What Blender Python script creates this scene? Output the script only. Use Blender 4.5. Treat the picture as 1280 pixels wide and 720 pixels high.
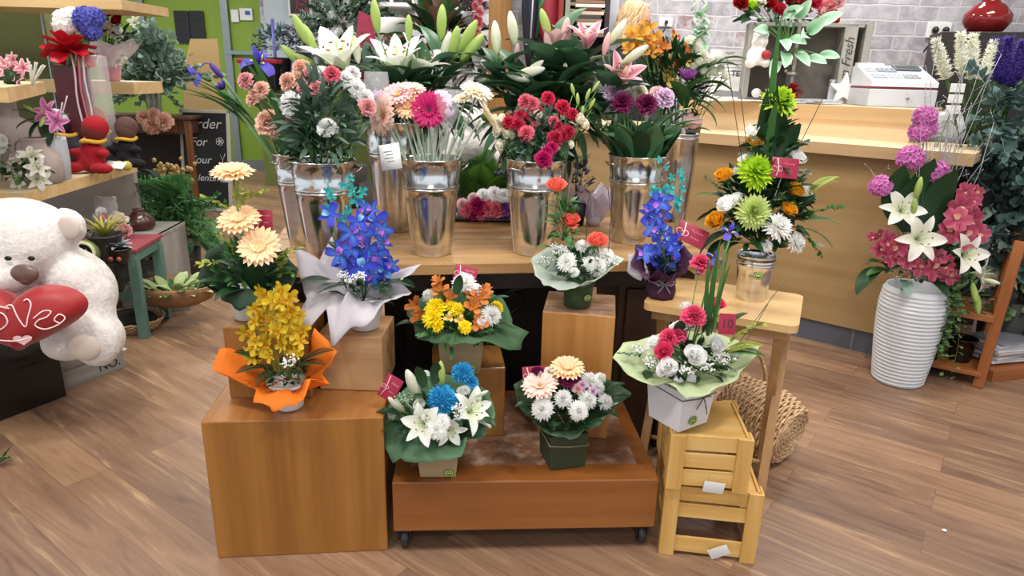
import bpy, bmesh, math, random
from math import sin, cos, pi, radians, sqrt, atan2, tan
from mathutils import Vector, Matrix, noise, Euler

for _o in list(bpy.data.objects):
    bpy.data.objects.remove(_o)
sc = bpy.context.scene
C = sc.collection
R = random.Random(11)

# ------------------------------------------------------------------ camera
F = 850.0; H = 1.45; TH = radians(17.6); RO = radians(1.5)
cd = bpy.data.cameras.new('camera'); cam = bpy.data.objects.new('camera', cd); C.objects.link(cam)
cam.location = (0, 0, H)
cam.rotation_mode = 'QUATERNION'
cam.rotation_quaternion = (Matrix.Rotation(pi/2 - TH, 4, 'X') @ Matrix.Rotation(RO, 4, 'Z')).to_quaternion()
cd.sensor_width = 36.0; cd.lens = 36.0*F/1280.0; cd.clip_start = 0.05; cd.clip_end = 60
sc.camera = cam

# ------------------------------------------------------------------ world, lamps, exposure
sc.view_settings.view_transform = 'Standard'; sc.view_settings.look = 'None'
sc.view_settings.gamma = 1.0; sc.view_settings.use_curve_mapping = False
sc.view_settings.exposure = 0.33
w = bpy.data.worlds.new('world'); sc.world = w; w.use_nodes = True
w.node_tree.nodes['Background'].inputs[0].default_value = (0.86, 0.93, 1.0, 1)
w.node_tree.nodes['Background'].inputs[1].default_value = 0.95
CEIL = 3.1
LAMPS = [(-1.6, 1.2, 26, .9), (1.2, 1.3, 26, .9), (-.1, 3.0, 30, .9), (-2.6, 3.6, 24, .9), (2.3, 3.2, 26, .9), (.6, 4.9, 22, .7), (2.6, 4.8, 22, .7),
         (-2.0, 6.2, 40, .9), (-4.2, 7.6, 48, .9), (-.9, 8.6, 40, .9), (-.2, -1.2, 22, .9)]
for i, (x, y, p, s) in enumerate(LAMPS):
    l = bpy.data.lights.new('ceiling_lamp', 'AREA'); l.shape = 'RECTANGLE'; l.size = s; l.size_y = s*.45
    l.energy = p; l.color = (1, .97, .93)
    o = bpy.data.objects.new('ceiling_lamp', l); C.objects.link(o); o.location = (x, y, CEIL - .08)
for i, (x, y, tx, ty, p) in enumerate([(-.9, 1.0, -.5, 2.4, 55), (.7, .9, .4, 2.4, 55), (1.9, 1.8, 2.0, 3.2, 40), (-1.4, 1.8, -2.1, 2.9, 45), (1.2, 3.6, 1.6, 5.2, 50)]):
    l = bpy.data.lights.new('spot_lamp', 'SPOT'); l.energy = p; l.spot_size = radians(75); l.spot_blend = .7; l.shadow_soft_size = .05; l.color = (1, .98, .95)
    o = bpy.data.objects.new('spot_lamp', l); C.objects.link(o); o.location = (x, y, CEIL - .15)
    o.rotation_mode = 'QUATERNION'; o.rotation_quaternion = (Vector((tx, ty, .6)) - o.location).to_track_quat('-Z', 'Y')

# ------------------------------------------------------------------ pixel -> place
def ray(u, v):
    a = u - 640.0; b = v - 360.0
    x = (a*cos(RO) + b*sin(RO))/F; y = -(-a*sin(RO) + b*cos(RO))/F
    return Vector((x, cos(TH) + y*sin(TH), -sin(TH) + y*cos(TH)))
def P(u, v, z=0.0):
    d = ray(u, v); t = (z - H)/d.z
    return Vector((t*d.x, t*d.y, z))
def Q(u, v, Y):
    d = ray(u, v); t = Y/d.y
    return Vector((t*d.x, Y, H + t*d.z))
def pxs(Y, n):                     # size in metres of n pixels at distance Y
    return n*(Y*.96 + .12)/F

# ------------------------------------------------------------------ materials
MATS = {}
def srgb(c):
    if isinstance(c, str):
        c = [int(c[i:i+2], 16)/255 for i in (0, 2, 4)]
    return tuple((x/12.92 if x <= .04045 else ((x+.055)/1.055)**2.4) for x in c[:3]) + (1,)
class NT:
    def __init__(s, name):
        s.m = bpy.data.materials.new(name); s.m.use_nodes = True; s.t = s.m.node_tree
        s.b = s.t.nodes['Principled BSDF']; s.out = s.t.nodes['Material Output']
    def n(s, typ, **kw):
        x = s.t.nodes.new('ShaderNode' + typ)
        for k, v in kw.items():
            if hasattr(x, k): setattr(x, k, v)
            else: x.inputs[k.replace('_', ' ')].default_value = v
        return x
    def l(s, a, b): s.t.links.new(a, b)
    def ramp(s, fac, stops):
        r = s.t.nodes.new('ShaderNodeValToRGB'); e = r.color_ramp.elements
        e[0].position, e[0].color = stops[0][0], srgb(stops[0][1]); e[1].position, e[1].color = stops[-1][0], srgb(stops[-1][1])
        for p, c in stops[1:-1]:
            q = e.new(p); q.color = srgb(c)
        s.l(fac, r.inputs[0]); return r
    def mapping(s, scale, rot=(0, 0, 0), coord='Object'):
        tc = s.t.nodes.new('ShaderNodeTexCoord'); mp = s.t.nodes.new('ShaderNodeMapping')
        mp.inputs['Scale'].default_value = scale; mp.inputs['Rotation'].default_value = rot
        s.l(tc.outputs[coord], mp.inputs[0]); return mp
    def bump(s, h, st=.3, d=.01):
        b = s.t.nodes.new('ShaderNodeBump'); b.inputs['Strength'].default_value = st; b.inputs['Distance'].default_value = d
        s.l(h, b.inputs['Height']); s.l(b.outputs[0], s.b.inputs['Normal'])
def mat(key, fn):
    if key not in MATS: MATS[key] = fn()
    return MATS[key]
def plain(c, rough=.6, metal=0, var=.08, scale=12, spec=.5, bump=0, alpha=1, trans=0, name=None):
    key = ('plain', c, rough, metal, var, scale, spec, bump, alpha, trans)
    def f():
        t = NT(name or 'plain_' + str(c)); mp = t.mapping((1, 1, 1)); nz = t.n('TexNoise', Scale=scale, Detail=4.0); t.l(mp.outputs[0], nz.inputs['Vector'])
        b = srgb(c); lo = tuple(max(0, x*(1-var*2)) for x in b[:3]); hi = tuple(min(1, x*(1+var*2)) for x in b[:3])
        mx = t.n('MixRGB'); mx.inputs[1].default_value = lo+(1,); mx.inputs[2].default_value = hi+(1,)
        t.l(nz.outputs['Fac'], mx.inputs[0]); t.l(mx.outputs[0], t.b.inputs['Base Color'])
        t.b.inputs['Roughness'].default_value = rough; t.b.inputs['Metallic'].default_value = metal
        t.b.inputs['Specular IOR Level'].default_value = spec; t.b.inputs['Alpha'].default_value = alpha
        t.b.inputs['Transmission Weight'].default_value = trans
        if bump: t.bump(nz.outputs['Fac'], bump, .01)
        return t.m
    return mat(key, f)
def wood(c1, c2, c3, axis='X', sc_=6, rough=.45, coat=0, stretch=12, worn=None, name='wood'):
    key = ('wood', c1, c2, c3, axis, sc_, rough, coat, worn)
    def f():
        t = NT(name); s = [sc_*stretch/6]*3; s[{'X': 0, 'Y': 1, 'Z': 2}[axis]] = sc_/8
        mp = t.mapping(tuple(s)); nz = t.n('TexNoise', Scale=1.0, Detail=6.0, Distortion=.6); t.l(mp.outputs[0], nz.inputs['Vector'])
        mp2 = t.mapping(tuple(x*5 for x in s)); n2 = t.n('TexNoise', Scale=1.0, Detail=3.0); t.l(mp2.outputs[0], n2.inputs['Vector'])
        mx = t.n('Math', operation='MULTIPLY_ADD'); mx.inputs[1].default_value = .3
        t.l(n2.outputs['Fac'], mx.inputs[0]); t.l(nz.outputs['Fac'], mx.inputs[2])
        r = t.ramp(mx.outputs[0], [(.4, c1), (.62, c2), (.85, c3)]); col = r.outputs[0]
        if worn:
            mp3 = t.mapping((1, 1, 1)); n3 = t.n('TexNoise', Scale=9.0, Detail=8.0, Roughness=.75); t.l(mp3.outputs[0], n3.inputs['Vector'])
            r3 = t.ramp(n3.outputs['Fac'], [(.48, '000000'), (.62, 'ffffff')])
            m3 = t.n('MixRGB'); m3.inputs[2].default_value = srgb(worn); t.l(r3.outputs[0], m3.inputs[0]); t.l(col, m3.inputs[1]); col = m3.outputs[0]
        t.l(col, t.b.inputs['Base Color']); t.b.inputs['Roughness'].default_value = rough; t.b.inputs['Coat Weight'].default_value = coat
        t.b.inputs['Coat Roughness'].default_value = .25
        t.bump(mx.outputs[0], .12, .004)
        return t.m
    return mat(key, f)
def petal(base, tip=None, edge=None, spot=None, rough=.55, tr=.25, name='petal'):
    """base (near the centre) -> tip along the petal, edge across it; both are the flower's own markings"""
    tip = tip or base
    key = ('petal', base, tip, edge, spot, rough, tr)
    def f():
        t = NT(name); at = t.n('Attribute', attribute_name='ts'); sp = t.n('SeparateColor'); t.l(at.outputs['Color'], sp.inputs[0])
        mx = t.n('MixRGB'); mx.inputs[1].default_value = srgb(base); mx.inputs[2].default_value = srgb(tip); t.l(sp.outputs[0], mx.inputs[0]); col = mx.outputs[0]
        if edge:
            pw = t.n('Math', operation='POWER'); pw.inputs[1].default_value = 1.6; t.l(sp.outputs[1], pw.inputs[0])
            m2 = t.n('MixRGB'); m2.inputs[2].default_value = srgb(edge); t.l(pw.outputs[0], m2.inputs[0]); t.l(col, m2.inputs[1]); col = m2.outputs[0]
        if spot:
            mp = t.mapping((1, 1, 1)); vz = t.n('TexNoise', Scale=260.0, Detail=1.0); t.l(mp.outputs[0], vz.inputs['Vector'])
            r = t.ramp(vz.outputs['Fac'], [(.56, '000000'), (.6, 'ffffff')])
            m3 = t.n('MixRGB'); m3.inputs[2].default_value = srgb(spot); t.l(r.outputs[0], m3.inputs[0]); t.l(col, m3.inputs[1]); col = m3.outputs[0]
        oi = t.n('ObjectInfo'); mr = t.n('MapRange'); mr.inputs['To Min'].default_value = .95; mr.inputs['To Max'].default_value = 1.08; t.l(oi.outputs['Random'], mr.inputs['Value'])
        hs = t.n('HueSaturation'); t.l(mr.outputs[0], hs.inputs['Value']); t.l(col, hs.inputs['Color']); col = hs.outputs[0]
        t.l(col, t.b.inputs['Base Color']); t.b.inputs['Roughness'].default_value = rough; t.b.inputs['Specular IOR Level'].default_value = .3
        tl = t.n('BsdfTranslucent'); t.l(col, tl.inputs[0]); ms = t.n('MixShader'); ms.inputs[0].default_value = tr
        t.l(t.b.outputs[0], ms.inputs[1]); t.l(tl.outputs[0], ms.inputs[2]); t.l(ms.outputs[0], t.out.inputs[0])
        return t.m
    return mat(key, f)
def leafm(a, b, rough=.4, tr=.15, name='leaf'):
    return petal(a, b, None, None, rough, tr, name)
def film(c, alpha, rough=.15, name='film'):
    def f():
        t = NT(name); t.b.inputs['Base Color'].default_value = srgb(c); t.b.inputs['Roughness'].default_value = rough; t.b.inputs['Alpha'].default_value = alpha
        t.b.inputs['Specular IOR Level'].default_value = .8
        return t.m
    return mat(('film', c, alpha, rough), f)

G_DARK = leafm('1d3a22', '2a4a2a'); G_MID = leafm('2f5a30', '4a7a3c'); G_LIGHT = leafm('6f9a45', '8db457'); G_GREY = leafm('5e7a6c', '8ba596', .5)
G_BLUE = leafm('415c58', '607c78', .5); G_STEM = plain('5f8a45', .5, var=.1); G_PALE = plain('93a98a', .5, var=.1); G_FERN = leafm('3a6a2a', '6e9a3a'); G_YEL = leafm('7c8a35', 'a8b04a')
M_BLACK = plain('121214', .4, var=.02); M_WHITE = plain('e8e8e6', .5, var=.02)

# ------------------------------------------------------------------ mesh builder
class MB:
    def __init__(s): s.v = []; s.f = []; s.m = []; s.c = []
    def add(s, vs, fs, M=None, mi=0, cs=None):
        o = len(s.v)
        if M is not None: vs = [M @ Vector(p) for p in vs]
        s.v += [tuple(p) for p in vs]; s.f += [tuple(i + o for i in f) for f in fs]; s.m += [mi]*len(fs)
        s.c += cs if cs else [(0.5, 0, 0)]*len(vs)
        return s
    def merge(s, b, M=None, mi=None):
        o = len(s.v)
        s.v += [tuple(M @ Vector(p)) for p in b.v] if M is not None else b.v
        s.f += [tuple(i+o for i in f) for f in b.f]; s.m += b.m if mi is None else [mi]*len(b.f); s.c += b.c
        return s
    def mesh(s, name, mats, smooth=True):
        me = bpy.data.meshes.new(name); me.from_pydata(s.v, [], s.f)
        for m in (mats if isinstance(mats, (list, tuple)) else [mats]): me.materials.append(m)
        me.polygons.foreach_set('material_index', s.m)
        if smooth: me.polygons.foreach_set('use_smooth', [True]*len(s.f))
        ca = me.color_attributes.new('ts', 'FLOAT_COLOR', 'POINT')
        buf = []
        for c in s.c: buf += [c[0], c[1], c[2], 1.0]
        ca.data.foreach_set('color', buf)
        me.update(); return me
    def box(s, c, d, bev=.003, M=None, mi=0, rz=0, taper=None):
        bm = bmesh.new(); bmesh.ops.create_cube(bm, size=1)
        for v in bm.verts:
            v.co = Vector((v.co.x*d[0], v.co.y*d[1], v.co.z*d[2]))
            if taper and v.co.z < 0: v.co.x *= taper; v.co.y *= taper
        if bev: bmesh.ops.bevel(bm, geom=bm.edges[:], offset=bev, segments=2, affect='EDGES', profile=.5)
        T = Matrix.Translation(c) @ Matrix.Rotation(rz, 4, 'Z')
        if M is not None: T = M @ T
        bm.verts.index_update()
        s.add([v.co.copy() for v in bm.verts], [[v.index for v in f.verts] for f in bm.faces], T, mi); bm.free(); return s
    def tube(s, pts, r, n=6, mi=0, cap=True):
        pts = [Vector(p) for p in pts]; rr = r if isinstance(r, (list, tuple)) else [r]*len(pts)
        vs = []; fs = []; cs = []; up = Vector((0, 0, 1)); prev = None
        for i, p in enumerate(pts):
            t = (pts[min(i+1, len(pts)-1)] - pts[max(i-1, 0)])
            t = t.normalized() if t.length > 1e-9 else up
            if prev is None:
                a = t.cross(Vector((1, 0, 0)) if abs(t.x) < .8 else Vector((0, 1, 0))).normalized()
            else:
                a = (prev - t*prev.dot(t)); a = a.normalized() if a.length > 1e-6 else t.orthogonal().normalized()
            prev = a; b = t.cross(a)
            for k in range(n):
                q = 2*pi*k/n; vs.append(p + (a*cos(q) + b*sin(q))*rr[i]); cs.append((i/max(1, len(pts)-1), 0, 0))
        for i in range(len(pts)-1):
            for k in range(n):
                fs.append((i*n+k, i*n+(k+1) % n, (i+1)*n+(k+1) % n, (i+1)*n+k))
        if cap: fs.append(tuple(range(n-1, -1, -1))); fs.append(tuple((len(pts)-1)*n+k for k in range(n)))
        return s.add(vs, fs, None, mi, cs)
    def lathe(s, prof, n=32, M=None, mi=0, cap=True, wob=None):
        vs = []; fs = []
        for (r, z) in prof:
            for k in range(n):
                a = 2*pi*k/n; q = r*(1 + (wob(a, z) if wob else 0)); vs.append((q*cos(a), q*sin(a), z))
        for i in range(len(prof)-1):
            for k in range(n):
                fs.append((i*n+k, i*n+(k+1) % n, (i+1)*n+(k+1) % n, (i+1)*n+k))
        if cap:
            if prof[0][0] > 1e-4: fs.append(tuple(range(n-1, -1, -1)))
            if prof[-1][0] > 1e-4: fs.append(tuple((len(prof)-1)*n+k for k in range(n)))
        return s.add(vs, fs, M, mi)
    def ell(s, c, r, M=None, mi=0, n=12, t=.5):
        vs = [(0, 0, -1)]; fs = []; m = n//2
        for i in range(1, m):
            a = -pi/2 + pi*i/m
            for k in range(n): vs.append((cos(a)*cos(2*pi*k/n), cos(a)*sin(2*pi*k/n), sin(a)))
        vs.append((0, 0, 1)); last = len(vs)-1
        for k in range(n):
            fs.append((0, 1+(k+1) % n, 1+k)); fs.append((last, 1+(m-2)*n+k, 1+(m-2)*n+(k+1) % n))
        for i in range(m-2):
            for k in range(n): fs.append((1+i*n+k, 1+i*n+(k+1) % n, 1+(i+1)*n+(k+1) % n, 1+(i+1)*n+k))
        if not isinstance(r, (tuple, list)): r = (r, r, r)
        T = Matrix.Translation(c) @ Matrix.Diagonal((r[0], r[1], r[2], 1))
        if M is not None: T = M @ T
        return s.add(vs, fs, T, mi, [(t, 0, 0)]*len(vs))
    def prism(s, outline, z0, z1, M=None, mi=0):
        n = len(outline); vs = [(x, y, z0) for x, y in outline] + [(x, y, z1) for x, y in outline]
        fs = [tuple(range(n-1, -1, -1)), tuple(range(n, 2*n))] + [(i, (i+1) % n, n+(i+1) % n, n+i) for i in range(n)]
        return s.add(vs, fs, M, mi)
    def petal(s, L, W, e0, e1, az=0, r0=0, z0=0, cup=.15, prof='oval', ruf=0, mi=0, nu=6, nv=4, M=None, ph=0, tw=0, fq=7):
        x = r0; z = z0; vs = []; fs = []; cs = []; dl = L/nu
        for i in range(nu+1):
            t = i/nu; e = e0 + (e1-e0)*t
            if prof == 'oval': wd = sin(pi*min(1, .06+.94*t)**.85)**.75 if t < 1 else 0
            elif prof == 'strap': wd = (.45+.55*min(1, t*1.6)) * (1 if t < .8 else sqrt(max(0, 1-((t-.8)/.2)**2)*.85+.0))
            elif prof == 'round': wd = min(1, .25 + 1.1*t**.7) * (1 if t < .7 else sqrt(max(0, 1 - ((t-.7)/.42)**2)))
            elif prof == 'lance': wd = (min(1, .3+2.2*t))*(1-t)**.6 if t > 0 else .25
            elif prof == 'fan': wd = .2+.8*t
            else: wd = 1
            hw = W*wd/2; nx, nz = -sin(e), cos(e)
            for j in range(nv+1):
                q = -1+2*j/nv
                off = cup*hw*q*q + ruf*W*t*sin(fq*q+ph+i*.9)
                vs.append((x+nx*off, q*hw*cos(tw*t), z+nz*off+q*hw*sin(tw*t))); cs.append((t, abs(q), 0))
            x += cos(e)*dl; z += sin(e)*dl
        for i in range(nu):
            for j in range(nv):
                a = i*(nv+1)+j; fs.append((a, a+nv+1, a+nv+2, a+1))
        T = Matrix.Rotation(az, 4, 'Z')
        if M is not None: T = M @ T
        return s.add(vs, fs, T, mi, cs)

def frame(d, roll=0):              # rotation whose +Z looks along d
    d = Vector(d).normalized()
    return d.to_track_quat('Z', 'Y').to_matrix().to_4x4() @ Matrix.Rotation(roll, 4, 'Z')
def TR(p, d=(0, 0, 1), roll=0, s=1.0):
    return Matrix.Translation(p) @ frame(d, roll) @ Matrix.Diagonal((s, s, s, 1))
def arc(a, b, sag, n=8, side=Vector((0, 0, 1))):
    a = Vector(a); b = Vector(b); return [a.lerp(b, i/n) + side*sag*sin(pi*i/n) for i in range(n+1)]

# ------------------------------------------------------------------ scene graph
class Thing:
    def __init__(s, name, label, cat, loc=(0, 0, 0), rz=0, group=None, kind=None, mesh=None, M=None):
        s.o = bpy.data.objects.new(name, mesh); C.objects.link(s.o)
        s.M = M if M is not None else Matrix.Translation(loc) @ Matrix.Rotation(rz, 4, 'Z')
        s.o.matrix_basis = s.M; s.o['label'] = label; s.o['category'] = cat
        if group: s.o['group'] = group
        if kind: s.o['kind'] = kind
        s.inv = s.M.inverted()
    def inst(s, name, me, Mw, label=None, kind=None):           # shared mesh, world matrix
        o = bpy.data.objects.new(name, me); C.objects.link(o); o.parent = s.o; o.matrix_basis = s.inv @ Mw
        if label: o['label'] = label
        if kind: o['kind'] = kind
        p = Part(o, Mw); return p
    def loc(s, name, mb, mats, label=None, smooth=True, kind=None):   # mesh in the thing's own coordinates
        return s.inst(name, mb.mesh(name, mats, smooth), s.M.copy(), label, kind)
    def wld(s, name, mb, mats, label=None, smooth=True, kind=None):   # mesh given in world coordinates
        p = MB(); p.merge(mb, s.inv); return s.inst(name, p.mesh(name, mats, smooth), s.M.copy(), label, kind)
class Part(Thing):
    def __init__(s, o, M): s.o = o; s.M = M; s.inv = M.inverted()
def solo(name, mb, mats, label, cat, loc=(0, 0, 0), rz=0, group=None, smooth=True, kind=None, M=None):
    return Thing(name, label, cat, loc, rz, group, kind, mb.mesh(name, mats, smooth), M)
def structure(name, mb, mats, smooth=False):
    o = bpy.data.objects.new(name, mb.mesh(name, mats, smooth)); C.objects.link(o); o['kind'] = 'structure'; return o
def textmesh(txt, size, m, extr=.0006, shear=0, bold=0):
    cu = bpy.data.curves.new('lettering', 'FONT'); cu.body = txt; cu.size = size; cu.extrude = extr; cu.shear = shear; cu.align_x = 'CENTER'; cu.align_y = 'CENTER'; cu.offset = bold
    o = bpy.data.objects.new('lettering', cu); C.objects.link(o)
    dg = bpy.context.evaluated_depsgraph_get(); me = bpy.data.meshes.new_from_object(o.evaluated_get(dg)); bpy.data.objects.remove(o)
    me.materials.clear(); me.materials.append(m); return me
def UP(p, facing=(0, -1, 0)):      # text/card frame: local X to the right seen from the front, Z = facing
    z = Vector(facing).normalized(); x = Vector((0, 0, 1)).cross(z); x = x.normalized() if x.length > 1e-5 else Vector((1, 0, 0)); y = z.cross(x)
    return Matrix.Translation(p) @ Matrix((x, y, z)).transposed().to_4x4()
# ------------------------------------------------------------------ flower heads (unit: radius 1, axis +Z)
MESH = {}
def cached(key, fn):
    if key not in MESH: MESH[key] = fn()
    return MESH[key]
def rnd(seed): return random.Random(seed)

def h_gerbera(cols, v=0):
    r = rnd(v); b = MB()
    for ring, (n, L, e, z) in enumerate([(22, 1, .10, 0), (20, .88, .3, .03), (14, .38, .7, .06)]):
        for k in range(n):
            b.petal(L*r.uniform(.93, 1.03), .24 if ring < 2 else .13, e+.12+r.uniform(-.05, .05), e-.22+r.uniform(-.1, .1), 2*pi*(k+r.uniform(-.2, .2)+ring*.5)/n, .1, z, .35, 'strap', 0, 0, 6, 2)
    b.lathe([(.02, -.22), (.12, -.2), (.2, -.05), (.22, .0)], 12, mi=1)
    c = MB(); c.lathe([(.26, 0), (.25, .09), (.16, .12), (.0, .08)], 18)
    for i in range(46):
        a = r.uniform(0, 2*pi); q = .25*sqrt(r.random()); c.ell((q*cos(a), q*sin(a), .1), (.02, .02, .05), n=4)
    return [('', b, [cols[0], G_MID]), ('flower_centre', c, [cols[1]])]
def h_mum(cols, v=0, n=150, inc=.5, w=.16):
    """chrysanthemum: many narrow petals spiralling over a dome"""
    r = rnd(v); b = MB(); g = pi*(3-sqrt(5))
    for i in range(n):
        f = i/n; el = -.25 + 1.6*(1-f)**.0 * f       # outer petals first, low; inner ones rise
        el = -.35 + 1.75*f + r.uniform(-.12, .12); L = (1 - .45*f)*r.uniform(.9, 1.08)
        b.petal(L*.85, w, el, el+inc*(.4+f)+r.uniform(-.2, .2), i*g, .12*(1-f), -.1+.25*f, .5, 'strap', 0, 0, 4, 2)
    b.lathe([(.03, -.3), (.14, -.25), (.2, -.1)], 8, mi=1)
    return [('', b, [cols[0], G_MID])]
def h_pompom(cols, v=0):
    r = rnd(v); b = MB(); g = pi*(3-sqrt(5)); b.ell((0, 0, .1), (.55, .55, .5))
    for i in range(240):
        f = (i+.5)/240; el = pi/2 - 2.1*f; d = Vector((cos(el)*cos(i*g), cos(el)*sin(i*g), sin(el)))
        b.petal(.42*r.uniform(.85, 1.15), .17, .1, 1.1, 0, 0, 0, .6, 'strap', 0, 0, 3, 2, M=TR(Vector((0, 0, .1))+d*.55, (d+Vector((0, 0, .1))).normalized(), r.uniform(0, 6)) @ Matrix.Rotation(-pi/2+.35, 4, 'Y'))
    return [('', b, [cols[0]])]
def h_daisy(cols, v=0):
    r = rnd(v); b = MB()
    for ring, (n, L, e) in enumerate([(16, 1, -.05), (16, .9, .25), (12, .7, .6), (9, .5, .95)]):
        for k in range(n):
            b.petal(L*r.uniform(.88, 1.08), .26, e+r.uniform(-.15, .15), e+r.uniform(-.5, .1), 2*pi*(k+ring*.5+r.uniform(-.2, .2))/n, .06, .04*ring, .3, 'strap', 0, 0, 5, 2)
    b.lathe([(.03, -.3), (.16, -.2), (.2, 0)], 8, mi=1)
    c = MB(); c.ell((0, 0, .1), (.17, .17, .12), n=10)
    return [('', b, [cols[0], G_MID]), ('flower_centre', c, [cols[1]])]
def h_carnation(cols, v=0):
    r = rnd(v); b = MB(); g = pi*(3-sqrt(5)); n = 44
    for i in range(n):
        f = i/n; e = -.15 + 1.55*f + r.uniform(-.15, .15)
        b.petal(.98-.3*f, .75, e+.25, e-.25, i*g, .02, -.15+.3*f, .2, 'fan', .105, 0, 4, 8, ph=r.uniform(0, 6), fq=11)
    b.lathe([(.1, -1.15), (.27, -1.05), (.3, -.6), (.36, -.25), (.2, -.15)], 10, mi=1)
    return [('', b, [cols[0], G_GREY])]
def h_rose(cols, v=0):
    r = rnd(v); b = MB(); g = pi*(3-sqrt(5)); n = 22
    for i in range(n):
        f = i/n; e = .55 + .95*f**.7; rr = .35*(1-f)
        b.petal(.95+.2*f, (1.15-.6*f), e, e+.5-.5*(1-f), i*g+r.uniform(-.2, .2), rr*.5, -.45+.12*f, .45, 'round', .03, 0, 6, 6, ph=r.uniform(0, 6), fq=3)
    for k in range(5): b.petal(.6, .2, -.3, -1.1, k*2*pi/5, .1, -.48, .1, 'lance', 0, 1, 4, 2)
    b.ell((0, 0, -.48), (.2, .2, .18), mi=1, n=8)
    return [('', b, [cols[0], G_MID])]
def h_lily(cols, v=0):
    r = rnd(v); b = MB()
    op = [.95, .8, .7][v % 3]
    for ring in range(2):
        for k in range(3):
            b.petal(1.25, .62 if ring else .46, op+.2, op-(1.15 if v < 3 else .45)+r.uniform(-.25, .2), 2*pi*(k+ring*.5)/3+r.uniform(-.1, .1), .03, -.35+.02*ring, .22, 'oval', .02, 0, 9, 4, ph=r.uniform(0, 6), fq=4)
    b.lathe([(.03, -.6), (.06, -.5), (.08, -.3)], 8, mi=1)
    s = MB()
    for k in range(6):
        a = 2*pi*k/6; e = Vector((.3*cos(a), .3*sin(a), .38)); s.tube([(0, 0, -.3), (e.x*.5, e.y*.5, .1), e], .012, 4)
        s.box(e, (.1, .035, .03), 0, rz=a+1.57, mi=1)
    s.tube([(0, 0, -.3), (.03, 0, .15), (.05, .02, .5)], [.014, .014, .03], 5)
    return [('', b, [cols[0], G_LIGHT]), ('stamens', s, [plain('b9cc8a', .5), plain('8a4a20', .7)])]
def h_bud(cols, v=0):
    b = MB(); n = 12; vs = []
    b.lathe([(.04, -1), (.13, -.9), (.24, -.55), (.3, -.1), (.28, .3), (.2, .68), (.09, .93), (.0, 1)], 12, wob=lambda a, z: .07*cos(3*a))
    b.c = [(min(1, max(0, (p[2]+1)/2)), 0, 0) for p in b.v]
    b.tube([(0, 0, -1.3), (0, 0, -.95)], .05, 6, mi=1)
    return [('', b, [cols[0], G_LIGHT])]
def h_alstro(cols, v=0):
    r = rnd(v); b = MB()
    for k in range(3): b.petal(.95, .62, .85, .1+r.uniform(-.2, .1), 2*pi*k/3, .04, -.3, .2, 'round', .02, 0, 6, 4)
    for k in range(3): b.petal(.95, .34, 1.0, .4+r.uniform(-.2, .1), 2*pi*(k+.5)/3, .03, -.28, .3, 'oval', 0, 1, 6, 2)
    b.lathe([(.05, -.55), (.1, -.4), (.07, -.28)], 6, mi=2)
    return [('', b, [cols[0], cols[1], G_LIGHT])]
def h_iris(cols, v=0):
    b = MB()
    for k in range(3):
        b.petal(1.15, .6, .7, -1.2, 2*pi*k/3, .04, -.2, .1, 'round', .04, 0, 8, 4, fq=3)
        b.petal(1.0, .36, 1.35, 1.0, 2*pi*(k+.5)/3, .05, -.15, .4, 'oval', .03, 0, 7, 4)
        b.petal(.5, .2, .65, .1, 2*pi*k/3, .04, -.12, .3, 'oval', 0, 1, 4, 2)
    b.lathe([(.08, -1.0), (.15, -.7), (.12, -.2)], 8, mi=2)
    return [('', b, [cols[0], cols[1], G_MID])]
def h_tulip(cols, v=0):
    b = MB()
    for k in range(6): b.petal(1.35, .85, .5 if k % 2 else .35, 1.75, 2*pi*k/6, .08, -.6, .5, 'oval', .01, 0, 8, 5)
    b.tube([(0, 0, -.9), (0, 0, -.55)], .08, 6, mi=1)
    return [('', b, [cols[0], G_MID])]
def h_orchid(cols, v=0):
    r = rnd(v); b = MB()
    for k in range(5):
        w = .62 if k in (1, 4) else .4
        b.petal(1, w, .3, .05+r.uniform(-.3, .3), pi/2+2*pi*k/5, .03, 0, .15, 'round' if w > .5 else 'oval', .03, 0, 5, 4, fq=3)
    b.petal(.6, .5, .9, -.6, -pi/2, .02, 0, .6, 'round', .05, 1, 5, 4)
    b.ell((0, 0, .12), (.08, .08, .14), mi=1, n=6)
    b.tube([(0, 0, 0), (0, 0, -.4)], .03, 4, mi=2)
    return [('', b, [cols[0], cols[1], G_LIGHT])]
def h_cymbid(cols, v=0):
    r = rnd(v); b = MB()
    for k in range(5): b.petal(1, .85, .35, -.1+r.uniform(-.3, .2), pi/2+2*pi*k/5, .03, .01*k, .15, 'round', .04, 0, 5, 5, fq=3)
    b.petal(.5, .5, .9, -.4, -pi/2, .02, .03, .6, 'round', .05, 1, 5, 4); b.tube([(0, 0, 0), (0, 0, -.4)], .03, 4, mi=2)
    return [('', b, [cols[0], cols[1], G_LIGHT])]
def h_hydra(cols, v=0):
    r = rnd(v); b = MB(); g = pi*(3-sqrt(5)); n = 60; b.ell((0, 0, 0), (.45, .45, .4))
    for i in range(n):
        f = (i+.5)/n; z = 1-1.6*f; q = sqrt(max(0, 1-z*z)); d = Vector((q*cos(i*g), q*sin(i*g), z)); M = TR(d*r.uniform(.72, .9), d, r.uniform(0, 6))
        for k in range(4): b.petal(.34, .3, .5, .1, k*pi/2, .01, 0, .1, 'round', 0, 0, 3, 2, M=M)
    return [('', b, [cols[0]])]
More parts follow.
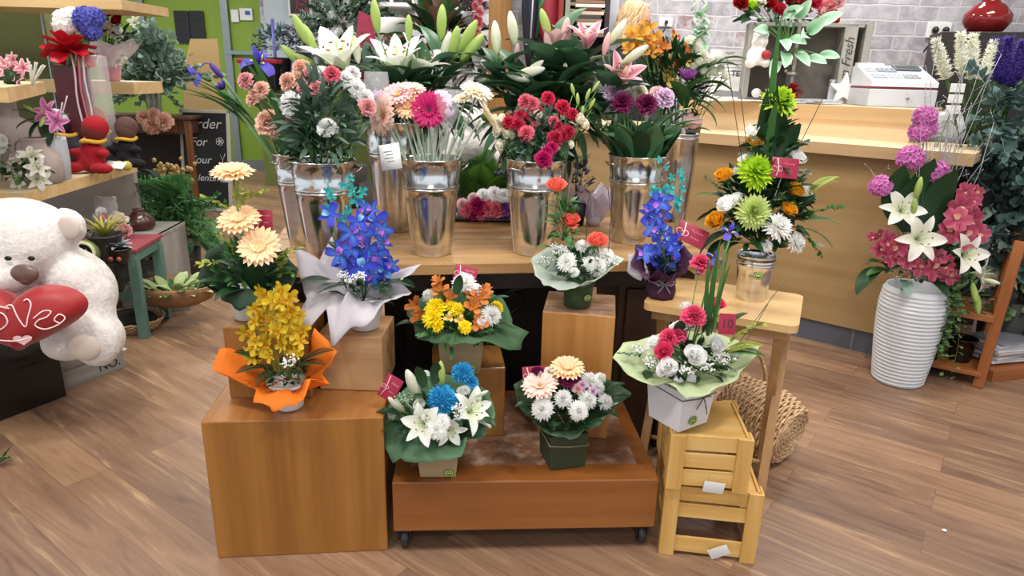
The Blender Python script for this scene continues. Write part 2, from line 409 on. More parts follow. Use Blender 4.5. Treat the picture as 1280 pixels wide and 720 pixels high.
def h_spike(cols, v=0):            # feathery liatris spike, base at z=0, length 1, radius ~.11
    r = rnd(v); b = MB(); b.tube([(0, 0, -.2), (0, 0, 0)], .03, 6, mi=1); b.tube([(0, 0, 0), (0, 0, .5), (0, 0, 1)], [.09, .08, .03], 8)
    for i in range(560):
        f = r.random()**.9; a = r.uniform(0, 2*pi); d = Vector((cos(a), sin(a), r.uniform(-.2, .9))).normalized(); L = .2*(1-.35*f)*r.uniform(.7, 1.2)
        b.tube([Vector((0, 0, f)) + d*.015, Vector((0, 0, f)) + d*L*.6, Vector((0, 0, f)) + d*L + Vector((0, 0, .015))], [.012, .01, .004], 3)
    return [('', b, [cols[0], G_MID])]
KINDS = dict(gerbera=h_gerbera, mum=h_mum, pompom=h_pompom, daisy=h_daisy, carnation=h_carnation, rose=h_rose, lily=h_lily, bud=h_bud, alstroemeria=h_alstro,
             iris=h_iris, tulip=h_tulip, orchid=h_orchid, cymbid=h_cymbid, hydrangea=h_hydra, spike=h_spike)
PNAME = dict(mum='chrysanthemum', pompom='chrysanthemum', bud='lily_bud', orchid='orchid_bloom', cymbid='orchid_bloom', spike='flower_spike', daisy='daisy_chrysanthemum')
Y_C = plain('d9b54a', .7)
COL = {
 'peach': (petal('f4cc9a', 'ffdcb4'), plain('e8c08a', .7)), 'palepeach': (petal('f2b79a', 'fbd9cc', 'fbe6dd'), plain('b98a4a', .7)), 'magenta': (petal('c01a62', 'd22a78', 'b81458'), plain('5a1030', .7)),
 'white': (petal('fbfbf4', 'ffffff', tr=.4), plain('e2e0b0', .7)), 'cream': (petal('efe2c0', 'f6eedd'), Y_C), 'yellow': (petal('e6c400', 'f5e010'), Y_C), 'lime': (petal('9ec62a', 'c4e63a'), Y_C), 'palelime': (petal('b9d05a', 'e2efa0'), Y_C),
 'gold': (petal('e09a10', 'f0b62a'), Y_C), 'blue': (petal('1f86c8', '38b4e6', '5cc8ee'), Y_C), 'coral': (petal('f0604a', 'f5806a', 'f79a86'), Y_C), 'pink': (petal('d82a5c', 'ea4a78', 'f26a92'), Y_C),
 'softpink': (petal('e88a92', 'f2a9ac', 'f6c4c2'), Y_C), 'peachpink': (petal('e9a98c', 'f3c2aa', 'f6d2c0'), Y_C), 'hotpink': (petal('d43a5a', 'e8627a', 'f090a0'), Y_C), 'red': (petal('b81230', 'cf2447', 'e04a68'), Y_C),
 'burgundy': (petal('6a1038', '7e1c50', '8e3468'), Y_C), 'lilac': (petal('d3a2cc', 'e6c4e2', 'f0dcee'), Y_C), 'purple': (petal('6a2a78', '84408e', '9a5aa0'), Y_C), 'lightpink': (petal('f0b8bc', 'f6d4d4'), Y_C),
 'lilywhite': (petal('e6ecc8', 'ffffff'), None), 'lilypink': (petal('c84a6a', 'e48aa2', 'fbe6ea', spot=None), None), 'budgreen': (petal('9ab45a', 'b6cc74'), None), 'budwhite': (petal('c6d0a0', 'f2f0e4'), None), 'budpink': (petal('d8a0a0', 'ecc4c0'), None),
 'orange': (petal('b8621e', 'd0803c'), petal('e8a040', 'c04a18', spot='5a1a10')), 'amber': (petal('c88a20', 'dea038'), petal('eec050', 'b05a18', spot='5a1a10')), 'alyellow': (petal('eec85a', 'f6dc8a'), petal('f2d060', 'e0b040', spot='6a2018')),
 'irisblue': (petal('3e3aa8', '6a62cc'), petal('f0d040', 'e8d870')), 'deepblue': (petal('3a6ad8', '2c38c0', '4a40c0'), petal('7a8ae0', '8ad4f0')), 'violetblue': (petal('48a0e8', '3a48c8', '5438b0'), petal('9a5ad0', 'c88ae0')), 'teal': (petal('2a9aa8', '38b0a8'), petal('2a8a88', '6ad0c0')),
 'orchidyellow': (petal('c8a018', 'dcc02c'), petal('e0a820', 'c88410')), 'fuchsia': (petal('98304e', 'a83c58', 'c06078'), petal('f0e0a0', 'c84a6a')), 'stockpink': (petal('b0409a', 'd470b8', 'e49ad0'), Y_C), 'silkwhite': (petal('dfe4c8', 'f4f0ea'), None),
 'silkpink': (petal('c84aa0', 'd86ab4', 'f0c0e0'), None), 'ivory': (petal('f6f6e2', 'fffff4', tr=.4), Y_C), 'violet': (petal('3a2a78', '54409a'), Y_C), 'hydblue': (petal('4a50b0', '6a70cc'), Y_C), 'redsilk': (petal('8a1018', 'b01a20'), Y_C), 'silver': (petal('b8bcc0', 'd6dadc'), Y_C), 'rust': (petal('a8401a', 'c0582a'), Y_C),
}
def headmesh(kind, col, v):
    def f():
        return [(n, b.mesh(n or kind, ms)) for n, b, ms in KINDS[kind](COL[col], v)]
    return cached(('h', kind, col, v), f)
def bloom(T, kind, col, pos, d, size, name=None, label=None, v=None, roll=None):
    """a flower head as a part of T (its centre / stamens a sub-part)"""
    v = R.randrange(3) if v is None else v; roll = R.uniform(0, 6.28) if roll is None else roll
    ms = headmesh(kind, col, v); M = TR(pos, d, roll, size)
    p = T.inst(name or PNAME.get(kind, kind), ms[0][1], M, label)
    for n, me in ms[1:]: p.inst(n, me, M)
    return p
def leafmesh(kind, m, v=0):
    def f():
        r = rnd(v); b = MB()
        if kind == 'lance': b.petal(1, .22, .2, -.5, 0, 0, 0, .3, 'lance', .01, 0, 8, 4)
        elif kind == 'broad': b.petal(1, .46, .3, -.7, 0, 0, 0, .25, 'oval', .02, 0, 8, 4)
        elif kind == 'blade': b.petal(1, .075, .06, -.3, 0, 0, 0, .8, 'lance', .004, 0, 10, 2)
        elif kind == 'strap': b.petal(1, .16, .1, -.5, 0, 0, 0, .5, 'lance', .01, 0, 9, 2)
        elif kind == 'fern':
            pts = [Vector((t, 0, .25*t-.42*t*t)) for t in [i/10 for i in range(11)]]; b.tube(pts, .007, 4)
            for i in range(2, 30):
                t = i/30; p = Vector((t, 0, .25*t-.42*t*t))
                for s in (-1, 1): b.petal(.34*sin(pi*min(1, .15+t*.85))+.04, .05, .1, -.35, 0, 0, 0, .2, 'lance', 0, 0, 3, 2, M=Matrix.Translation(p) @ Matrix.Rotation(s*1.05, 4, 'Z'))
        elif kind == 'sprig':      # twig with small oval leaves
            b.tube([(0, 0, 0), (.5, 0, .05), (1, 0, 0)], .008, 4)
            for i in range(16):
                t = .1+.9*i/16; b.petal(.2*r.uniform(.7, 1.2), .11, r.uniform(-.1, .8), r.uniform(-.4, .3), 0, 0, 0, .1, 'oval', 0, 0, 4, 2, M=Matrix.Translation((t, 0, .05*sin(pi*t))) @ Matrix.Rotation(r.choice((-1, 1))*r.uniform(.5, 1.3), 4, 'Z') @ Matrix.Rotation(r.uniform(0, 6), 4, 'X'))
        elif kind == 'euca':       # drooping branch, round leaves
            b.tube([(0, 0, 0), (.5, 0, .05), (1, 0, 0)], .01, 4)
            for i in range(18):
                t = .05+.95*i/18; b.petal(.2*r.uniform(.7, 1.2), .2, r.uniform(-.1, .8), r.uniform(-.2, .3), 0, .02, 0, .12, 'round', 0, 0, 4, 4, M=Matrix.Translation((t, 0, .05*sin(pi*t))) @ Matrix.Rotation(r.choice((-1, 1))*r.uniform(.5, 1.5), 4, 'Z') @ Matrix.Rotation(r.uniform(0, 6), 4, 'X'))
        elif kind == 'needle':
            b.tube([(0, 0, 0), (1, 0, 0)], .008, 4)
            for i in range(60):
                t = r.uniform(.05, 1); a = r.uniform(0, 6.28); d = Vector((.6, cos(a), sin(a)))*r.uniform(.1, .22); b.tube([(t, 0, 0), (t+d.x, d.y, d.z)], [.01, .004], 3)
        return b.mesh('leaf_'+kind, m)
    return cached(('l', kind, m.name, v), f)
def leaf(T, kind, m, pos, d, size, name=None, up=(0, 0, 1), roll=0, v=None):
    x = Vector(d).normalized()
    if x.z > .9 and tuple(up) == (0, 0, 1): up = (0, 1, 0)
    z = Vector(up) - x*Vector(up).dot(x); z = z.normalized() if z.length > 1e-4 else x.orthogonal().normalized(); y = z.cross(x)
    M = Matrix.Translation(pos) @ Matrix((x, y, z)).transposed().to_4x4() @ Matrix.Rotation(roll, 4, 'X') @ Matrix.Diagonal((size, size, size, 1))
    return T.inst(name or {'fern': 'fern_frond', 'sprig': 'leafy_sprig', 'euca': 'eucalyptus_sprig', 'needle': 'feathery_sprig'}.get(kind, 'leaf'), leafmesh(kind, m, R.randrange(3) if v is None else v), M)
def gyp(T, c, rad, n=90, name='babys_breath', m=None, s=.0032):
    b = MB(); c = Vector(c)
    for i in range(n):
        d = Vector((R.gauss(0, 1), R.gauss(0, 1), abs(R.gauss(0, .8)))); p = c + d.normalized()*rad*R.uniform(.3, 1)
        b.ell(p, s*R.uniform(.7, 1.3), n=5)
        if i % 3 == 0: b.tube([c - Vector((0, 0, rad*.6)), p], .0006, 3, mi=1)
    return T.wld(name, b, [m or M_WHITE, G_STEM], kind='stuff')
def foliage(T, c, rx, rz, n, L, m, name='foliage', kind='sprig', ry=None):
    """a mass of small leaves, one part"""
    b = MB(); c = Vector(c); ry = ry or rx
    for i in range(n):
        a = R.uniform(0, 6.28); e = R.uniform(-.3, 1.4); d = Vector((cos(a)*cos(e), sin(a)*cos(e), sin(e)))
        p = c + Vector((d.x*rx, d.y*ry, d.z*rz))*R.uniform(.5, 1)
        x = (d + Vector((R.uniform(-.5, .5), R.uniform(-.5, .5), R.uniform(-.5, .5)))).normalized(); q = x.to_track_quat('X', 'Z').to_matrix().to_4x4()
        b.petal(L*R.uniform(.6, 1.2), L*.4, R.uniform(-.2, .5), R.uniform(-.9, 0), 0, 0, 0, .2, 'oval' if kind == 'sprig' else 'lance', 0, 0, 4, 2, M=Matrix.Translation(p) @ q @ Matrix.Rotation(R.uniform(-1, 1), 4, 'X'))
        if i % 4 == 0: b.tube([c-Vector((0, 0, rz*.3)), p], .0012, 3)
    return T.wld(name, b, m)
def sheet(rim, inner, mats, T=None, name='wrapping', crease=.006, rows=7, per=5, thick=.0007, sag=0.0):
    """a sheet of paper spread from a collar (inner) out to a drawn rim; both closed rings of points"""
    n = len(rim)*per; rimp = []; 
    for i in range(len(rim)):
        a, b_ = Vector(rim[i]), Vector(rim[(i+1) % len(rim)])
        for k in range(per):
            t = k/per; rimp.append(a.lerp(b_, t))
    ci = (inner[0], inner[1]); ri, zi = inner[2], inner[3]
    vs = []; fs = []; cs = []; ph = R.uniform(0, 100)
    az = [atan2(p.y-ci[1], p.x-ci[0]) for p in rimp]
    for j in range(rows+1):
        t = j/rows
        for i, p in enumerate(rimp):
            q = Vector((ci[0]+ri*cos(az[i]), ci[1]+ri*sin(az[i]), zi))
            tt = t
            v = q.lerp(p, tt); up = sin(pi*t)*sag - sin(pi*t**.75)*max(0, zi+.03-p.z)*.75
            nn = noise.noise(Vector((cos(az[i])*3+ph, sin(az[i])*3, t*2.2)))*crease*2.4*(.3+t) + noise.noise(Vector((cos(az[i])*9+ph, sin(az[i])*9, t*3)))*crease*.8
            d = Vector((cos(az[i]), sin(az[i]), -.6)); v = v + d*nn - Vector((0, 0, up)); vs.append(v); cs.append((t, .3, 0))
    for j in range(rows):
        for i in range(n): fs.append((j*n+i, j*n+(i+1) % n, (j+1)*n+(i+1) % n, (j+1)*n+i))
    b = MB(); b.add(vs, fs, None, 0, cs); p = T.wld(name, b, mats)
    so = p.o.modifiers.new('thick', 'SOLIDIFY'); so.thickness = thick; return p
def paper(c, tr=.35, rough=.7, name='paper', c2=None, al=1):
    return petal(c, c2 or c, None, None, rough, tr, name)
M_CARD = plain('9c1c3c', .4, var=.05); M_CARDINK = plain('f0d8dc', .5, var=.02); M_PICK = film('e8e8e8', .6)
def giftcard(T, pos, w, h, facing, roll=0, txt=None, stick=None, white=False):
    M = UP(pos, facing) @ Matrix.Rotation(roll, 4, 'Z'); b = MB(); b.box((0, 0, 0), (w, h, .0015), .0004)
    p = T.inst('gift_card', b.mesh('gift_card', M_CARD), M, 'crimson gift card with white ribbon print')
    d = MB(); s = w
    if not txt:
        for sx in (-1, 1): d.tube([(-.28*s+sx*.02*s, -.05*s, .0012)]+[(-.28*s+sx*.12*s*(1-cos(a))/1.2, (-.05+.09*sin(a))*s, .0012) for a in [i*.7 for i in range(1, 9)]], s*.012, 4)
        d.tube([(-.3*s, -.45*h, .0012), (-.22*s, -.1*h, .0012), (-.3*s, .45*h, .0012)], s*.02, 4)
        d.tube([(-.05*s, .2*h, .0012)]+[(-.05*s+i*.06*s, .2*h+(.05*h if i % 2 else -.03*h), .0012) for i in range(1, 8)], s*.01, 3)
        d.tube([(0, -.15*h, .0012)]+[(i*.05*s, -.15*h+(.04*h if i % 2 else -.02*h), .0012) for i in range(1, 7)], s*.008, 3)
        p.inst('print', d.mesh('print', M_CARDINK), M)
    else: p.inst('print', textmesh(txt, h*.62, plain('50202c', .6)), M @ Matrix.Translation((0, 0, .0012)))
    if stick is not None:
        k = MB(); k.tube([Vector(stick), Vector(pos)-Vector(facing).normalized()*.002], .0013, 5); T.wld('card_pick', k, [plain('d8d8d4', .3)])
    return p
def stem(T, a, b, r=.0025, m=None, name='stem', sag=0, side=None, n=8):
    k = MB(); k.tube(arc(a, b, sag, n, side or Vector((0, 1, 0))), r, 6); return T.wld(name, k, m or G_STEM)
def sticker(T, pos, facing, s=.012):
    M = UP(pos, facing); b = MB(); b.lathe([(0, 0), (s, 0), (s, .0008), (0, .0008)], 20); d = MB(); d.lathe([(s*.72, .0009), (s*.85, .0009), (s*.85, .0013), (s*.72, .0013)], 20, cap=False); d.box((0, 0, .001), (s*.9, s*.3, .0006), 0)
    p = T.inst('sticker', b.mesh('sticker', plain('5e7a22', .4)), M @ Matrix.Diagonal((1.25, 1, 1, 1)), 'oval green shop sticker')
    p.inst('print', d.mesh('print', plain('d2dc8c', .5)), M @ Matrix.Diagonal((1.25, 1, 1, 1)))
# ================================================================== THE SETTING
def floor_mat():
    t = NT('vinyl_plank_floor'); mp = t.mapping((1, 1, 1), (0, 0, radians(36)))
    br = t.n('TexBrick', offset=.37, offset_frequency=2); t.l(mp.outputs[0], br.inputs['Vector'])
    for k, v in (('Scale', 1.0), ('Brick Width', 1.25), ('Row Height', .152), ('Mortar Size', .0012), ('Mortar Smooth', .1), ('Bias', 0)): br.inputs[k].default_value = v
    br.inputs['Color1'].default_value = (0, 0, 0, 1); br.inputs['Color2'].default_value = (1, 1, 1, 1); br.inputs['Mortar'].default_value = (.3, .3, .3, 1)
    sp = t.n('SeparateColor'); t.l(br.outputs['Color'], sp.inputs[0])
    r = t.ramp(sp.outputs[0], [(0, '664e40'), (.3, '866852'), (.55, 'a27f60'), (.8, '745848'), (1, 'b8946c')])
    ad = t.n('VectorMath', operation='ADD'); mul = t.n('VectorMath', operation='SCALE'); mul.inputs['Scale'].default_value = 37.0
    t.l(br.outputs['Color'], mul.inputs[0]); t.l(mp.outputs[0], ad.inputs[0]); t.l(mul.outputs[0], ad.inputs[1])
    m2 = t.t.nodes.new('ShaderNodeMapping'); m2.inputs['Scale'].default_value = (.9, 9, 1); t.l(ad.outputs[0], m2.inputs[0])
    nz = t.n('TexNoise', Scale=2.0, Detail=8.0, Roughness=.6, Distortion=1.4); t.l(m2.outputs[0], nz.inputs['Vector'])
    g = t.ramp(nz.outputs['Fac'], [(.28, '54392c'), (.45, '846551'), (.58, '987a60'), (.72, 'd4b084')])
    mx = t.n('MixRGB', blend_type='MIX'); mx.inputs[0].default_value = .52; t.l(r.outputs[0], mx.inputs[1]); t.l(g.outputs[0], mx.inputs[2])
    mo = t.n('MixRGB'); mo.inputs[2].default_value = srgb('5e4432'); ml = t.n('Math', operation='MULTIPLY'); ml.inputs[1].default_value = .6; t.l(br.outputs['Fac'], ml.inputs[0]); t.l(ml.outputs[0], mo.inputs[0]); t.l(mx.outputs[0], mo.inputs[1])
    t.l(mo.outputs[0], t.b.inputs['Base Color'])
    rr = t.n('MapRange'); rr.inputs['To Min'].default_value = .32; rr.inputs['To Max'].default_value = .5; t.l(nz.outputs['Fac'], rr.inputs['Value']); t.l(rr.outputs[0], t.b.inputs['Roughness'])
    t.bump(nz.outputs['Fac'], .06, .003); return t.m
def brick_mat(scale=1.0, c=('aeacb2', '96949c', 'c6c4c8')):
    t = NT('whitewashed_brick'); tc = t.t.nodes.new('ShaderNodeTexCoord'); sx = t.n('SeparateXYZ'); t.l(tc.outputs['Object'], sx.inputs[0])
    cx = t.n('CombineXYZ'); t.l(sx.outputs[0], cx.inputs[0]); t.l(sx.outputs[2], cx.inputs[1])
    nn = t.n('TexNoise', Scale=7.0, Detail=3.0); t.l(cx.outputs[0], nn.inputs['Vector'])
    sb = t.n('VectorMath', operation='SCALE'); sb.inputs['Scale'].default_value = .03; t.l(nn.outputs['Color'], sb.inputs[0])
    ad = t.n('VectorMath', operation='ADD'); t.l(cx.outputs[0], ad.inputs[0]); t.l(sb.outputs[0], ad.inputs[1])
    br = t.n('TexBrick', offset=.5); t.l(ad.outputs[0], br.inputs['Vector'])
    for k, v in (('Scale', 1.0), ('Brick Width', .30*scale), ('Row Height', .106*scale), ('Mortar Size', .007), ('Mortar Smooth', .4), ('Bias', .0)): br.inputs[k].default_value = v
    br.inputs['Color1'].default_value = (0, 0, 0, 1); br.inputs['Color2'].default_value = (1, 1, 1, 1); br.inputs['Mortar'].default_value = (.5, .5, .5, 1)
    sp = t.n('SeparateColor'); t.l(br.outputs['Color'], sp.inputs[0])
    r = t.ramp(sp.outputs[0], [(0, c[0]), (.4, c[1]), (.7, 'a6a2a8'), (.9, '9a9098'), (1, '8e6a6c')])
    nz = t.n('TexNoise', Scale=9.0, Detail=6.0, Roughness=.7); t.l(cx.outputs[0], nz.inputs['Vector'])
    rw = t.ramp(nz.outputs['Fac'], [(.42, '000000'), (.66, 'ffffff')])
    mx = t.n('MixRGB'); mx.inputs[2].default_value = srgb(c[2]); t.l(rw.outputs[0], mx.inputs[0]); t.l(r.outputs[0], mx.inputs[1])
    mo = t.n('MixRGB'); mo.inputs[2].default_value = srgb('c8c6ca'); t.l(br.outputs['Fac'], mo.inputs[0]); t.l(mx.outputs[0], mo.inputs[1])
    t.l(mo.outputs[0], t.b.inputs['Base Color']); t.b.inputs['Roughness'].default_value = .8
    iv = t.n('Math', operation='SUBTRACT'); iv.inputs[0].default_value = 1; t.l(br.outputs['Fac'], iv.inputs[1]); t.bump(iv.outputs[0], .5, .008); return t.m
def slab(c, d, m, name, M=None, bev=0, rz=0):
    b = MB(); b.box(c, d, bev, M, 0, rz); return structure(name, b, m)
YR = 10.0                                                   # the far wall
slab((0, 4, -.05), (16, 17, .1), floor_mat(), 'floor')
slab((-1.5, 4, CEIL+.05), (13, 14, .1), plain('e6e6e4', .9, var=.02), 'ceiling')
BR = brick_mat()
slab((2.73, 5.56, CEIL/2), (5.9, .12, CEIL), BR, 'wall_back')
GREEN = plain('84a232', .55, var=.04, scale=3)
xg = Q(326, 30, YR).x; xw = -.22
slab(((-9+xg)/2, YR+.06, CEIL/2), (xg+9, .12, CEIL), GREEN, 'wall_far_left')
slab(((xg+2)/2, YR+.06, CEIL/2), (2-xg, .12, CEIL), brick_mat(1.5, ('d2d2d4', 'c2c2c6', 'e4e4e6')), 'wall_far_right')
slab((5.74, 3.4, CEIL/2), (.12, 4.4, CEIL), plain('d8d8d6', .8), 'wall_right')
slab((-.14, 5.47, CEIL/2), (.17, .12, CEIL), wood('8a6030', 'a07038', 'b58444', 'Z', name='post_wood'), 'trim_1')
# aluminium joints of the green panelling, skirting
AL = plain('8e9896', .35, .8, .03)
for i, (u, wd) in enumerate([(183, .07), (285, .10), (228-450, .08)]):
    q = Q(u, 60, YR-.03); slab((q.x, YR-.03, CEIL/2), (wd, .05, CEIL), AL, 'trim_%d' % (i+2))
q0 = Q(288, 70, YR-.03); slab((q0.x+.35, YR-.05, Q(300, 66, YR).z), (.8, .05, .05), AL, 'trim_5')
slab(((-9+xg)/2, YR-.02, .07), (xg+9, .04, .14), AL, 'baseboard_far')
# grey door leaf at the far end
dx0 = Q(330, 10, YR-.1).x; dx1 = Q(367, 10, YR-.1).x
b = MB(); b.box(((dx0+dx1)/2, YR-.09, 1.25), (dx1-dx0, .06, 2.5), .004); structure('door_1', b, plain('b9c3cb', .4, var=.02))

# ------------------------------------------------------------------ counter
CR = radians(-38.7); CM = Matrix.Translation((1.663, 3.735, 0)) @ Matrix.Rotation(CR, 4, 'Z')
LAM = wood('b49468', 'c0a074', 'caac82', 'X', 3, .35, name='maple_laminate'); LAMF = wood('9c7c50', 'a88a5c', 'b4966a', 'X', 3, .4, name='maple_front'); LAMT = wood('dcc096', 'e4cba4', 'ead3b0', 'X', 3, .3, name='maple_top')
ct = Thing('service_counter', 'long pale maple shop counter with grey tiled plinth and raised back shelf', 'counter', M=CM)
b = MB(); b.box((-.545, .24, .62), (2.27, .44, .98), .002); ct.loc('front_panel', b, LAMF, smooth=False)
b = MB(); b.box((-.545, .25, .065), (2.24, .42, .13), .001)
def tile_mat():
    t = NT('grey_tile'); mp = t.mapping((1, 1, 1)); sx = t.n('SeparateXYZ'); t.l(mp.outputs[0], sx.inputs[0]); cx = t.n('CombineXYZ'); t.l(sx.outputs[0], cx.inputs[0]); t.l(sx.outputs[2], cx.inputs[1])
    br = t.n('TexBrick', offset=0.0); t.l(cx.outputs[0], br.inputs['Vector'])
    for k, v in (('Scale', 1.0), ('Brick Width', .3), ('Row Height', .4), ('Mortar Size', .003)): br.inputs[k].default_value = v
    br.inputs['Color1'].default_value = srgb('5a5f69'); br.inputs['Color2'].default_value = srgb('646973'); br.inputs['Mortar'].default_value = srgb('8a8d92'); t.l(br.outputs[0], t.b.inputs['Base Color']); t.b.inputs['Roughness'].default_value = .35; return t.m
ct.loc('tiled_plinth', b, tile_mat(), smooth=False)
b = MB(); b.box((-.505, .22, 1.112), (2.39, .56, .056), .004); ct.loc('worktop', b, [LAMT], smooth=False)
b = MB(); b.box((-.505, -.062, 1.108), (2.39, .006, .06), .001); ct.loc('worktop_edge', b, LAM, smooth=False)
b = MB(); b.box((-.3, .57, 1.19), (1.28, .5, .10), 0); ct.loc('riser', b, LAMT, smooth=False)
b = MB(); b.box((-.3, .56, 1.277), (1.40, .54, .076), .004); ct.loc('raised_shelf', b, LAMT, smooth=False)
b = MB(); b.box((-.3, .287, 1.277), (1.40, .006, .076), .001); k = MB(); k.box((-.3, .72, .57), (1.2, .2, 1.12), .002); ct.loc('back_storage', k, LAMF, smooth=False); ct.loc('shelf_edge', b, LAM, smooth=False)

# ------------------------------------------------------------------ plywood plinths and bench
PLY = wood('84521f', '966228', 'a87234', 'Z', 5, .32, .3, name='varnished_plywood'); PLY2 = wood('8e5228', 'a0622e', 'ae7038', 'X', 4, .35, .25, name='varnished_board')
PLYTOP = wood('8e5a2a', 'a06a36', 'b27c46', 'Y', 5, .25, .4, worn=None, name='varnished_top')
PALE = wood('a8794e', 'b98c60', 'caa377', 'X', 6, .45, name='pale_block'); PINE = wood('b5874a', 'c99b5a', 'd8b070', 'X', 6, .5, name='pine')
def plinth(name, label, c, d, rz, ms, group=None, z0=0, worn=False):
    b = MB(); b.box((0, 0, d[2]/2), d, .004)
    for i in range(len(b.f)):
        z = [b.v[k][2] for k in b.f[i]]
        if min(z) > d[2]-.0015: b.m[i] = 1
    return solo(name, b, ms, label, 'wooden box', (c[0], c[1], z0), rz, group, smooth=False)
def fromfront(pl, pr, depth):      # centre, width, angle from the two front bottom corners
    pl, pr = Vector(pl), Vector(pr); d = pr-pl; a = atan2(d.y, d.x); n = Vector((-sin(a), cos(a), 0)); c = (pl+pr)/2 + n*depth/2
    return c, d.length, a
c, wd, a = fromfront((-.885, 1.738, 0), (-.370, 1.795, 0), .44)
plinth('display_plinth', 'large varnished plywood cube at the front left, carrying the orange wrapped orchid', c, (wd, .44, .47), a, [PLY, PLYTOP])
# low platform on castors
c, wd, a = fromfront((-.347, 1.777, 0), (.472, 1.832, 0), .62)
pt = Thing('display_platform', 'low varnished board platform on castors between the plywood cube and the pine crates', 'platform', (c.x, c.y, 0), a)
b = MB(); b.box((0, 0, .172), (wd, .62, .175), .004)
pt.loc('deck', b, wood('7c481e', '8e5424', '9c6430', 'X', 4, .35, .25, name='platform_wood'), smooth=False)
b = MB(); b.box((.0, .03, .2602), (wd-.10, .5, .0012), .0); pt.loc('worn_top_sheet', b, wood('6e4a36', '8a6248', 'a07c60', 'X', 5, .3, .2, worn='b49a86', name='worn_top'), smooth=False)
for sx in (-1, 1):
    for sy in (-1, 1):
        b = MB(); b.lathe([(.0, -.012), (.03, -.012), (.034, -.006), (.034, .006), (.03, .012), (0, .012)], 18, M=Matrix.Translation((sx*(wd/2-.03), sy*.265, .034)) @ Matrix.Rotation(pi/2, 4, 'Y'))
        b.box((sx*(wd/2-.03), sy*.265, .075), (.045, .045, .02), .003); b.box((sx*(wd/2-.03)-.017, sy*.265, .055), (.004, .03, .05), .001); b.box((sx*(wd/2-.03)+.017, sy*.265, .055), (.004, .03, .05), .001)
        pt.loc('castor', b, plain('2a2a2e', .35))
# boxes standing on the cube
pb = P(291, 497, .47)
c = Vector((pb.x+.112, pb.y+.115, 0)); plinth('display_plinth', 'varnished plywood box on the back left of the large cube, under the peach gerberas', c, (.25, .23, .235), radians(4), [PLY, PLYTOP], z0=.471)
c, wd, a = fromfront(P(400, 487, .47), P(479, 490, .47), .2)
plinth('display_plinth', 'pale unvarnished wood block on the large cube, under the white wrapped blue orchids', c, (wd, .2, .185), a, [PALE, PALE], z0=.471)
c, wd, a = fromfront(P(672, 541, .261), P(758, 549, .261), .225)
BOX4 = c; plinth('display_plinth', 'tall upright plywood block at the back of the low platform, under the coral roses', c, (wd, .225, .447), a, [wood('9a6230', 'ae763c', 'c28a4c', 'Z', 6, .3, .3, name='ply_warm'), wood('6e4c38', '8e6a50', 'a88468', 'X', 6, .3, .2, worn='b89c84', name='worn_block_top')], z0=.261)
c, wd, a = fromfront(P(541, 548, .261), P(630, 545, .261), .2)
BOX3 = c; plinth('display_plinth', 'short plywood box on the low platform, under the kraft box of yellow and orange flowers', c, (wd, .2, .255), a, [PLY, PLYTOP], z0=.261)
# bench
BM_ = Matrix.Translation((-.86, 2.17, 0)) @ Matrix.Rotation(radians(9), 4, 'Z')
bn = Thing('display_bench', 'rustic pale timber bench with black iron frame carrying the row of metal flower buckets', 'bench', M=BM_)
b = MB()
for i in range(4): b.box((.83, .10+i*.195, .79), (1.66, .192, .04), .003)
bn.loc('tabletop', b, wood('7e5830', 'a47c4c', 'c49c68', 'X', 7, .4, .1, name='bench_timber'), smooth=False)
b = MB(); b.box((.79, .06, .735), (1.5, .03, .07), .003); b.box((.79, .72, .735), (1.5, .03, .07), .003); bn.loc('apron', b, plain('241a16', .5), smooth=False)
for x in (.08, 1.5):
    for y in (.08, .7):
        b = MB(); b.box((x, y, .35), (.035, .035, .70), .003); bn.loc('leg', b, M_BLACK, smooth=False)
b = MB(); b.tube([BM_.inverted() @ p for p in (P(585, 405, .60)+Vector((0, .25, 0)), P(712, 352, .70)+Vector((0, .1, 0)))], .018, 8)
for s in ((640, 395), (668, 378)):
    q = BM_.inverted() @ (P(s[0], s[1], .58) + Vector((0, .12, 0))); b.tube([q+Vector((.05*cos(a)*(1-a/9), 0, .06*sin(a)*(1-a/9))) for a in [i*.5 for i in range(13)]], .007, 6)
bn.loc('scroll_brace', b, M_BLACK)
# dark cabinets under the bench; the first is a black box added for darkness
b = MB(); b.box((0, 0, .36), (.75, .25, .72), .004); b.box((0, -.13, .36), (.6, .02, .58), .004); solo('dark_underbench_box', b, plain('1c1512', .45), 'black box added to darken the space under the bench behind the kraft box flowers', 'cupboard', (-.16, 2.76, 0), radians(9), smooth=False)
b = MB(); b.box((0, 0, .365), (.3, .3, .73), .004); b.box((0, -.156, .365), (.24, .014, .63), .003); solo('dark_underbench_box', b, wood('2c1a12', '3a2418', '46301f', 'Z', 5, .4, name='dark_oak'), 'tall dark brown cabinet under the right end of the bench beside the folding table', 'cupboard', (.53, 2.63, 0), radians(9), smooth=False)
b = MB(); b.box((0, 0, .36), (.24, .3, .72), .004); b.box((0, -.154, .36), (.19, .012, .62), .003); solo('dark_underbench_box', b, wood('24160f', '2e1c14', '3a2418', 'Z', 5, .4, name='dark_oak_b'), 'dark brown cabinet under the left end of the bench behind the white wrapped orchids', 'cupboard', (-.69, 2.52, 0), radians(9), smooth=False)

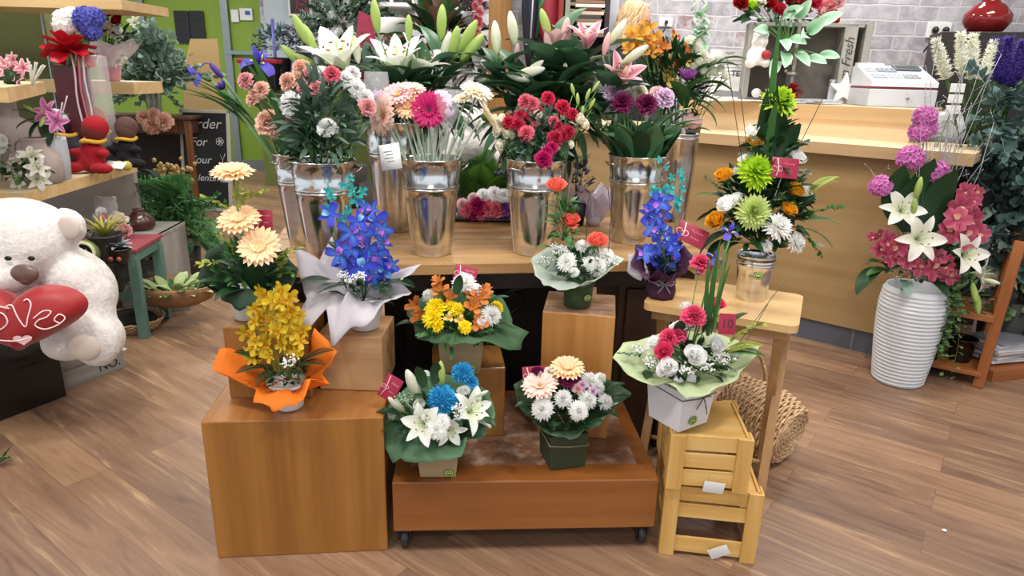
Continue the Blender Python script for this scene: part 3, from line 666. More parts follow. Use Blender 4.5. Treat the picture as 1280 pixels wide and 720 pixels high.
# ------------------------------------------------------------------ crates
PN = wood('c4944c', 'd6a95e', 'e4bf7c', 'X', 6, .5, name='crate_pine'); PNZ = wood('bd8c46', 'd0a258', 'deb872', 'Z', 6, .5, name='crate_pine_upright')
def crate(label, c, wd, dp, h, a, z0, tag):
    t = Thing('wooden_crate', label, 'crate', (c.x, c.y, z0), a, 'pine crates stacked upside down')
    sw = .046
    for sy in (-1, 1):
        for sx in (-1, 1):
            b = MB(); b.box((sx*(wd/2-sw/2), sy*(dp/2-.004), h/2), (sw, .008, h), .0015); t.loc('corner_post', b, PNZ, smooth=False)
            b = MB(); b.box((sx*(wd/2-.004), sy*(dp/2-.03), h/2), (.008, .044, h), .0015); t.loc('corner_post', b, PNZ, smooth=False)
        for z, hh in ((h-.026, .05), (h-.085, .05), (.04, .055)):
            b = MB(); b.box((0, sy*(dp/2-.013), z), (wd-.02, .009, hh), .0015); t.loc('slat', b, PN, smooth=False)
    for sx in (-1, 1):
        for z, hh in ((h-.026, .05), (h-.085, .05), (.04, .055)):
            b = MB(); b.box((sx*(wd/2-.013), 0, z), (.009, dp-.02, hh), .0015); t.loc('slat', b, wood('c4944c', 'd6a95e', 'e4bf7c', 'Y', 6, .5, name='crate_pine_side'), smooth=False)
    b = MB(); b.box((0, 0, h-.012), (wd-.03, dp-.03, .008), .001); t.loc('panel', b, PN, smooth=False)
    Mt = t.M @ Matrix.Translation((tag[0], -dp/2-.004, tag[1])) @ Matrix.Rotation(tag[2], 4, 'Y') @ Matrix.Rotation(.12, 4, 'X')
    b = MB(); b.box((0, 0, 0), (.062, .0012, .04), .0002); p = t.inst('price_tag', b.mesh('price_tag', M_WHITE), Mt, 'white paper price tag')
    b = MB(); b.tube([(-.02, -.001, .02), (-.024, .003, .05)], .0006, 3); p.inst('string', b.mesh('string', plain('8a8a84', .6)), Mt)
    return t
c, wd, a = fromfront(P(823, 692), P(942, 706), .30); a = radians(-7.5)
crate('pale pine slatted crate at the bottom of the stack, standing on the floor', c, .295, .30, .25, a, 0, (.035, .035, -.5))
c2 = fromfront(P(832, 613, .25), P(932, 622, .25), .28)[0]
UPC = Vector((c2.x, c2.y+.005, .251)); crate('pale pine slatted crate on top of the other crate, carrying the white flower box', c2, .243, .262, .185, radians(-5), .251, (.02, .02, .08))

# ------------------------------------------------------------------ folding tray table
TT = Matrix.Translation((.723, 2.19, 0)) @ Matrix.Rotation(radians(-24), 4, 'Z'); tb = Thing('folding_table', 'small folding pine tray table with crossed legs at the right of the display', 'table', M=TT)
out = []
for cx, cy, a0 in ((.24-.03, .18-.03, 0), (-.24+.03, .18-.03, 90), (-.24+.03, -.18+.03, 180), (.24-.03, -.18+.03, 270)):
    for k in range(6): q = radians(a0+k*18); out.append((cx+.03*cos(q), cy+.03*sin(q)))
b = MB(); b.prism(out, .713, .737); tb.loc('tabletop', b, wood('c0955c', 'd0a870', 'dcb884', 'X', 6, .35, .2, name='tray_pine'), smooth=False)
TL = wood('8e6a40', 'a57e50', 'b8905e', 'Z', 6, .45, name='tray_leg')
for sx in (-1, 1):
    for s, off in ((1, .0), (-1, .018)):
        b = MB(); p0 = Vector((sx*(.205-off), -s*.19, 0.0)); p1 = Vector((sx*(.205-off), s*.13, .713)); M = Matrix.Translation((p0+p1)/2) @ (p1-p0).to_track_quat('Z', 'Y').to_matrix().to_4x4()
        b.box((0, 0, 0), (.03, .016, (p1-p0).length-.01), .002, M); tb.loc('leg', b, TL, smooth=False)
for y in (-.13, .13): b = MB(); b.box((0, y, .69), (.43, .02, .035), .002); tb.loc('apron_rail', b, TL, smooth=False)
b = MB(); b.tube([(-.2, -.075, .2), (.2, -.075, .2)], .008, 8); tb.loc('stretcher', b, TL)

# ------------------------------------------------------------------ wicker basket on its side
bc = P(988, 545, .135); ax = Vector((-.62, .7, .16)).normalized()
BMx = Matrix.Translation(bc) @ frame(ax); bk = Thing('wicker_basket', 'round woven wicker basket with a hoop handle lying on its side under the folding table', 'basket', M=BMx)
WK = wood('8a6844', 'c09a70', 'e6cca4', 'X', 40, .5, stretch=20, name='wicker')
b = MB(); NS = 26
for j in range(24):
    t = j/23; rr = .118 + .022*sin(pi*min(1, t*1.1)); z = .005+t*.25
    b.tube([((rr+.005*cos(NS*k*pi/120+j*pi))*cos(2*pi*k/120), (rr+.005*cos(NS*k*pi/120+j*pi))*sin(2*pi*k/120), z) for k in range(121)], .0052, 5, cap=False)
bk.loc('woven_wall', b, WK)
b = MB()
for k in range(NS): a = 2*pi*(k+.25)/NS; b.tube([((.118+.022*sin(pi*min(1, t*1.1)))*cos(a), (.118+.022*sin(pi*min(1, t*1.1)))*sin(a), .005+t*.26) for t in [i/6 for i in range(7)]], .0035, 5)
bk.loc('stakes', b, WK)
b = MB()
for j in range(12):
    rr = .008+.0096*j; n_ = 60; b.tube([(rr*cos(2*pi*k/n_), rr*sin(2*pi*k/n_), .003*cos(9*k*pi/n_*2+j*pi)) for k in range(n_+1)], .0052, 5, cap=False)
for k in range(9): a = 2*pi*k/9; b.tube([(0, 0, .004), (.12*cos(a), .12*sin(a), .004)], .004, 5)
bk.loc('woven_base', b, WK)
b = MB()
for s in range(3): b.tube([((.118+.008*cos(10*2*pi*k/90+s*2.1))*cos(2*pi*k/90), (.118+.008*cos(10*2*pi*k/90+s*2.1))*sin(2*pi*k/90), .265+.008*sin(10*2*pi*k/90+s*2.1)) for k in range(91)], .006, 6, cap=False)
bk.loc('braided_rim', b, WK)
b = MB()
for s in range(2): b.tube([BMx.inverted() @ (BMx @ Vector((0, 0, .25)) + Vector((.115*cos(a), .01*s+.004*sin(12*a), .06+.2*sin(a)))) for a in [pi*i/30 for i in range(31)]], .007, 6)
bk.loc('handle', b, WK)

# ------------------------------------------------------------------ metal buckets
def metal_mat():
    t = NT('galvanised_metal'); t.b.inputs['Metallic'].default_value = 1; mp = t.mapping((2, 2, 14)); nz = t.n('TexNoise', Scale=3.0, Detail=3.0); t.l(mp.outputs[0], nz.inputs['Vector'])
    r = t.ramp(nz.outputs['Fac'], [(.3, 'c4c4c4'), (.7, 'dedede')]); t.l(r.outputs[0], t.b.inputs['Base Color']); t.b.inputs['Roughness'].default_value = .17
    mp2 = t.mapping((7, 7, 2)); n2 = t.n('TexNoise', Scale=2.0, Detail=2.0); t.l(mp2.outputs[0], n2.inputs['Vector']); t.bump(n2.outputs['Fac'], .25, .02); return t.m
METAL = metal_mat()
def bucket_parts(t, rt, rb, h, handles=True, hr=0, ribs=(.70, .73)):
    b = MB(); pr = [(rb*.97, 0), (rb, .004)]
    def rad(z): return rb + (rt-rb)*z/h
    zs = [h*x for x in (.15, .3, .45, .6)]
    pr += [(rad(z), z) for z in zs]
    for q in ribs: z = h*q; pr += [(rad(z)-.001, z-.008), (rad(z)+.0028, z-.004), (rad(z)+.0028, z+.002), (rad(z)-.001, z+.006)]
    pr += [(rad(h*.9), h*.9), (rt, h-.006), (rt+.004, h-.003), (rt+.003, h+.001), (rt-.002, h), (rt-.004, h-.01), (rad(h*.75)-.005, h*.75)]
    pr.sort(key=lambda p: 0) ; b.lathe(pr, 48, cap=False)
    vs = [(0, 0, .004)]; b.lathe([(0.0001, .004), (rb*.97, .004)], 32, cap=False); b.lathe([(0.0001, h*.78), (rad(h*.78)-.005, h*.78)], 32, mi=1, cap=False)
    t.loc('pail', b, [METAL, plain('14181a', .1)])
    if handles:
        for s in (-1, 1):
            b = MB(); M = Matrix.Rotation(hr, 4, 'Z'); z = h*.88; rr = rad(z)
            b.tube([M @ Vector(p) for p in [(s*rr, -.03, z), (s*(rr+.02), -.026, z+.012), (s*(rr+.034), 0, z+.018), (s*(rr+.02), .026, z+.012), (s*rr, .03, z)]], .0022, 6); t.loc('handle', b, METAL)
def bucket(label, u, v, z, rt, rb, h, hr=0, handles=True, ribs=(.70, .73), group='galvanised buckets on the bench', dy=None):
    p = P(u, v, z); c = Vector((p.x, p.y+rb, z+.001)); t = Thing('metal_bucket', label, 'bucket', c, 0, group); bucket_parts(t, rt, rb, h, handles, hr, ribs)
    return c + Vector((0, 0, h))
BT = {}
BT['iris'] = bucket('narrow galvanised bucket at the left end of the bench, holding irises', 378, 313, .81, .1, .062, .345, 1.0)
BT['carn'] = bucket('galvanised bucket second from the left on the bench, holding white and peach carnations', 404, 331, .81, .108, .066, .345, .5)
BT['lily'] = bucket('tall galvanised bucket behind the gerbera bucket, holding white lilies', 492, 291, .81, .12, .085, .44, 1.2, False)
BT['gerb'] = bucket('galvanised bucket at the front centre of the bench, holding gerberas', 537, 322, .81, .108, .072, .345, .35)
BT['red'] = bucket('galvanised bucket at the right centre of the bench, holding crimson spray carnations', 666, 321, .81, .108, .074, .345, .9)
BT['plily'] = bucket('tall galvanised bucket behind the crimson carnation bucket, holding pink lilies', 684, 295, .81, .11, .085, .44, 1.2, False)
BT['tulip'] = bucket('galvanised bucket at the right end of the bench, holding mauve carnations among tulip leaves', 793, 307, .81, .113, .078, .345, .4)
BT['alst'] = bucket('tall slim galvanised bucket at the back right of the bench, holding alstroemeria', 842, 279, .81, .095, .07, .44, 1.4, False, (.86, .9))
# ================================================================== FLORIST ARRANGEMENTS
CAMP = Vector((0, 0, H))
def facing(p, core, k=.35, up=.25):
    """flowers look outwards from the middle of their bunch, a little towards the room and up"""
    d = (Vector(p)-Vector(core)).normalized(); c = Vector((0, -1, .35)).normalized(); return (d*(1-k) + c*k + Vector((0, 0, up))).normalized()
def heads(T, core, Y, lst, stems=True, k=.35, sm=None, root=None):
    for it in lst:
        kind, col, u, v, dy, px = it[:6]; p = Q(u, v, Y+dy); s = pxs(Y+dy, px); d = Vector(it[6]) if len(it) > 6 and it[6] else facing(p, core, k)
        bloom(T, kind, col, p, d, s)
        if stems:
            a = Vector(root or core) + Vector((R.uniform(-.02, .02), R.uniform(-.02, .02), -.02)); q = p - d.normalized()*s*(.9 if kind in ('carnation', 'bud', 'tulip', 'iris') else .25)
            b = MB(); b.tube([a, a.lerp(q, .5)+Vector((0, 0, .01)), q], .0018, 5); T.wld('stem', b, sm or G_STEM)
def bowl_pot(T, c, rt, rb, h, m, name='pot'):
    b = MB(); b.lathe([(rb*.9, 0), (rb, .004), (rb+(rt-rb)*.5, h*.5), (rt, h-.012), (rt+.004, h-.01), (rt+.004, h), (rt-.003, h), (rt-.006, h-.02), (.0001, h-.02)], 36, M=Matrix.Translation(c), cap=True); return T.wld(name, b, m)
def kraft_box(T, c, w, h, rz, m, name='flower_box', taper=.86):
    b = MB(); M = Matrix.Translation(c) @ Matrix.Rotation(rz, 4, 'Z'); b.box((0, 0, h/2), (w, w, h), .0015, M, taper=taper); return T.wld(name, b, m, smooth=False)
def rimpts(lst, Y): return [Q(u, v, Y+dy) for u, v, dy in lst]

# --- peach gerberas on the left rear box
base = P(303, 404, .706); Y = base.y+.05; c = Vector((base.x, Y, .7075)); core = c+Vector((0, 0, .1))
A = Thing('flower_arrangement', 'three peach gerberas one above another over dark green leaves in a pale pot', 'flowers', c, group=None)
bowl_pot(A, c, .055, .042, .095, plain('d8d6cc', .4, var=.02))
sheet(rimpts([(256, 315, 0), (252, 345, -.04), (272, 372, -.08), (300, 388, -.11), (335, 380, -.10), (362, 365, -.05), (372, 335, 0), (350, 310, .06), (310, 300, .09), (275, 305, .06)], Y), (c.x, c.y, .05, .795), [paper('2f4432', .2)], A, sag=.01)
for u, v, dy, px, d in ((291, 217, 0, 25, (.05, -.25, 1)), (299, 276, -.02, 26, (0, -.55, 1)), (324, 309, -.05, 26, (.1, -1.0, .8))):
    p = Q(u, v, Y+dy); bloom(A, 'gerbera', 'peach', p, d, pxs(Y, px)); b = MB(); b.tube([p, p.lerp(core, .5)+Vector((.005, 0, 0)), core], .003, 6); A.wld('stem', b, G_STEM)
for u, v, dx, px, m in ((300, 262, (.3, -.3, .5), 40, G_YEL), (290, 262, (-.8, -.2, .4), 38, G_YEL), (306, 250, (.9, -.2, .4), 36, G_YEL), (296, 250, (.2, -.3, 1), 34, G_YEL), (300, 335, (-1, -.4, .25), 52, G_YEL), (340, 330, (.7, -.2, .5), 48, G_YEL), (330, 345, (.9, -.3, .2), 46, G_FERN), (345, 350, (.5, -.3, .9), 50, G_YEL), (296, 320, (-.5, -.2, .9), 40, G_YEL)):
    leaf(A, 'sprig', m, Q(u, v, Y-.01), dx, pxs(Y, px))
for u, v, dx, px in ((300, 360, (-1, -.4, .35), 56), (310, 365, (-.5, -.9, .2), 52), (322, 366, (.1, -.6, 1.0), 60), (312, 350, (-.8, 0, .6), 52), (335, 362, (.8, -.6, .3), 46), (318, 355, (-.15, -.5, .9), 60), (330, 350, (.9, .1, .4), 48)):
    leaf(A, 'broad', G_DARK, Q(u, v, Y-.03), dx, pxs(Y, px))
foliage(A, core+Vector((0, 0, .04)), .085, .1, 90, .035, G_MID)
giftcard(A, Q(329, 275, Y+.04), pxs(Y, 24), pxs(Y, 25), (0, -1, .3), .03, stick=core)

# --- blue orchids in white tissue
base = P(452, 416, .657); Y = base.y+.05; c = Vector((base.x, Y, .6575)); core = c+Vector((0, 0, .11))
A = Thing('flower_arrangement', 'blue dyed orchids in a white pot wrapped in white tissue on the pale wood block', 'flowers', c)
bowl_pot(A, c, .062, .046, .10, plain('e2e2e2', .35, var=.02))
WT = paper('dcd6dc', .35, name='white_tissue')
sheet(rimpts([(369, 306, .0), (380, 350, -.03), (386, 372, -.06), (374, 396, -.10), (388, 410, -.12), (408, 385, -.13), (416, 432, -.17), (440, 410, -.17), (468, 396, -.15), (488, 374, -.12), (514, 366, -.06), (500, 352, -.04), (523, 328, .0), (490, 338, .05), (455, 330, .09), (430, 322, .1), (413, 297, .08), (400, 326, .05)], Y), (c.x, c.y, .05, .745), [WT], A, crease=.007)
for i, (u, v, px) in enumerate([(412, 268, 16), (439, 290, 18), (455, 294, 19), (468, 276, 18), (425, 318, 19), (440, 310, 16), (452, 332, 20), (470, 318, 18), (478, 302, 15), (482, 340, 18), (466, 345, 18), (432, 300, 15), (445, 322, 15), (460, 310, 17), (479, 286, 14), (448, 276, 14), (456, 260, 12), (490, 330, 12), (474, 333, 14), (440, 340, 14), (466, 262, 12), (430, 330, 14)]):
    p = Q(u, v, Y+R.uniform(-.05, .05)-.02); bloom(A, 'orchid', 'violetblue' if i % 3 else 'deepblue', p, (R.uniform(-.5, .5), -1, R.uniform(-.1, .5)), pxs(Y, px))
for u, v, px in ((441, 238, 9), (446, 250, 10), (436, 262, 9), (412, 262, 8), (409, 239, 7), (438, 222, 6), (452, 240, 8), (414, 245, 8), (431, 273, 10), (430, 232, 7)):
    bloom(A, 'orchid', 'teal', Q(u, v, Y), (R.uniform(-1, 1), -1, .2), pxs(Y, px), name='orchid_bud')
for a_, b_ in (((440, 340), (436, 225)), ((440, 345), (412, 245)), ((455, 345), (468, 270)), ((430, 345), (412, 268)), ((465, 345), (482, 290)), ((448, 345), (446, 250))): stem(A, Q(*a_, Y), Q(*b_, Y), .0018, G_STEM, sag=.01)
for u, v, d in ((415, 350, (-1, -.2, .1)), (430, 355, (-.6, -.8, .1)), (470, 355, (.6, -.8, .0)), (480, 352, (1, -.3, .1)), (450, 356, (.1, -1, .1)), (440, 330, (-.6, .1, .7))): leaf(A, 'fern', G_DARK, Q(u, v, Y-.03), d, pxs(Y, 42))
for u, v in ((429, 346), (440, 352), (450, 348)): gyp(A, Q(u, v, Y-.09), .022, 50)
foliage(A, core+Vector((0, 0, .0)), .09, .07, 70, .035, G_DARK)

# --- yellow orchids in orange tissue
base = P(355, 518, .47); Y = base.y+.05; c = Vector((base.x, Y, .4715)); core = c+Vector((0, 0, .1))
A = Thing('flower_arrangement', 'yellow orchid in a white pot wrapped in bright orange tissue on the large cube', 'flowers', c)
bowl_pot(A, c, .055, .042, .085, plain('e6e6e2', .35, var=.02))
sheet(rimpts([(276, 435, .02), (268, 461, -.03), (300, 478, -.06), (322, 486, -.08), (320, 500, -.12), (340, 514, -.13), (366, 508, -.13), (380, 488, -.12), (388, 474, -.09), (412, 480, -.05), (400, 466, -.02), (418, 438, .02), (397, 411, .05), (378, 440, .1), (345, 440, .12), (310, 432, .08)], Y), (c.x, c.y, .045, .535), [paper('f07818', .3, name='orange_tissue', c2='f68a2a')], A, crease=.007)
pts = []
for i in range(64):
    t = i/64; v = 362+86*((i*7) % 64)/64; hw = 12+26*min(1, (v-355)/45)-(8 if v > 438 else 0); u = 341+R.uniform(-hw, hw); p = Q(u, v, Y+R.uniform(-.05, .03)); bloom(A, 'orchid', 'orchidyellow', p, (R.uniform(-.7, .7), -1, R.uniform(-.2, .6)), pxs(Y, R.uniform(9, 14)))
for a_, b_ in (((345, 470), (330, 365)), ((350, 470), (342, 360)), ((355, 470), (355, 370)), ((350, 470), (368, 395)), ((348, 470), (315, 395))): stem(A, Q(*a_, Y), Q(*b_, Y), .0022, G_LIGHT)
for u, v, d in ((335, 458, (-1, -.5, .1)), (345, 464, (-.3, -1, .1)), (365, 462, (.5, -1, .1)), (372, 456, (1, -.2, .3)), (380, 450, (1, .2, .5)), (330, 450, (-1, .1, .4))): leaf(A, 'fern', G_DARK, Q(u, v, Y-.02), d, pxs(Y, 40))
gyp(A, Q(362, 455, Y-.08), .03, 40); foliage(A, core, .07, .05, 50, .03, G_DARK)

# --- kraft box, yellow and orange (on box 3)
GW = paper('3f5c40', .2, name='green_paper', c2='4a6a48')
KR = plain('a08a66', .7, var=.05); 
def kraft_print(A, c, w, h, rz):
    M = Matrix.Translation(c) @ Matrix.Rotation(rz, 4, 'Z'); b = MB(); y = -w/2*.97-.001
    for x, hh in ((-.3*w, .55*h), (.22*w, .6*h)):
        b.tube([(x, y, .2*h), (x, y-.0008, .2*h+hh)], .0008, 3)
        for k in range(5): z = .25*h+k*hh*.2; b.tube([(x-.07*w, y, z+.01), (x, y, z), (x+.07*w, y, z+.01)], .0008, 3)
    A.wld('stamped_print', b, plain('5a5038', .7)); sticker(A, M @ Vector((.28*w, y-.001, .2*h)), M.to_3x3() @ Vector((0, -1, 0)))
base = P(574, 470, .517); w = .145; Y = base.y+w/2+.01; c = Vector((base.x, Y, .5175)); core = c+Vector((0, 0, .13))
A = Thing('flower_arrangement', 'yellow daisies and orange alstroemeria in a kraft box with dark green paper', 'flowers', c)
kraft_box(A, c, w, .115, radians(3), KR); kraft_print(A, c, w*.95, .115, radians(3))
sheet(rimpts([(511, 380, .05), (510, 402, -.02), (520, 420, -.07), (546, 430, -.12), (575, 430, -.15), (602, 427, -.15), (630, 435, -.12), (651, 436, -.08), (661, 415, -.02), (640, 405, .02), (632, 375, .08), (600, 360, .12), (550, 360, .12)], Y), (c.x, c.y, .055, .642), [GW], A)
core2 = Q(575, 410, Y)
heads(A, core2, Y, [('mum', 'white', 580, 353, .0, 19), ('mum', 'white', 595, 362, -.01, 12), ('mum', 'white', 536, 369, 0, 12), ('mum', 'white', 614, 393, -.06, 17), ('mum', 'white', 602, 402, -.08, 11),
    ('alstroemeria', 'orange', 518, 382, -.02, 16), ('alstroemeria', 'orange', 523, 394, -.05, 15), ('alstroemeria', 'orange', 549, 362, 0, 16), ('alstroemeria', 'orange', 547, 351, .02, 12), ('alstroemeria', 'orange', 562, 371, -.02, 14), ('alstroemeria', 'orange', 589, 366, -.02, 16), ('alstroemeria', 'orange', 602, 371, -.03, 18), ('alstroemeria', 'orange', 592, 383, -.06, 16), ('alstroemeria', 'orange', 599, 404, -.09, 15), ('alstroemeria', 'orange', 584, 362, .02, 14), ('alstroemeria', 'orange', 608, 362, 0, 12),
    ('daisy', 'yellow', 544, 385, -.05, 16), ('daisy', 'yellow', 541, 398, -.08, 15), ('daisy', 'yellow', 546, 406, -.09, 11), ('daisy', 'yellow', 563, 382, -.04, 9), ('daisy', 'yellow', 571, 387, -.05, 11), ('daisy', 'yellow', 581, 409, -.1, 10), ('daisy', 'yellow', 621, 384, -.02, 10), ('alstroemeria', 'alyellow', 575, 400, -.08, 9), ('alstroemeria', 'alyellow', 561, 397, -.07, 9)], k=.5)
foliage(A, core2+Vector((0, 0, -.01)), .13, .07, 160, .04, G_MID); 
for u, v, d in ((520, 405, (-1, -.3, .1)), (560, 415, (-.3, -1, 0)), (590, 415, (.2, -1, 0)), (620, 405, (1, -.5, .1)), (612, 380, (1, .2, .5)), (570, 368, (.2, .1, 1)), (555, 378, (-.4, -.4, .8))): leaf(A, 'broad', G_DARK, Q(u, v, Y-.05), d, pxs(Y, 28))
giftcard(A, Q(582, 342, Y+.04), pxs(Y, 30), pxs(Y, 20), (0, -1, .4), -.2, stick=core)

# --- kraft box, blue and white (front left of the platform)
base = P(546, 600, .261); w = .127; Y = base.y+w/2+.005; c = Vector((base.x, Y, .2617)); core = c+Vector((0, 0, .12))
A = Thing('flower_arrangement', 'bright blue chrysanthemums and white lilies in a kraft box on the low platform', 'flowers', c)
kraft_box(A, c, w, .10, radians(2), KR); kraft_print(A, c, w*.95, .09, radians(2))
sheet(rimpts([(488, 500, .04), (480, 535, -.02), (490, 581, -.10), (503, 570, -.11), (519, 580, -.13), (548, 578, -.14), (577, 572, -.13), (588, 552, -.1), (606, 546, -.06), (617, 520, -.02), (612, 490, .06), (580, 470, .1), (530, 465, .1)], Y), (c.x, c.y, .05, .372), [paper('4a6a4c', .2, name='green_paper_b', c2='5e8260')], A)
core2 = Q(550, 525, Y)
heads(A, core2, Y, [('pompom', 'blue', 553, 501, -.04, 23), ('pompom', 'blue', 578, 468, .03, 17), ('mum', 'blue', 590, 477, .02, 12), ('mum', 'white', 546, 535, -.11, 20), ('mum', 'white', 553, 527, -.1, 14), ('carnation', 'ivory', 524, 506, -.06, 9), ('carnation', 'ivory', 534, 519, -.09, 9), ('carnation', 'ivory', 523, 516, -.07, 7), ('mum', 'white', 582, 487, 0, 9), ('carnation', 'ivory', 577, 489, 0, 7), ('mum', 'white', 490, 518, -.02, 9), ('mum', 'white', 532, 467, .04, 7)], k=.45)
bloom(A, 'lily', 'lilywhite', Q(530, 530, Y-.10), (-.25, -1, .45), pxs(Y, 30), v=0); bloom(A, 'lily', 'lilywhite', Q(590, 513, Y-.04), (.75, -.7, .75), pxs(Y, 32), v=1); bloom(A, 'lily', 'lilywhite', Q(562, 538, Y-.09), (.3, -1, .1), pxs(Y, 22), v=2)
for u, v, px, d, cl in ((551, 468, 20, (0, 0, 1), 'budgreen'), (517, 482, 26, (-.35, -.1, 1), 'budwhite'), (496, 506, 18, (-.7, -.3, .9), 'budwhite'), (606, 525, 14, (.8, -.4, -.9), 'budwhite'), (603, 492, 9, (.9, 0, .5), 'budwhite')): bloom(A, 'bud', cl, Q(u, v, Y-.02), d, pxs(Y, px))
foliage(A, core2+Vector((0, .01, -.01)), .115, .08, 150, .035, G_DARK)
for u, v, d in ((505, 530, (-1, -.5, 0)), (500, 520, (-1, 0, .3)), (530, 485, (-.3, .1, 1)), (543, 480, (.1, .1, 1)), (598, 525, (.8, -.7, .2)), (515, 540, (-.5, -1, 0)), (535, 500, (-.4, -.6, .5)), (566, 520, (.5, -1, .2))): leaf(A, 'broad', G_DARK, Q(u, v, Y-.04), d, pxs(Y, 34))
gyp(A, Q(573, 515, Y-.1), .03, 50); gyp(A, Q(505, 500, Y-.06), .03, 40, m=plain('9cae98', .6))
giftcard(A, Q(488, 485, Y-.02), pxs(Y, 24), pxs(Y, 34), (-.15, -1, .25), -.45, stick=core)

# --- green box, white chrysanthemums
base = P(704, 588, .261); w = .125; Y = base.y+w/2+.0; c = Vector((base.x, Y+.005, .2617)); core = c+Vector((0, 0, .13)); rz = radians(14)
A = Thing('flower_arrangement', 'white chrysanthemums with pale gerberas in a dark green box on the low platform', 'flowers', c)
kraft_box(A, c, w, .12, rz, plain('2f3a22', .6, var=.05), taper=.93)
M = Matrix.Translation(c) @ Matrix.Rotation(rz, 4, 'Z'); q = w/2+.0008; b = MB(); b.tube([M @ Vector(p) for p in ((-q, -q, .088), (0, -q-.001, .08), (q, -q, .079), (q, q, .09), (-q, q, .09), (-q, -q, .088))], .0022, 5); A.wld('twine', b, plain('8c8566', .8))
sheet(rimpts([(641, 481, .04), (645, 505, -.03), (665, 530, -.07), (690, 545, -.11), (712, 550, -.12), (738, 538, -.1), (762, 515, -.06), (787, 490, -.02), (770, 478, .04), (720, 460, .12), (670, 462, .1)], Y), (c.x, c.y, .055, .392), [paper('33492f', .2, name='green_paper_c', c2='486446')], A)
core2 = Q(708, 510, Y)
heads(A, core2, Y, [('mum', 'white', 678, 511, -.09, 19), ('mum', 'white', 704, 498, -.07, 15), ('mum', 'white', 723, 513, -.1, 17), ('mum', 'white', 735, 499, -.05, 16), ('mum', 'white', 738, 475, 0, 15), ('mum', 'white', 747, 484, -.01, 13), ('mum', 'white', 757, 502, -.04, 14), ('mum', 'white', 686, 464, .01, 9), ('mum', 'white', 751, 472, .03, 10),
    ('gerbera', 'peach', 709, 461, .0, 23, (0, -.3, 1)), ('gerbera', 'palepeach', 675, 483, -.04, 24, (-.15, -.45, 1)), ('carnation', 'burgundy', 710, 477, -.03, 10), ('carnation', 'burgundy', 718, 472, 0, 10), ('carnation', 'burgundy', 703, 472, -.01, 9), ('mum', 'lightpink', 722, 486, -.04, 10), ('rose', 'burgundy', 671, 467, .0, 11), ('mum', 'cream', 693, 470, -.01, 9), ('mum', 'lilac', 741, 489, -.04, 8), ('mum', 'lilac', 728, 481, -.03, 8), ('mum', 'cream', 684, 494, -.06, 8)], k=.5)
foliage(A, core2, .12, .06, 150, .035, G_DARK)
for u, v, d in ((665, 505, (-1, -.4, .1)), (720, 528, (.2, -1, .1)), (752, 515, (1, -.6, .1)), (765, 497, (1, 0, .2)), (695, 525, (-.2, -1, 0)), (760, 488, (1, .2, .5))): leaf(A, 'broad', G_DARK, Q(u, v, Y-.05), d, pxs(Y, 26))
for u, v in ((771, 495), (770, 505)): bloom(A, 'bud', 'budwhite', Q(u, v, Y-.03), (1, -.2, .5), pxs(Y, 6))
giftcard(A, Q(668, 468, Y+.03), pxs(Y, 32), pxs(Y, 22), (0, -1, .4), .1, stick=core)

# --- coral roses on the tall block
base = P(723, 387, .709); Y = base.y+.045; c = Vector((base.x, Y, .7095)); core = c+Vector((0, 0, .09))
A = Thing('flower_arrangement', 'three coral roses above white chrysanthemums in a round green pot wrapped in pale mesh', 'flowers', c)
bowl_pot(A, c, .05, .046, .085, plain('2f4526', .5, var=.03)); sticker(A, c+Vector((.028, -.042, .04)), (.5, -1, 0), .011)
sheet(rimpts([(664, 322, .04), (667, 345, -.04), (680, 357, -.08), (697, 362, -.11), (718, 361, -.12), (733, 354, -.12), (742, 350, -.11), (760, 338, -.07), (780, 323, -.02), (765, 318, .03), (730, 308, .1), (690, 306, .08)], Y), (c.x, c.y, .045, .79), [petal('bccabc', 'd4ded2', None, None, .5, .5, name='pale_mesh')], A, crease=.004)
for u, v, px, d in ((695, 233, 15, (-.1, -.5, 1)), (713, 276, 15, (0, -.6, 1)), (747, 302, 16, (.1, -.5, 1))): p = Q(u, v, Y-.0); bloom(A, 'rose', 'coral', p, d, pxs(Y, px)); stem(A, core, p-Vector((0, 0, .01)), .0022)
core2 = Q(722, 335, Y)
heads(A, core2, Y, [('mum', 'white', 708, 327, -.06, 16), ('mum', 'white', 747, 333, -.05, 16), ('mum', 'white', 737, 328, -.03, 12), ('mum', 'white', 728, 307, .01, 12), ('mum', 'white', 759, 319, .0, 13), ('mum', 'white', 745, 316, .02, 10), ('mum', 'white', 718, 340, -.08, 8)], k=.5)
bloom(A, 'bud', 'budwhite', Q(711, 297, Y), (.1, -.1, 1), pxs(Y, 7)); 
for u, v, d in ((700, 262, (-.8, -.3, .3)), (706, 258, (.7, -.3, .4)), (698, 280, (-.7, -.3, .2)), (704, 290, (.3, -.5, -.5)), (705, 300, (-.5, -.4, .2)), (690, 310, (-1, -.3, .1)), (735, 315, (.4, -.6, .6)), (722, 350, (0, -1, 0)), (728, 345, (.4, -1, .2))): leaf(A, 'broad', G_MID, Q(u, v, Y-.01), d, pxs(Y, 22), name='rose_leaf')
gyp(A, Q(697, 315, Y-.05), .035, 80); gyp(A, Q(683, 330, Y-.04), .03, 40, m=plain('d4ddd2', .6)); gyp(A, Q(765, 330, Y-.03), .025, 40)
foliage(A, core2, .085, .06, 110, .03, G_DARK); foliage(A, Q(704, 290, Y+.01), .03, .10, 40, .045, G_MID, ry=.03)
b = MB(); hb = c+Vector((.0, 0, .08)); b.tube([hb+Vector((.02, .01, 0)), Q(735, 250, Y), Q(748, 229, Y), Q(760, 236, Y), Q(764, 270, Y), Q(760, 320, Y)], .0016, 5); A.wld('wire_hoop', b, plain('4a4438', .4))

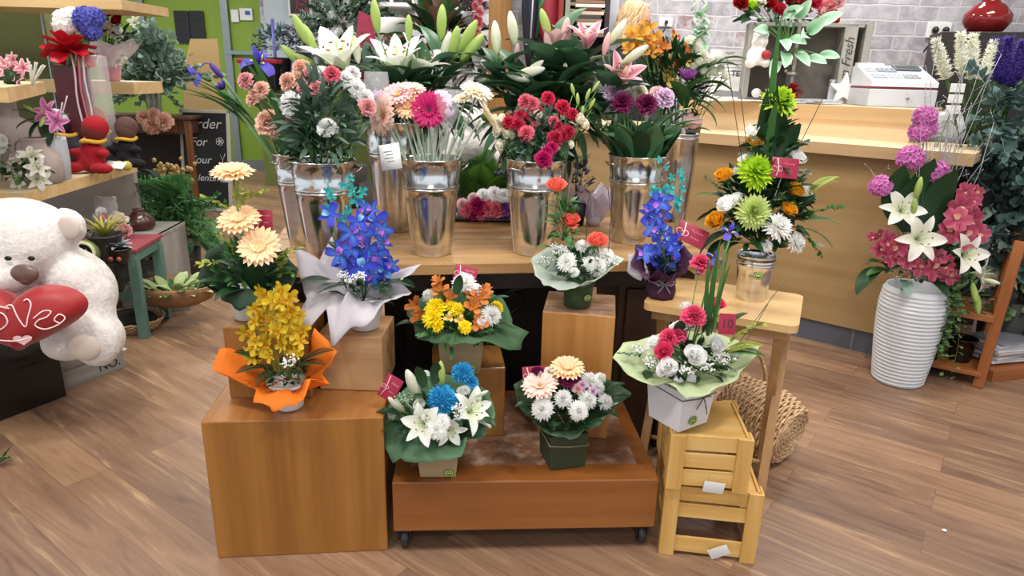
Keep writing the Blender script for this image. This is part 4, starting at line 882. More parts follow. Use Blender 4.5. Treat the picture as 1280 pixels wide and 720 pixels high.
# --- purple wrapped orchids on the folding table
base = P(829, 377, .737); Y = base.y+.05; c = Vector((base.x, Y, .7378)); core = c+Vector((0, 0, .09))
A = Thing('flower_arrangement', 'small blue and violet orchid in deep purple tissue tied with ribbon on the folding table', 'flowers', c)
PT = paper('3a1c34', .15, .55, 'purple_tissue', '4a2640')
b = MB(); b.lathe([(.03, .0), (.046, .004), (.05, .02), (.045, .045), (.036, .06), (.04, .07)], 36, M=Matrix.Translation(c), wob=lambda a, z: .05*sin(7*a+z*30)+.03*sin(13*a)); A.wld('wrapped_pot', b, PT)
sheet(rimpts([(795, 305, .03), (790, 332, -.03), (808, 350, -.06), (822, 338, -.08), (840, 348, -.08), (858, 336, -.05), (866, 322, -.02), (852, 300, .04), (830, 310, .06)], Y), (c.x, c.y, .036, .798), [PT], A, crease=.005)
sheet([Q(u, v, Y+dy) for u, v, dy in ((786, 318, .03), (783, 340, .0), (800, 352, -.02), (808, 335, -.02), (800, 315, .03))], (c.x-.01, c.y, .03, .80), [WT], A, name='lining_tissue', crease=.003)
b = MB(); q = c+Vector((0, -.045, .058)); b.tube([c+Vector((.045*cos(t), .045*sin(t), .058)) for t in [i*pi/12 for i in range(25)]], .003, 6)
for s in (-1, 1): b.tube([q, q+Vector((s*.02, -.008, .014)), q+Vector((s*.036, -.004, .006)), q+Vector((s*.02, -.006, -.004)), q], .003, 6); b.tube([q, q+Vector((s*.008, -.006, -.012)), q+Vector((s*.02, -.004, -.03))], .0028, 5)
A.wld('ribbon', b, plain('8a6a86', .4, var=.03))
for i in range(24):
    t = (i*5 % 24)/24; v = 250+85*t; hw = 10+18*t; u = 822+R.uniform(-hw, hw); bloom(A, 'orchid', ('violetblue', 'deepblue', 'violetblue')[i % 3], Q(u, v, Y+R.uniform(-.05, .02)), (R.uniform(-.6, .6), -1, R.uniform(-.1, .5)), pxs(Y, R.uniform(10, 15)))
for u, v, px in ((817, 238, 9), (828, 240, 9), (838, 236, 8), (848, 250, 8), (852, 235, 7), (850, 215, 6), (845, 258, 8), (832, 210, 5), (824, 200, 5), (840, 222, 6), (852, 224, 6)): bloom(A, 'orchid', 'teal', Q(u, v, Y), (R.uniform(-1, 1), -1, .3), pxs(Y, px), name='orchid_bud')
for a_, b_ in (((830, 335), (818, 198)), ((832, 335), (851, 212)), ((830, 335), (815, 262))): stem(A, Q(*a_, Y), Q(*b_, Y), .0018, G_STEM, sag=.012, side=Vector((1, 0, 0)))
foliage(A, core, .055, .06, 50, .03, G_DARK); giftcard(A, Q(864, 293, Y), pxs(Y, 40), pxs(Y, 24), (-.1, -1, .35), -.42, stick=core)

# --- tall green and white arrangement in a small pail
base = P(945, 379, .737); Y = base.y+.055; c = Vector((base.x, Y, .7378)); core = Q(950, 300, Y)
A = Thing('flower_arrangement', 'tall arrangement of lime, white and yellow blooms in a small metal pail', 'flowers', c)
t2 = A; bucket_parts(t2, .063, .048, .155, False, 0, (.80, .87)); sticker(A, c+Vector((-.006, -.0575, .095)), (-.05, -1, 0), .013)
heads(A, core, Y, [('mum', 'lime', 975, 126, 0, 26, (.25, -.7, .9)), ('mum', 'lime', 946, 214, -.03, 28, (0, -.9, .6)), ('mum', 'palelime', 942, 264, -.07, 26, (-.1, -1, .35)), ('mum', 'white', 973, 283, -.08, 22), ('mum', 'white', 995, 303, -.06, 17), ('rose', 'gold', 943, 177, 0, 12), ('rose', 'gold', 905, 220, 0, 14), ('rose', 'gold', 895, 276, -.04, 15), ('rose', 'gold', 993, 238, -.02, 14), ('rose', 'gold', 986, 262, -.04, 13),
    ('rose', 'white', 910, 256, -.03, 16), ('rose', 'white', 921, 250, -.01, 13), ('rose', 'white', 995, 199, 0, 15), ('rose', 'white', 1003, 240, .01, 15), ('tulip', 'white', 940, 163, 0, 12), ('rose', 'white', 932, 200, .02, 10), ('mum', 'white', 926, 213, .03, 13), ('mum', 'white', 958, 308, -.08, 10), ('rose', 'cream', 968, 205, .02, 9)], sm=G_MID)
for u, v, d, px, k_, m in ((962, 215, (-.1, 0, 1), 180, 'blade', G_MID), (955, 225, (-.13, 0, 1), 112, 'lance', G_DARK), (963, 230, (-.1, 0, 1), 120, 'lance', G_DARK), (972, 230, (-.06, 0, 1), 112, 'lance', G_DARK), (960, 225, (-.1, -.1, 1), 100, 'lance', G_MID), (968, 190, (-.1, -.2, 1), 60, 'lance', G_DARK), (960, 200, (-.3, -.1, 1), 50, 'broad', G_DARK), (975, 200, (.3, -.1, 1), 50, 'broad', G_DARK),
    (915, 290, (-1, 0, -.6), 50, 'broad', G_DARK), (905, 300, (-.7, -.2, -1), 40, 'broad', G_DARK), (1000, 275, (1, -.1, .1), 48, 'fern', G_MID), (1005, 285, (1, -.1, -.4), 44, 'fern', G_MID), (1005, 245, (1, 0, .9), 45, 'fern', G_YEL), (1010, 235, (1, 0, .4), 36, 'fern', G_YEL), (900, 245, (-1, 0, .1), 34, 'fern', G_MID), (905, 238, (-1, 0, .6), 30, 'needle', G_MID), (1000, 290, (.8, -.2, -.8), 44, 'sprig', G_MID), (1005, 270, (1, 0, .3), 46, 'sprig', G_MID),
    (955, 235, (-.6, -.4, .5), 40, 'broad', G_DARK), (980, 240, (.6, -.4, .3), 40, 'broad', G_DARK), (930, 280, (-.5, -.9, 0), 34, 'broad', G_DARK), (960, 190, (-.7, -.3, .5), 34, 'sprig', G_GREY), (980, 190, (.8, -.3, .5), 30, 'sprig', G_GREY), (945, 195, (-.6, -.5, .1), 34, 'sprig', G_GREY), (975, 215, (.8, -.5, .1), 34, 'sprig', G_GREY), (960, 300, (0, -1, -.2), 30, 'broad', G_DARK)):
    leaf(A, k_, m, Q(u, v, Y-.01), d, pxs(Y, px))
foliage(A, Q(950, 268, Y+.03), .16, .15, 300, .06, G_DARK, ry=.07); foliage(A, Q(948, 300, Y-.01), .11, .05, 110, .05, G_DARK, ry=.06); foliage(A, Q(965, 205, Y+.02), .07, .16, 120, .055, G_DARK, ry=.05)
for a_, b_ in (((935, 250), (908, 70)), ((940, 240), (925, 110)), ((985, 210), (1040, 100))): stem(A, Q(*a_, Y), Q(*b_, Y), .0012, plain('3a3428', .6), name='twig')
bloom(A, 'bud', 'budwhite', Q(1023, 305, Y), (.8, -.3, -.3), pxs(Y, 7))
giftcard(A, Q(981, 210, Y-.05), pxs(Y, 32), pxs(Y, 24), (0, -1, .3), -.08, stick=core)

# --- white box, pink roses on the crates
base = P(852, 542, .437); w = .165; rz = radians(34); Y = base.y+.09; c = Vector((base.x+.008, Y, .4375)); core = c+Vector((0, 0, .17))
A = Thing('flower_arrangement', 'hot pink and white roses in a white box tied with twine on the pine crates', 'flowers', c)
kraft_box(A, c, w*.9, .135, rz, plain('dcdce2', .5, var=.02), taper=.84)
M = Matrix.Translation(c) @ Matrix.Rotation(rz, 4, 'Z'); q = w*.9/2*.985+.0012; tw = plain('6a6458', .8)
b = MB(); ring = [(-q, -q, .112), (0, -q, .1), (q, -q, .104), (q, q, .115), (-q, q, .118), (-q, -q, .112)]; b.tube([M @ Vector(p) for p in ring], .0018, 5)
k0 = M @ Vector((q*.2, -q-.003, .103))
for d in ((-.02, -.01, -.035), (.012, -.01, -.05), (.018, -.012, .01), (-.016, -.012, .008), (.006, -.012, -.03)): b.tube([k0, k0+Vector(d)*.6+Vector((0, -.004, .004)), k0+Vector(d)], .0018, 5)
A.wld('twine_bow', b, tw); sticker(A, M @ Vector((-q*.15, -q*.92-.001, .03)), M.to_3x3() @ Vector((0, -1, 0)), .014)
sheet(rimpts([(778, 429, .03), (766, 447, -.03), (795, 470, -.07), (821, 482, -.1), (845, 484, -.13), (858, 500, -.15), (882, 492, -.15), (903, 483, -.12), (930, 462, -.06), (952, 434, .02), (930, 428, .06), (890, 415, .12), (840, 412, .12), (800, 425, .08)], Y), (c.x, c.y, .055, .582), [paper('b7c796', .35, name='pale_green_tissue', c2='ccd9ae')], A, crease=.006)
core2 = Q(860, 450, Y)
heads(A, core2, Y, [('carnation', 'pink', 867, 396, -.02, 17), ('carnation', 'pink', 837, 423, -.02, 15), ('carnation', 'pink', 847, 419, -.02, 12), ('rose', 'pink', 830, 439, -.07, 15), ('rose', 'pink', 896, 381, .02, 14), ('carnation', 'pink', 876, 330, .03, 14), ('rose', 'white', 868, 444, -.09, 17), ('rose', 'white', 894, 432, -.04, 15), ('rose', 'white', 836, 457, -.1, 14), ('rose', 'white', 818, 429, -.01, 12), ('rose', 'white', 846, 411, .02, 12), ('rose', 'white', 828, 463, -.1, 10), ('rose', 'white', 858, 383, .05, 9)], k=.45)
iris = Q(893, 322, Y+.03); bloom(A, 'iris', 'irisblue', iris, (.4, -.3, 1), pxs(Y, 14)); bloom(A, 'iris', 'irisblue', Q(912, 290, Y+.05), (.2, -.3, 1), pxs(Y, 16)); stem(A, core2, Q(912, 300, Y+.05), .003); stem(A, core2, iris, .003)
for u, v, d, px, k_, m in ((886, 420, (-.03, 0, 1), 135, 'blade', G_MID), (884, 420, (-.12, 0, 1), 110, 'blade', G_MID), (893, 415, (.02, 0, 1), 120, 'blade', G_STEM), (889, 418, (.1, 0, 1), 100, 'blade', G_MID), (905, 440, (1, -.2, .5), 48, 'fern', G_YEL), (910, 430, (.9, 0, .7), 50, 'sprig', G_YEL), (905, 440, (1, -.3, .2), 50, 'fern', G_MID), (890, 455, (.6, -.8, .1), 36, 'sprig', G_GREY),
    (800, 445, (-1, -.2, .2), 30, 'sprig', G_GREY), (815, 465, (-.6, -.8, 0), 30, 'broad', G_DARK), (850, 440, (-.3, -.8, .2), 26, 'broad', G_DARK), (880, 415, (.3, -.3, .8), 36, 'broad', G_DARK), (852, 425, (-.2, -.2, .8), 36, 'broad', G_DARK), (850, 465, (0, -1, .1), 28, 'broad', G_DARK), (905, 415, (.7, 0, .9), 40, 'broad', G_DARK), (840, 470, (-.4, -1, 0), 26, 'sprig', G_MID)): leaf(A, k_, m, Q(u, v, Y-.02), d, pxs(Y, px))
for u, v, dy in ((800, 440, -.03), (812, 455, -.06), (900, 452, -.06), (915, 448, -.03), (880, 460, -.1), (855, 410, 0), (858, 465, -.11)): gyp(A, Q(u, v, Y+dy), .03, 55)
foliage(A, core2, .11, .06, 130, .035, G_DARK)
for a_, b_ in (((915, 440), (985, 345)), ((925, 440), (960, 380))): stem(A, Q(*a_, Y), Q(*b_, Y), .0012, plain('6a6a50', .6), name='twig')
giftcard(A, Q(909, 405, Y-.07), pxs(Y, 22), pxs(Y, 26), (.1, -1, .25), -.06, txt='10', stick=core2)

# --- big ribbed floor vase with lilies
base = P(1137, 488); c = Vector((base.x, base.y+.12, 0)); Y = c.y
A = Thing('floor_vase_arrangement', 'tall white ribbed floor vase of white lilies, crimson orchids and pink stocks', 'vase of flowers', c)
b = MB(); pr = [(.105, 0), (.115, .006)]; hh = .5
for i in range(25):
    z = .01+i*.0192; r0 = .116+.034*sin(min(1, z/.42)*pi/2)-.012*max(0, (z-.4)/.1); pr += [(r0-.002, z), (r0+.0035, z+.005), (r0+.004, z+.011), (r0-.002, z+.0165)]
pr += [(.135, hh-.004), (.132, hh+.004), (.124, hh), (.12, hh-.05), (.0001, hh-.05)]
b.lathe(pr, 64, cap=False); b.lathe([(.0001, 0.001), (.105, .001)], 32, cap=False); A.loc('vase', b, plain('d6d8dc', .35, var=.02))
core = Vector((c.x, c.y, .55))
heads(A, core, Y, [('lily', 'silkwhite', 1128, 262, -.08, 26, (-.2, -1, .5)), ('lily', 'silkwhite', 1150, 298, -.15, 30, (0, -1, .3)), ('lily', 'silkwhite', 1207, 318, -.14, 29, (.2, -1, .35)), ('lily', 'silkwhite', 1228, 342, -.05, 24, (.8, -.6, .1)),
    ('hydrangea', 'stockpink', 1101, 233, -.02, 14), ('hydrangea', 'stockpink', 1138, 198, 0, 16), ('hydrangea', 'stockpink', 1170, 216, 0, 15), ('hydrangea', 'stockpink', 1156, 147, .02, 14), ('hydrangea', 'stockpink', 1150, 165, .02, 13), ('hydrangea', 'stockpink', 1160, 160, .02, 11)], k=.4)
for u, v, px, dy in ((1200, 258, 20, -.06), (1214, 250, 17, -.02), (1218, 242, 14, 0), (1196, 275, 20, -.1), (1215, 275, 20, -.06), (1186, 290, 18, -.1), (1205, 295, 22, -.12), (1224, 292, 16, -.05), (1206, 240, 15, 0), (1190, 262, 15, -.04), (1098, 292, 9, -.05), (1090, 296, 8, -.04), (1108, 302, 18, -.1), (1122, 308, 17, -.12), (1100, 312, 14, -.08), (1112, 322, 15, -.12), (1165, 335, 20, -.16), (1180, 330, 17, -.14), (1150, 335, 14, -.15), (1135, 325, 15, -.14), (1186, 345, 15, -.12), (1172, 322, 14, -.14)):
    bloom(A, 'cymbid', 'fuchsia', Q(u, v, Y+dy), (R.uniform(-.6, .6), -1, R.uniform(-.1, .6)), pxs(Y, px*.8))
for u, v, px, d, cl in ((1218, 366, 13, (.2, -.4, -1), 'budgreen'), (1222, 380, 14, (.1, -.3, -1), 'budgreen'), (1148, 235, 14, (.05, 0, 1), 'budgreen'), (1143, 258, 12, (-.1, 0, 1), 'budgreen'), (1240, 352, 10, (1, -.2, -.2), 'budwhite')): bloom(A, 'bud', cl, Q(u, v, Y-.1), d, pxs(Y, px))
for u, v, d, px, k_, m in ((1115, 340, (-1, -.3, .05), 42, 'broad', G_MID), (1110, 335, (-.9, -.3, .35), 40, 'broad', G_DARK), (1100, 335, (-.8, -.4, -.6), 50, 'broad', G_DARK), (1130, 350, (-.3, -1, -.3), 34, 'broad', G_GREY), (1135, 290, (-.1, 0, 1), 75, 'broad', G_DARK), (1125, 280, (-.2, 0, 1), 80, 'broad', G_DARK), (1165, 290, (.1, 0, 1), 85, 'broad', G_DARK), (1150, 280, (0, .1, 1), 85, 'broad', G_DARK), (1160, 350, (.2, -1, -.2), 40, 'broad', G_DARK), (1175, 360, (.4, -1, -.3), 34, 'sprig', G_MID)): leaf(A, k_, m, Q(u, v, Y-.06), d, pxs(Y, px))
foliage(A, core+Vector((0, 0, .06)), .18, .14, 170, .05, G_DARK)
SV = plain('a6a6a8', .4, var=.05)
for i in range(30):                # silver painted twigs with tiny beads
    u1 = (1110+i*10 if i < 10 else 1160+(i-10)*4.5)+R.uniform(-6, 6); v1 = R.uniform(60, 200); 
    if i < 3: u1, v1 = 1090+i*12, R.uniform(205, 230)
    a_ = core+Vector((R.uniform(-.04, .04), R.uniform(-.04, .04), 0)); e = Q(u1, v1, Y+R.uniform(-.05, .12)); b = MB(); pts = [a_.lerp(e, t)+Vector((R.uniform(-.012, .012), R.uniform(-.012, .012), 0)) for t in [j/8 for j in range(9)]]; b.tube(pts, [.0028-.0002*j for j in range(9)], 4)
    for j in range(3, 9): p = pts[j]; q = p+Vector((R.uniform(-.05, .05), R.uniform(-.04, .04), R.uniform(.01, .06))); b.tube([p, q], .001, 3); b.ell(q, .0035, n=5)
    A.wld('silver_twig', b, SV)
# trailing string of leaves
for i in range(9):
    x0 = c+Vector((.09+R.uniform(-.03, .07), -.10+R.uniform(-.02, .03), .5)); L = R.uniform(.18, .42); b = MB(); pts = [x0+Vector((.015*sin(t*4+i)+.02*t, -.02*sin(min(1, t*3)*pi/2), .03*(1-t)-L*t)) for t in [j/8 for j in range(9)]]; b.tube(pts, .0012, 4)
    for j in range(26): t = R.random(); p = pts[min(8, int(t*8.9))]+Vector((R.uniform(-.02, .02), R.uniform(-.02, .02), R.uniform(-.03, .03))); b.petal(.024, .018, R.uniform(-.8, .3), -.5, R.uniform(0, 6), 0, 0, .1, 'round', 0, 0, 3, 2, M=Matrix.Translation(p))
    A.wld('trailing_vine', b, leafm('4a6a3c', '6a8a58', .5))
gyp(A, Q(1130, 350, Y-.12), .09, 50, name='beads', m=plain('d8d8da', .2), s=.0028)
# ================================================================== CUT FLOWERS STANDING IN THE BUCKETS
def cut(name, label, kind, col, tip, u, v, Y, px, d, group, leaves=None, bend=.0, sr=.0028, sm=None, head='flower_head', jit=.035, extra=None):
    """one cut stem: foot inside the bucket, head at the place seen"""
    p = Q(u, v, Y); d = Vector(d).normalized(); s = pxs(Y, px)
    off = Vector((max(-jit*2, min(jit*2, (p.x-tip.x)*.35)) + R.uniform(-.015, .015), max(-jit*2, min(jit*2, (Y-tip.y)*.3)) + R.uniform(-.015, .015), -.07)); foot = tip + off
    T = Thing(name, label, 'flower', foot, group=group)
    if kind: h = bloom(T, kind, col, p, d, s, name=head, v=3 if kind == 'lily' else None)
    q = p - d*s*(.95 if kind in ('carnation', 'bud', 'tulip', 'iris') else .3); mid = foot.lerp(q, .55) + Vector((bend, 0, .02))
    pts = [(foot*(1-t)**2 + mid*2*t*(1-t) + q*t*t) for t in [i/9 for i in range(10)]]
    b = MB(); b.tube(pts, sr, 6); T.wld('stem', b, sm or G_STEM)
    for (k_, m, t, dd, pl) in (leaves or []): leaf(T, k_, m, pts[int(t*9)], dd, pxs(Y, pl))
    for e in (extra or []):
        kk, cc, uu, vv, pp, de = e; pe = Q(uu, vv, Y); bloom(T, kk, cc, pe, de, pxs(Y, pp), name='lily_bud' if kk == 'bud' else 'flower_head'); b = MB(); b.tube([pts[7], pe-Vector(de).normalized()*pxs(Y, pp)*1.1], sr*.8, 5); T.wld('side_stem', b, sm or G_STEM)
    return T, pts
def slim(n=3, m=None, L=30): return [('strap', m or G_GREY, R.uniform(.25, .8), (R.uniform(-1, 1), R.uniform(-1, .3), R.uniform(.3, 1.2)), L*R.uniform(.7, 1.2)) for _ in range(n)]
# gerberas
ORD = 'first second third fourth fifth sixth seventh eighth ninth tenth eleventh twelfth thirteenth fourteenth fifteenth sixteenth seventeenth eighteenth'.split()
t = BT['gerb']; Yb = t.y; g = 'gerberas in the front centre bucket'
GS = plain('9fb09a', .45, var=.06)
for lab, col, u, v, dy, px, d in (
    ('vivid magenta gerbera facing forward at the middle of the front bucket', 'magenta', 536, 138, -.03, 22, (.05, -1, .25)), ('pale peach gerbera turned to the left, lowest on the left of the bunch', 'palepeach', 480, 143, -.02, 25, (-.75, -.75, .15)),
    ('pale pink gerbera at the top left of the gerbera bunch', 'lightpink', 497, 119, 0, 19, (-.1, -.6, .8)), ('peach gerbera left of the magenta one', 'peach', 512, 133, -.01, 19, (-.2, -.6, .5)), ('pale pink gerbera seen from the side above the magenta one', 'palepeach', 514, 112, .03, 17, (.1, -.3, 1)),
    ('mauve gerbera just above and right of the magenta one', 'lilac', 551, 126, 0, 15, (.1, -.7, .7)), ('cream gerbera turned upward at the top right of the gerbera bunch', 'cream', 596, 116, .02, 20, (.3, -.35, .9)),
    ('pale yellow gerbera turned to the right with its back showing', 'yellow' if 0 else 'cream', 607, 146, -.01, 25, (.9, .1, .55)), ('cream gerbera half closed beside the top right gerbera', 'cream', 579, 124, .01, 13, (-.2, -.4, 1))):
    cut('gerbera', lab, 'gerbera', col, t, u, v, Yb+dy, px, d, g, sm=GS, sr=.0036)
for u, v, dy, lab in ((560, 140, -.02, 'dusty mauve closed gerbera in a clear sleeve right of the magenta one'), (471, 118, 0, 'dusty mauve gerbera in a clear sleeve at the far left of the bunch')):
    T, pts = cut('gerbera', lab, 'tulip', 'lilac', t, u, v, Yb+dy, 12, (0, -.1, 1), g, sm=GS, sr=.0036)
    b = MB(); p = Q(u, v, Yb+dy); s = pxs(Yb, 1); b.lathe([(3*s, -22*s), (12*s, -4*s), (15*s, 14*s), (14*s, 26*s)], 12, M=Matrix.Translation(p), cap=False); T.wld('clear_sleeve', b, film('f4f6f8', .22))
for i in range(10): 
    u = 500+i*9; cut('cut_gerbera', 'bare pale green gerbera stem, '+ORD[i]+' from the left in the front centre bucket', 'bud' if 0 else None, None, t, u, 150+R.uniform(-6, 12), Yb+R.uniform(-.02, .05), 4, ((u-540)/200, 0, 1), 'bare stems of the gerbera bunch', sm=GS, sr=.0034)
b = MB(); b.box((0, 0, 0), (.07, .085, .001), 0); q = MB()
for k in range(4): q.box((-.005+.004*(k % 2), .018-.011*k, .001), (.03-.006*(k % 2), .003, .0004), 0)
Mt = UP(Q(488, 196, Yb-.115), (-.1, -1, .2)) @ Matrix.Rotation(.18, 4, 'Z'); T = solo('paper_label', b, M_WHITE, 'white paper care label hanging at the left rim of the gerbera bucket', 'label', M=Mt); T.inst('printed_lines', q.mesh('printed_lines', plain('77777a', .6)), Mt)
# carnations (second bucket) and irises (left bucket)
t = BT['carn']; Yb = t.y; g = 'carnations in the second bucket from the left'
for lab, col, u, v, dy, px in (
    ('large white carnation on the left of the second bucket', 'white', 366, 130, -.05, 17), ('white carnation low at the front of the second bucket', 'white', 409, 160, -.08, 13), ('wide peach carnation above the large white one', 'peachpink', 362, 103, -.02, 13), ('peach carnation beside the wide one', 'peachpink', 374, 100, 0, 12),
    ('peach pink carnation at the top of the second bucket', 'peachpink', 377, 86, .02, 12), ('soft pink carnation touching the top peach one', 'softpink', 388, 93, 0, 10), ('white carnation between two pink ones at the top', 'white', 402, 94, .02, 12), ('pink rose-like bloom at the top right of the second bucket', 'hotpink', 415, 93, -.01, 11),
    ('soft pink bloom left under the peach ones', 'softpink', 380, 111, -.03, 10), ('soft pink bloom right under the peach ones', 'softpink', 396, 111, -.03, 11), ('white carnation near the white lily', 'white', 433, 100, .03, 12), ('small white carnation right of the white lily flowers', 'white', 445, 110, .03, 12), ('white carnation at the right edge of the second bucket', 'white', 456, 122, .03, 12),
    ('soft pink carnation leaning out at the right of the second bucket', 'softpink', 459, 134, 0, 12), ('white carnation half hidden among leaves', 'white', 441, 92, .05, 10)):
    cut('carnation', lab, 'carnation', col, t, u, v, Yb+dy, px, ((u-405)/90, -.7, .6), g, slim(4, G_GREY, 34))
f = Thing('carnation_greens', 'dense grey green carnation foliage rising from the second bucket', 'foliage', t - Vector((0, 0, .06))); foliage(f, t+Vector((0, 0, .08)), .12, .17, 230, .07, leafm('3a5244', '57705e', .5), kind='lance'); foliage(f, t+Vector((-.01, .0, .0)), .09, .1, 90, .06, G_DARK, kind='lance')
t = BT['iris']; Yb = t.y; g = 'irises and carnations in the narrow left bucket'
for lab, kind, col, u, v, dy, px, d in (
    ('open violet blue iris upright above the narrow bucket', 'iris', 'irisblue', 324, 76, 0, 22, (.1, -.6, .8)), ('violet iris leaning far out to the left', 'iris', 'irisblue', 247, 93, 0, 17, (-.9, -.4, .5)), ('half closed dark iris beside the leaning one', 'tulip', 'violet', 276, 107, 0, 9, (-.6, -.1, .6)), ('dark closed iris bud pointing up left', 'bud', 'violet', 270, 88, 0, 12, (-.7, 0, .8))):
    cut('iris', lab, kind, col, t, u, v, Yb+dy, px, d, g, [('strap', G_MID, .45, ((u-340)/80, -.2, 1), 90), ('strap', G_STEM if 0 else G_MID, .6, ((u-350)/70, -.1, .9), 70)], sr=.005, sm=plain('5c8048', .5))
for lab, col, u, v, px in (('large peach carnation low over the narrow bucket', 'peachpink', 337, 154, 18), ('small coral pink carnation right of the large peach one', 'hotpink', 362, 153, 10), ('pink carnation highest above the narrow bucket', 'softpink', 308, 101, 11), ('cream carnation above the narrow bucket', 'peachpink', 327, 112, 11), ('small cream carnation under the other cream one', 'peachpink', 316, 125, 9), ('tiny cream carnation at the left', 'peachpink', 318, 118, 8)):
    cut('carnation', lab, 'carnation', col, t, u, v, Yb-.04, px, ((u-340)/90, -.8, .6), g, slim(2, G_MID, 30))
f = Thing('iris_greens', 'long green iris leaves fanning from the narrow left bucket', 'foliage', t-Vector((0, 0, .06)))
for i in range(22): leaf(f, 'strap', G_MID if i % 3 else G_GREY, t+Vector((R.uniform(-.06, .06), R.uniform(-.05, .05), -.04)), (R.uniform(-.6, .5), R.uniform(-.3, .3), 1), R.uniform(.16, .32))
# crimson spray carnations
t = BT['red']; Yb = t.y; g = 'crimson spray carnations in the right centre bucket'
RC = ['topmost', 'largest', 'upper left', 'left', 'front', 'right', 'lower right', 'small', 'open']
for i, (u, v, px, dy, col) in enumerate([(657, 127, 12, 0, 'hotpink'), (666, 130, 11, 0, 'hotpink'), (685, 123, 11, .01, 'red'), (703, 134, 12, 0, 'red'), (715, 143, 10, 0, 'red'), (650, 144, 9, 0, 'red'), (663, 145, 9, 0, 'red'), (636, 153, 11, -.02, 'red'), (648, 156, 11, -.02, 'red'), (658, 167, 13, -.04, 'hotpink'), (692, 152, 9, -.02, 'hotpink'), (697, 157, 8, -.02, 'red'), (694, 173, 13, -.04, 'red'), (710, 165, 11, -.02, 'red'), (704, 170, 9, -.03, 'red'), (690, 185, 10, -.08, 'magenta'), (679, 199, 14, -.12, 'magenta'), (684, 190, 10, -.1, 'magenta'), (669, 153, 7, -.02, 'hotpink'), (672, 136, 8, .01, 'red')]):
    CX = [a*1000+b for a, b in ((666, 130), (703, 134), (650, 144), (663, 145), (648, 156), (692, 152), (697, 157), (694, 173), (710, 165), (704, 170), (690, 185), (684, 190), (669, 153), (672, 136))]
    cut('spray_carnation', {16: 'deep crimson carnation hanging lowest over the bucket rim', 0: 'pink carnation at the top left of the crimson bunch', 7: 'crimson carnation furthest left in the crimson bunch', 9: 'bright pink carnation alone at the lower left of the crimson bunch', 4: 'crimson carnation furthest right at the top of the bunch', 2: 'topmost crimson carnation of the right centre bucket'}.get(i, 'small crimson spray carnation, '+ORD[sum(x < u*1000+v for x in CX)]+' from the left in its bunch'), 'carnation', col, t, u, v, Yb+dy, px*.84, ((u-672)/60, -.8, .5), g if i in (16, 0, 7, 9, 4, 2) else 'small crimson spray carnations of the right centre bucket', slim(3, G_GREY, 22))
for i, (u, v, px) in enumerate([(623, 163, 10), (635, 165, 9), (625, 181, 8), (642, 166, 8), (724, 150, 10), (730, 156, 9), (628, 150, 9), (618, 150, 8), (672, 143, 7), (696, 187, 6), (713, 180, 6)]):
    cut('lisianthus', 'small cream lisianthus beside the crimson carnations, '+ORD[sorted((618, 623, 625, 628, 635, 642, 672, 696, 713, 724, 730)).index(u)]+' from the left', 'rose', 'ivory' if u < 715 else 'cream', t, u, v, Yb-.01, px, ((u-672)/50, -.8, .4), 'cream lisianthus beside the crimson carnations', slim(1, G_MID, 20), sr=.0015)
f = Thing('carnation_greens', 'grey green spray carnation stems and buds in the right centre bucket', 'foliage', t - Vector((0, 0, .06))); foliage(f, t+Vector((0, .05, .04)), .1, .15, 150, .05, G_GREY, kind='lance'); foliage(f, t+Vector((0, 0, .03)), .09, .12, 70, .05, G_DARK)
# tulip leaves and mauve carnations
t = BT['tulip']; Yb = t.y; g = 'mauve and lilac blooms in the right bucket'
for lab, kind, col, u, v, dy, px in (('dark purple carnation left of centre in the right bucket', 'carnation', 'burgundy', 778, 129, -.04, 14), ('dark purple carnation right of centre in the right bucket', 'carnation', 'burgundy', 808, 131, -.04, 14), ('lilac carnation at the left of the right bucket', 'carnation', 'lilac', 767, 117, 0, 13), ('lilac carnation at the right of the right bucket', 'carnation', 'lilac', 830, 123, 0, 14), ('cream carnation between the lilac ones', 'carnation', 'cream', 799, 116, 0, 11),
    ('white rounded bloom at the top left of the right bucket', 'tulip', 'white', 753, 104, .02, 14), ('white tulip behind the left lilac carnation', 'tulip', 'white', 781, 111, .03, 9), ('small cream bloom left of the cream carnation', 'carnation', 'cream', 790, 118, .01, 8), ('pale lilac carnation right above the other lilac one', 'carnation', 'lightpink', 822, 118, .02, 11)):
    cut('tulip' if kind == 'tulip' else 'carnation', lab, kind, col, t, u, v, Yb+dy, px, ((u-793)/90, -.7, .6), g)
f = Thing('tulip_leaves', 'thick cluster of broad upright green leaves filling the right bucket', 'foliage', t-Vector((0, 0, .06)))
for i in range(46):
    a_ = R.uniform(0, 6.28); rr = .085*sqrt(R.random()); leaf(f, 'broad', G_DARK if i % 3 == 0 else leafm('3f6a42', '58835a', .4), t+Vector((rr*cos(a_), rr*sin(a_), -.03)), (cos(a_)*.55+R.uniform(-.15, .15), sin(a_)*.4-.1, 1), R.uniform(.12, .21), roll=R.uniform(-.8, .8), up=(-cos(a_), -sin(a_)-.6, .2))
for u, v in ((735, 150), (742, 175), (728, 130), (862, 150), (856, 165), (850, 130), (745, 135)): leaf(f, 'broad' if u > 745 else 'sprig', leafm('4a7048', '6a8c60', .4), Q((u+793)/2, (v+200)/2, Yb), ((u-793)/60, -.2, .9), .17)
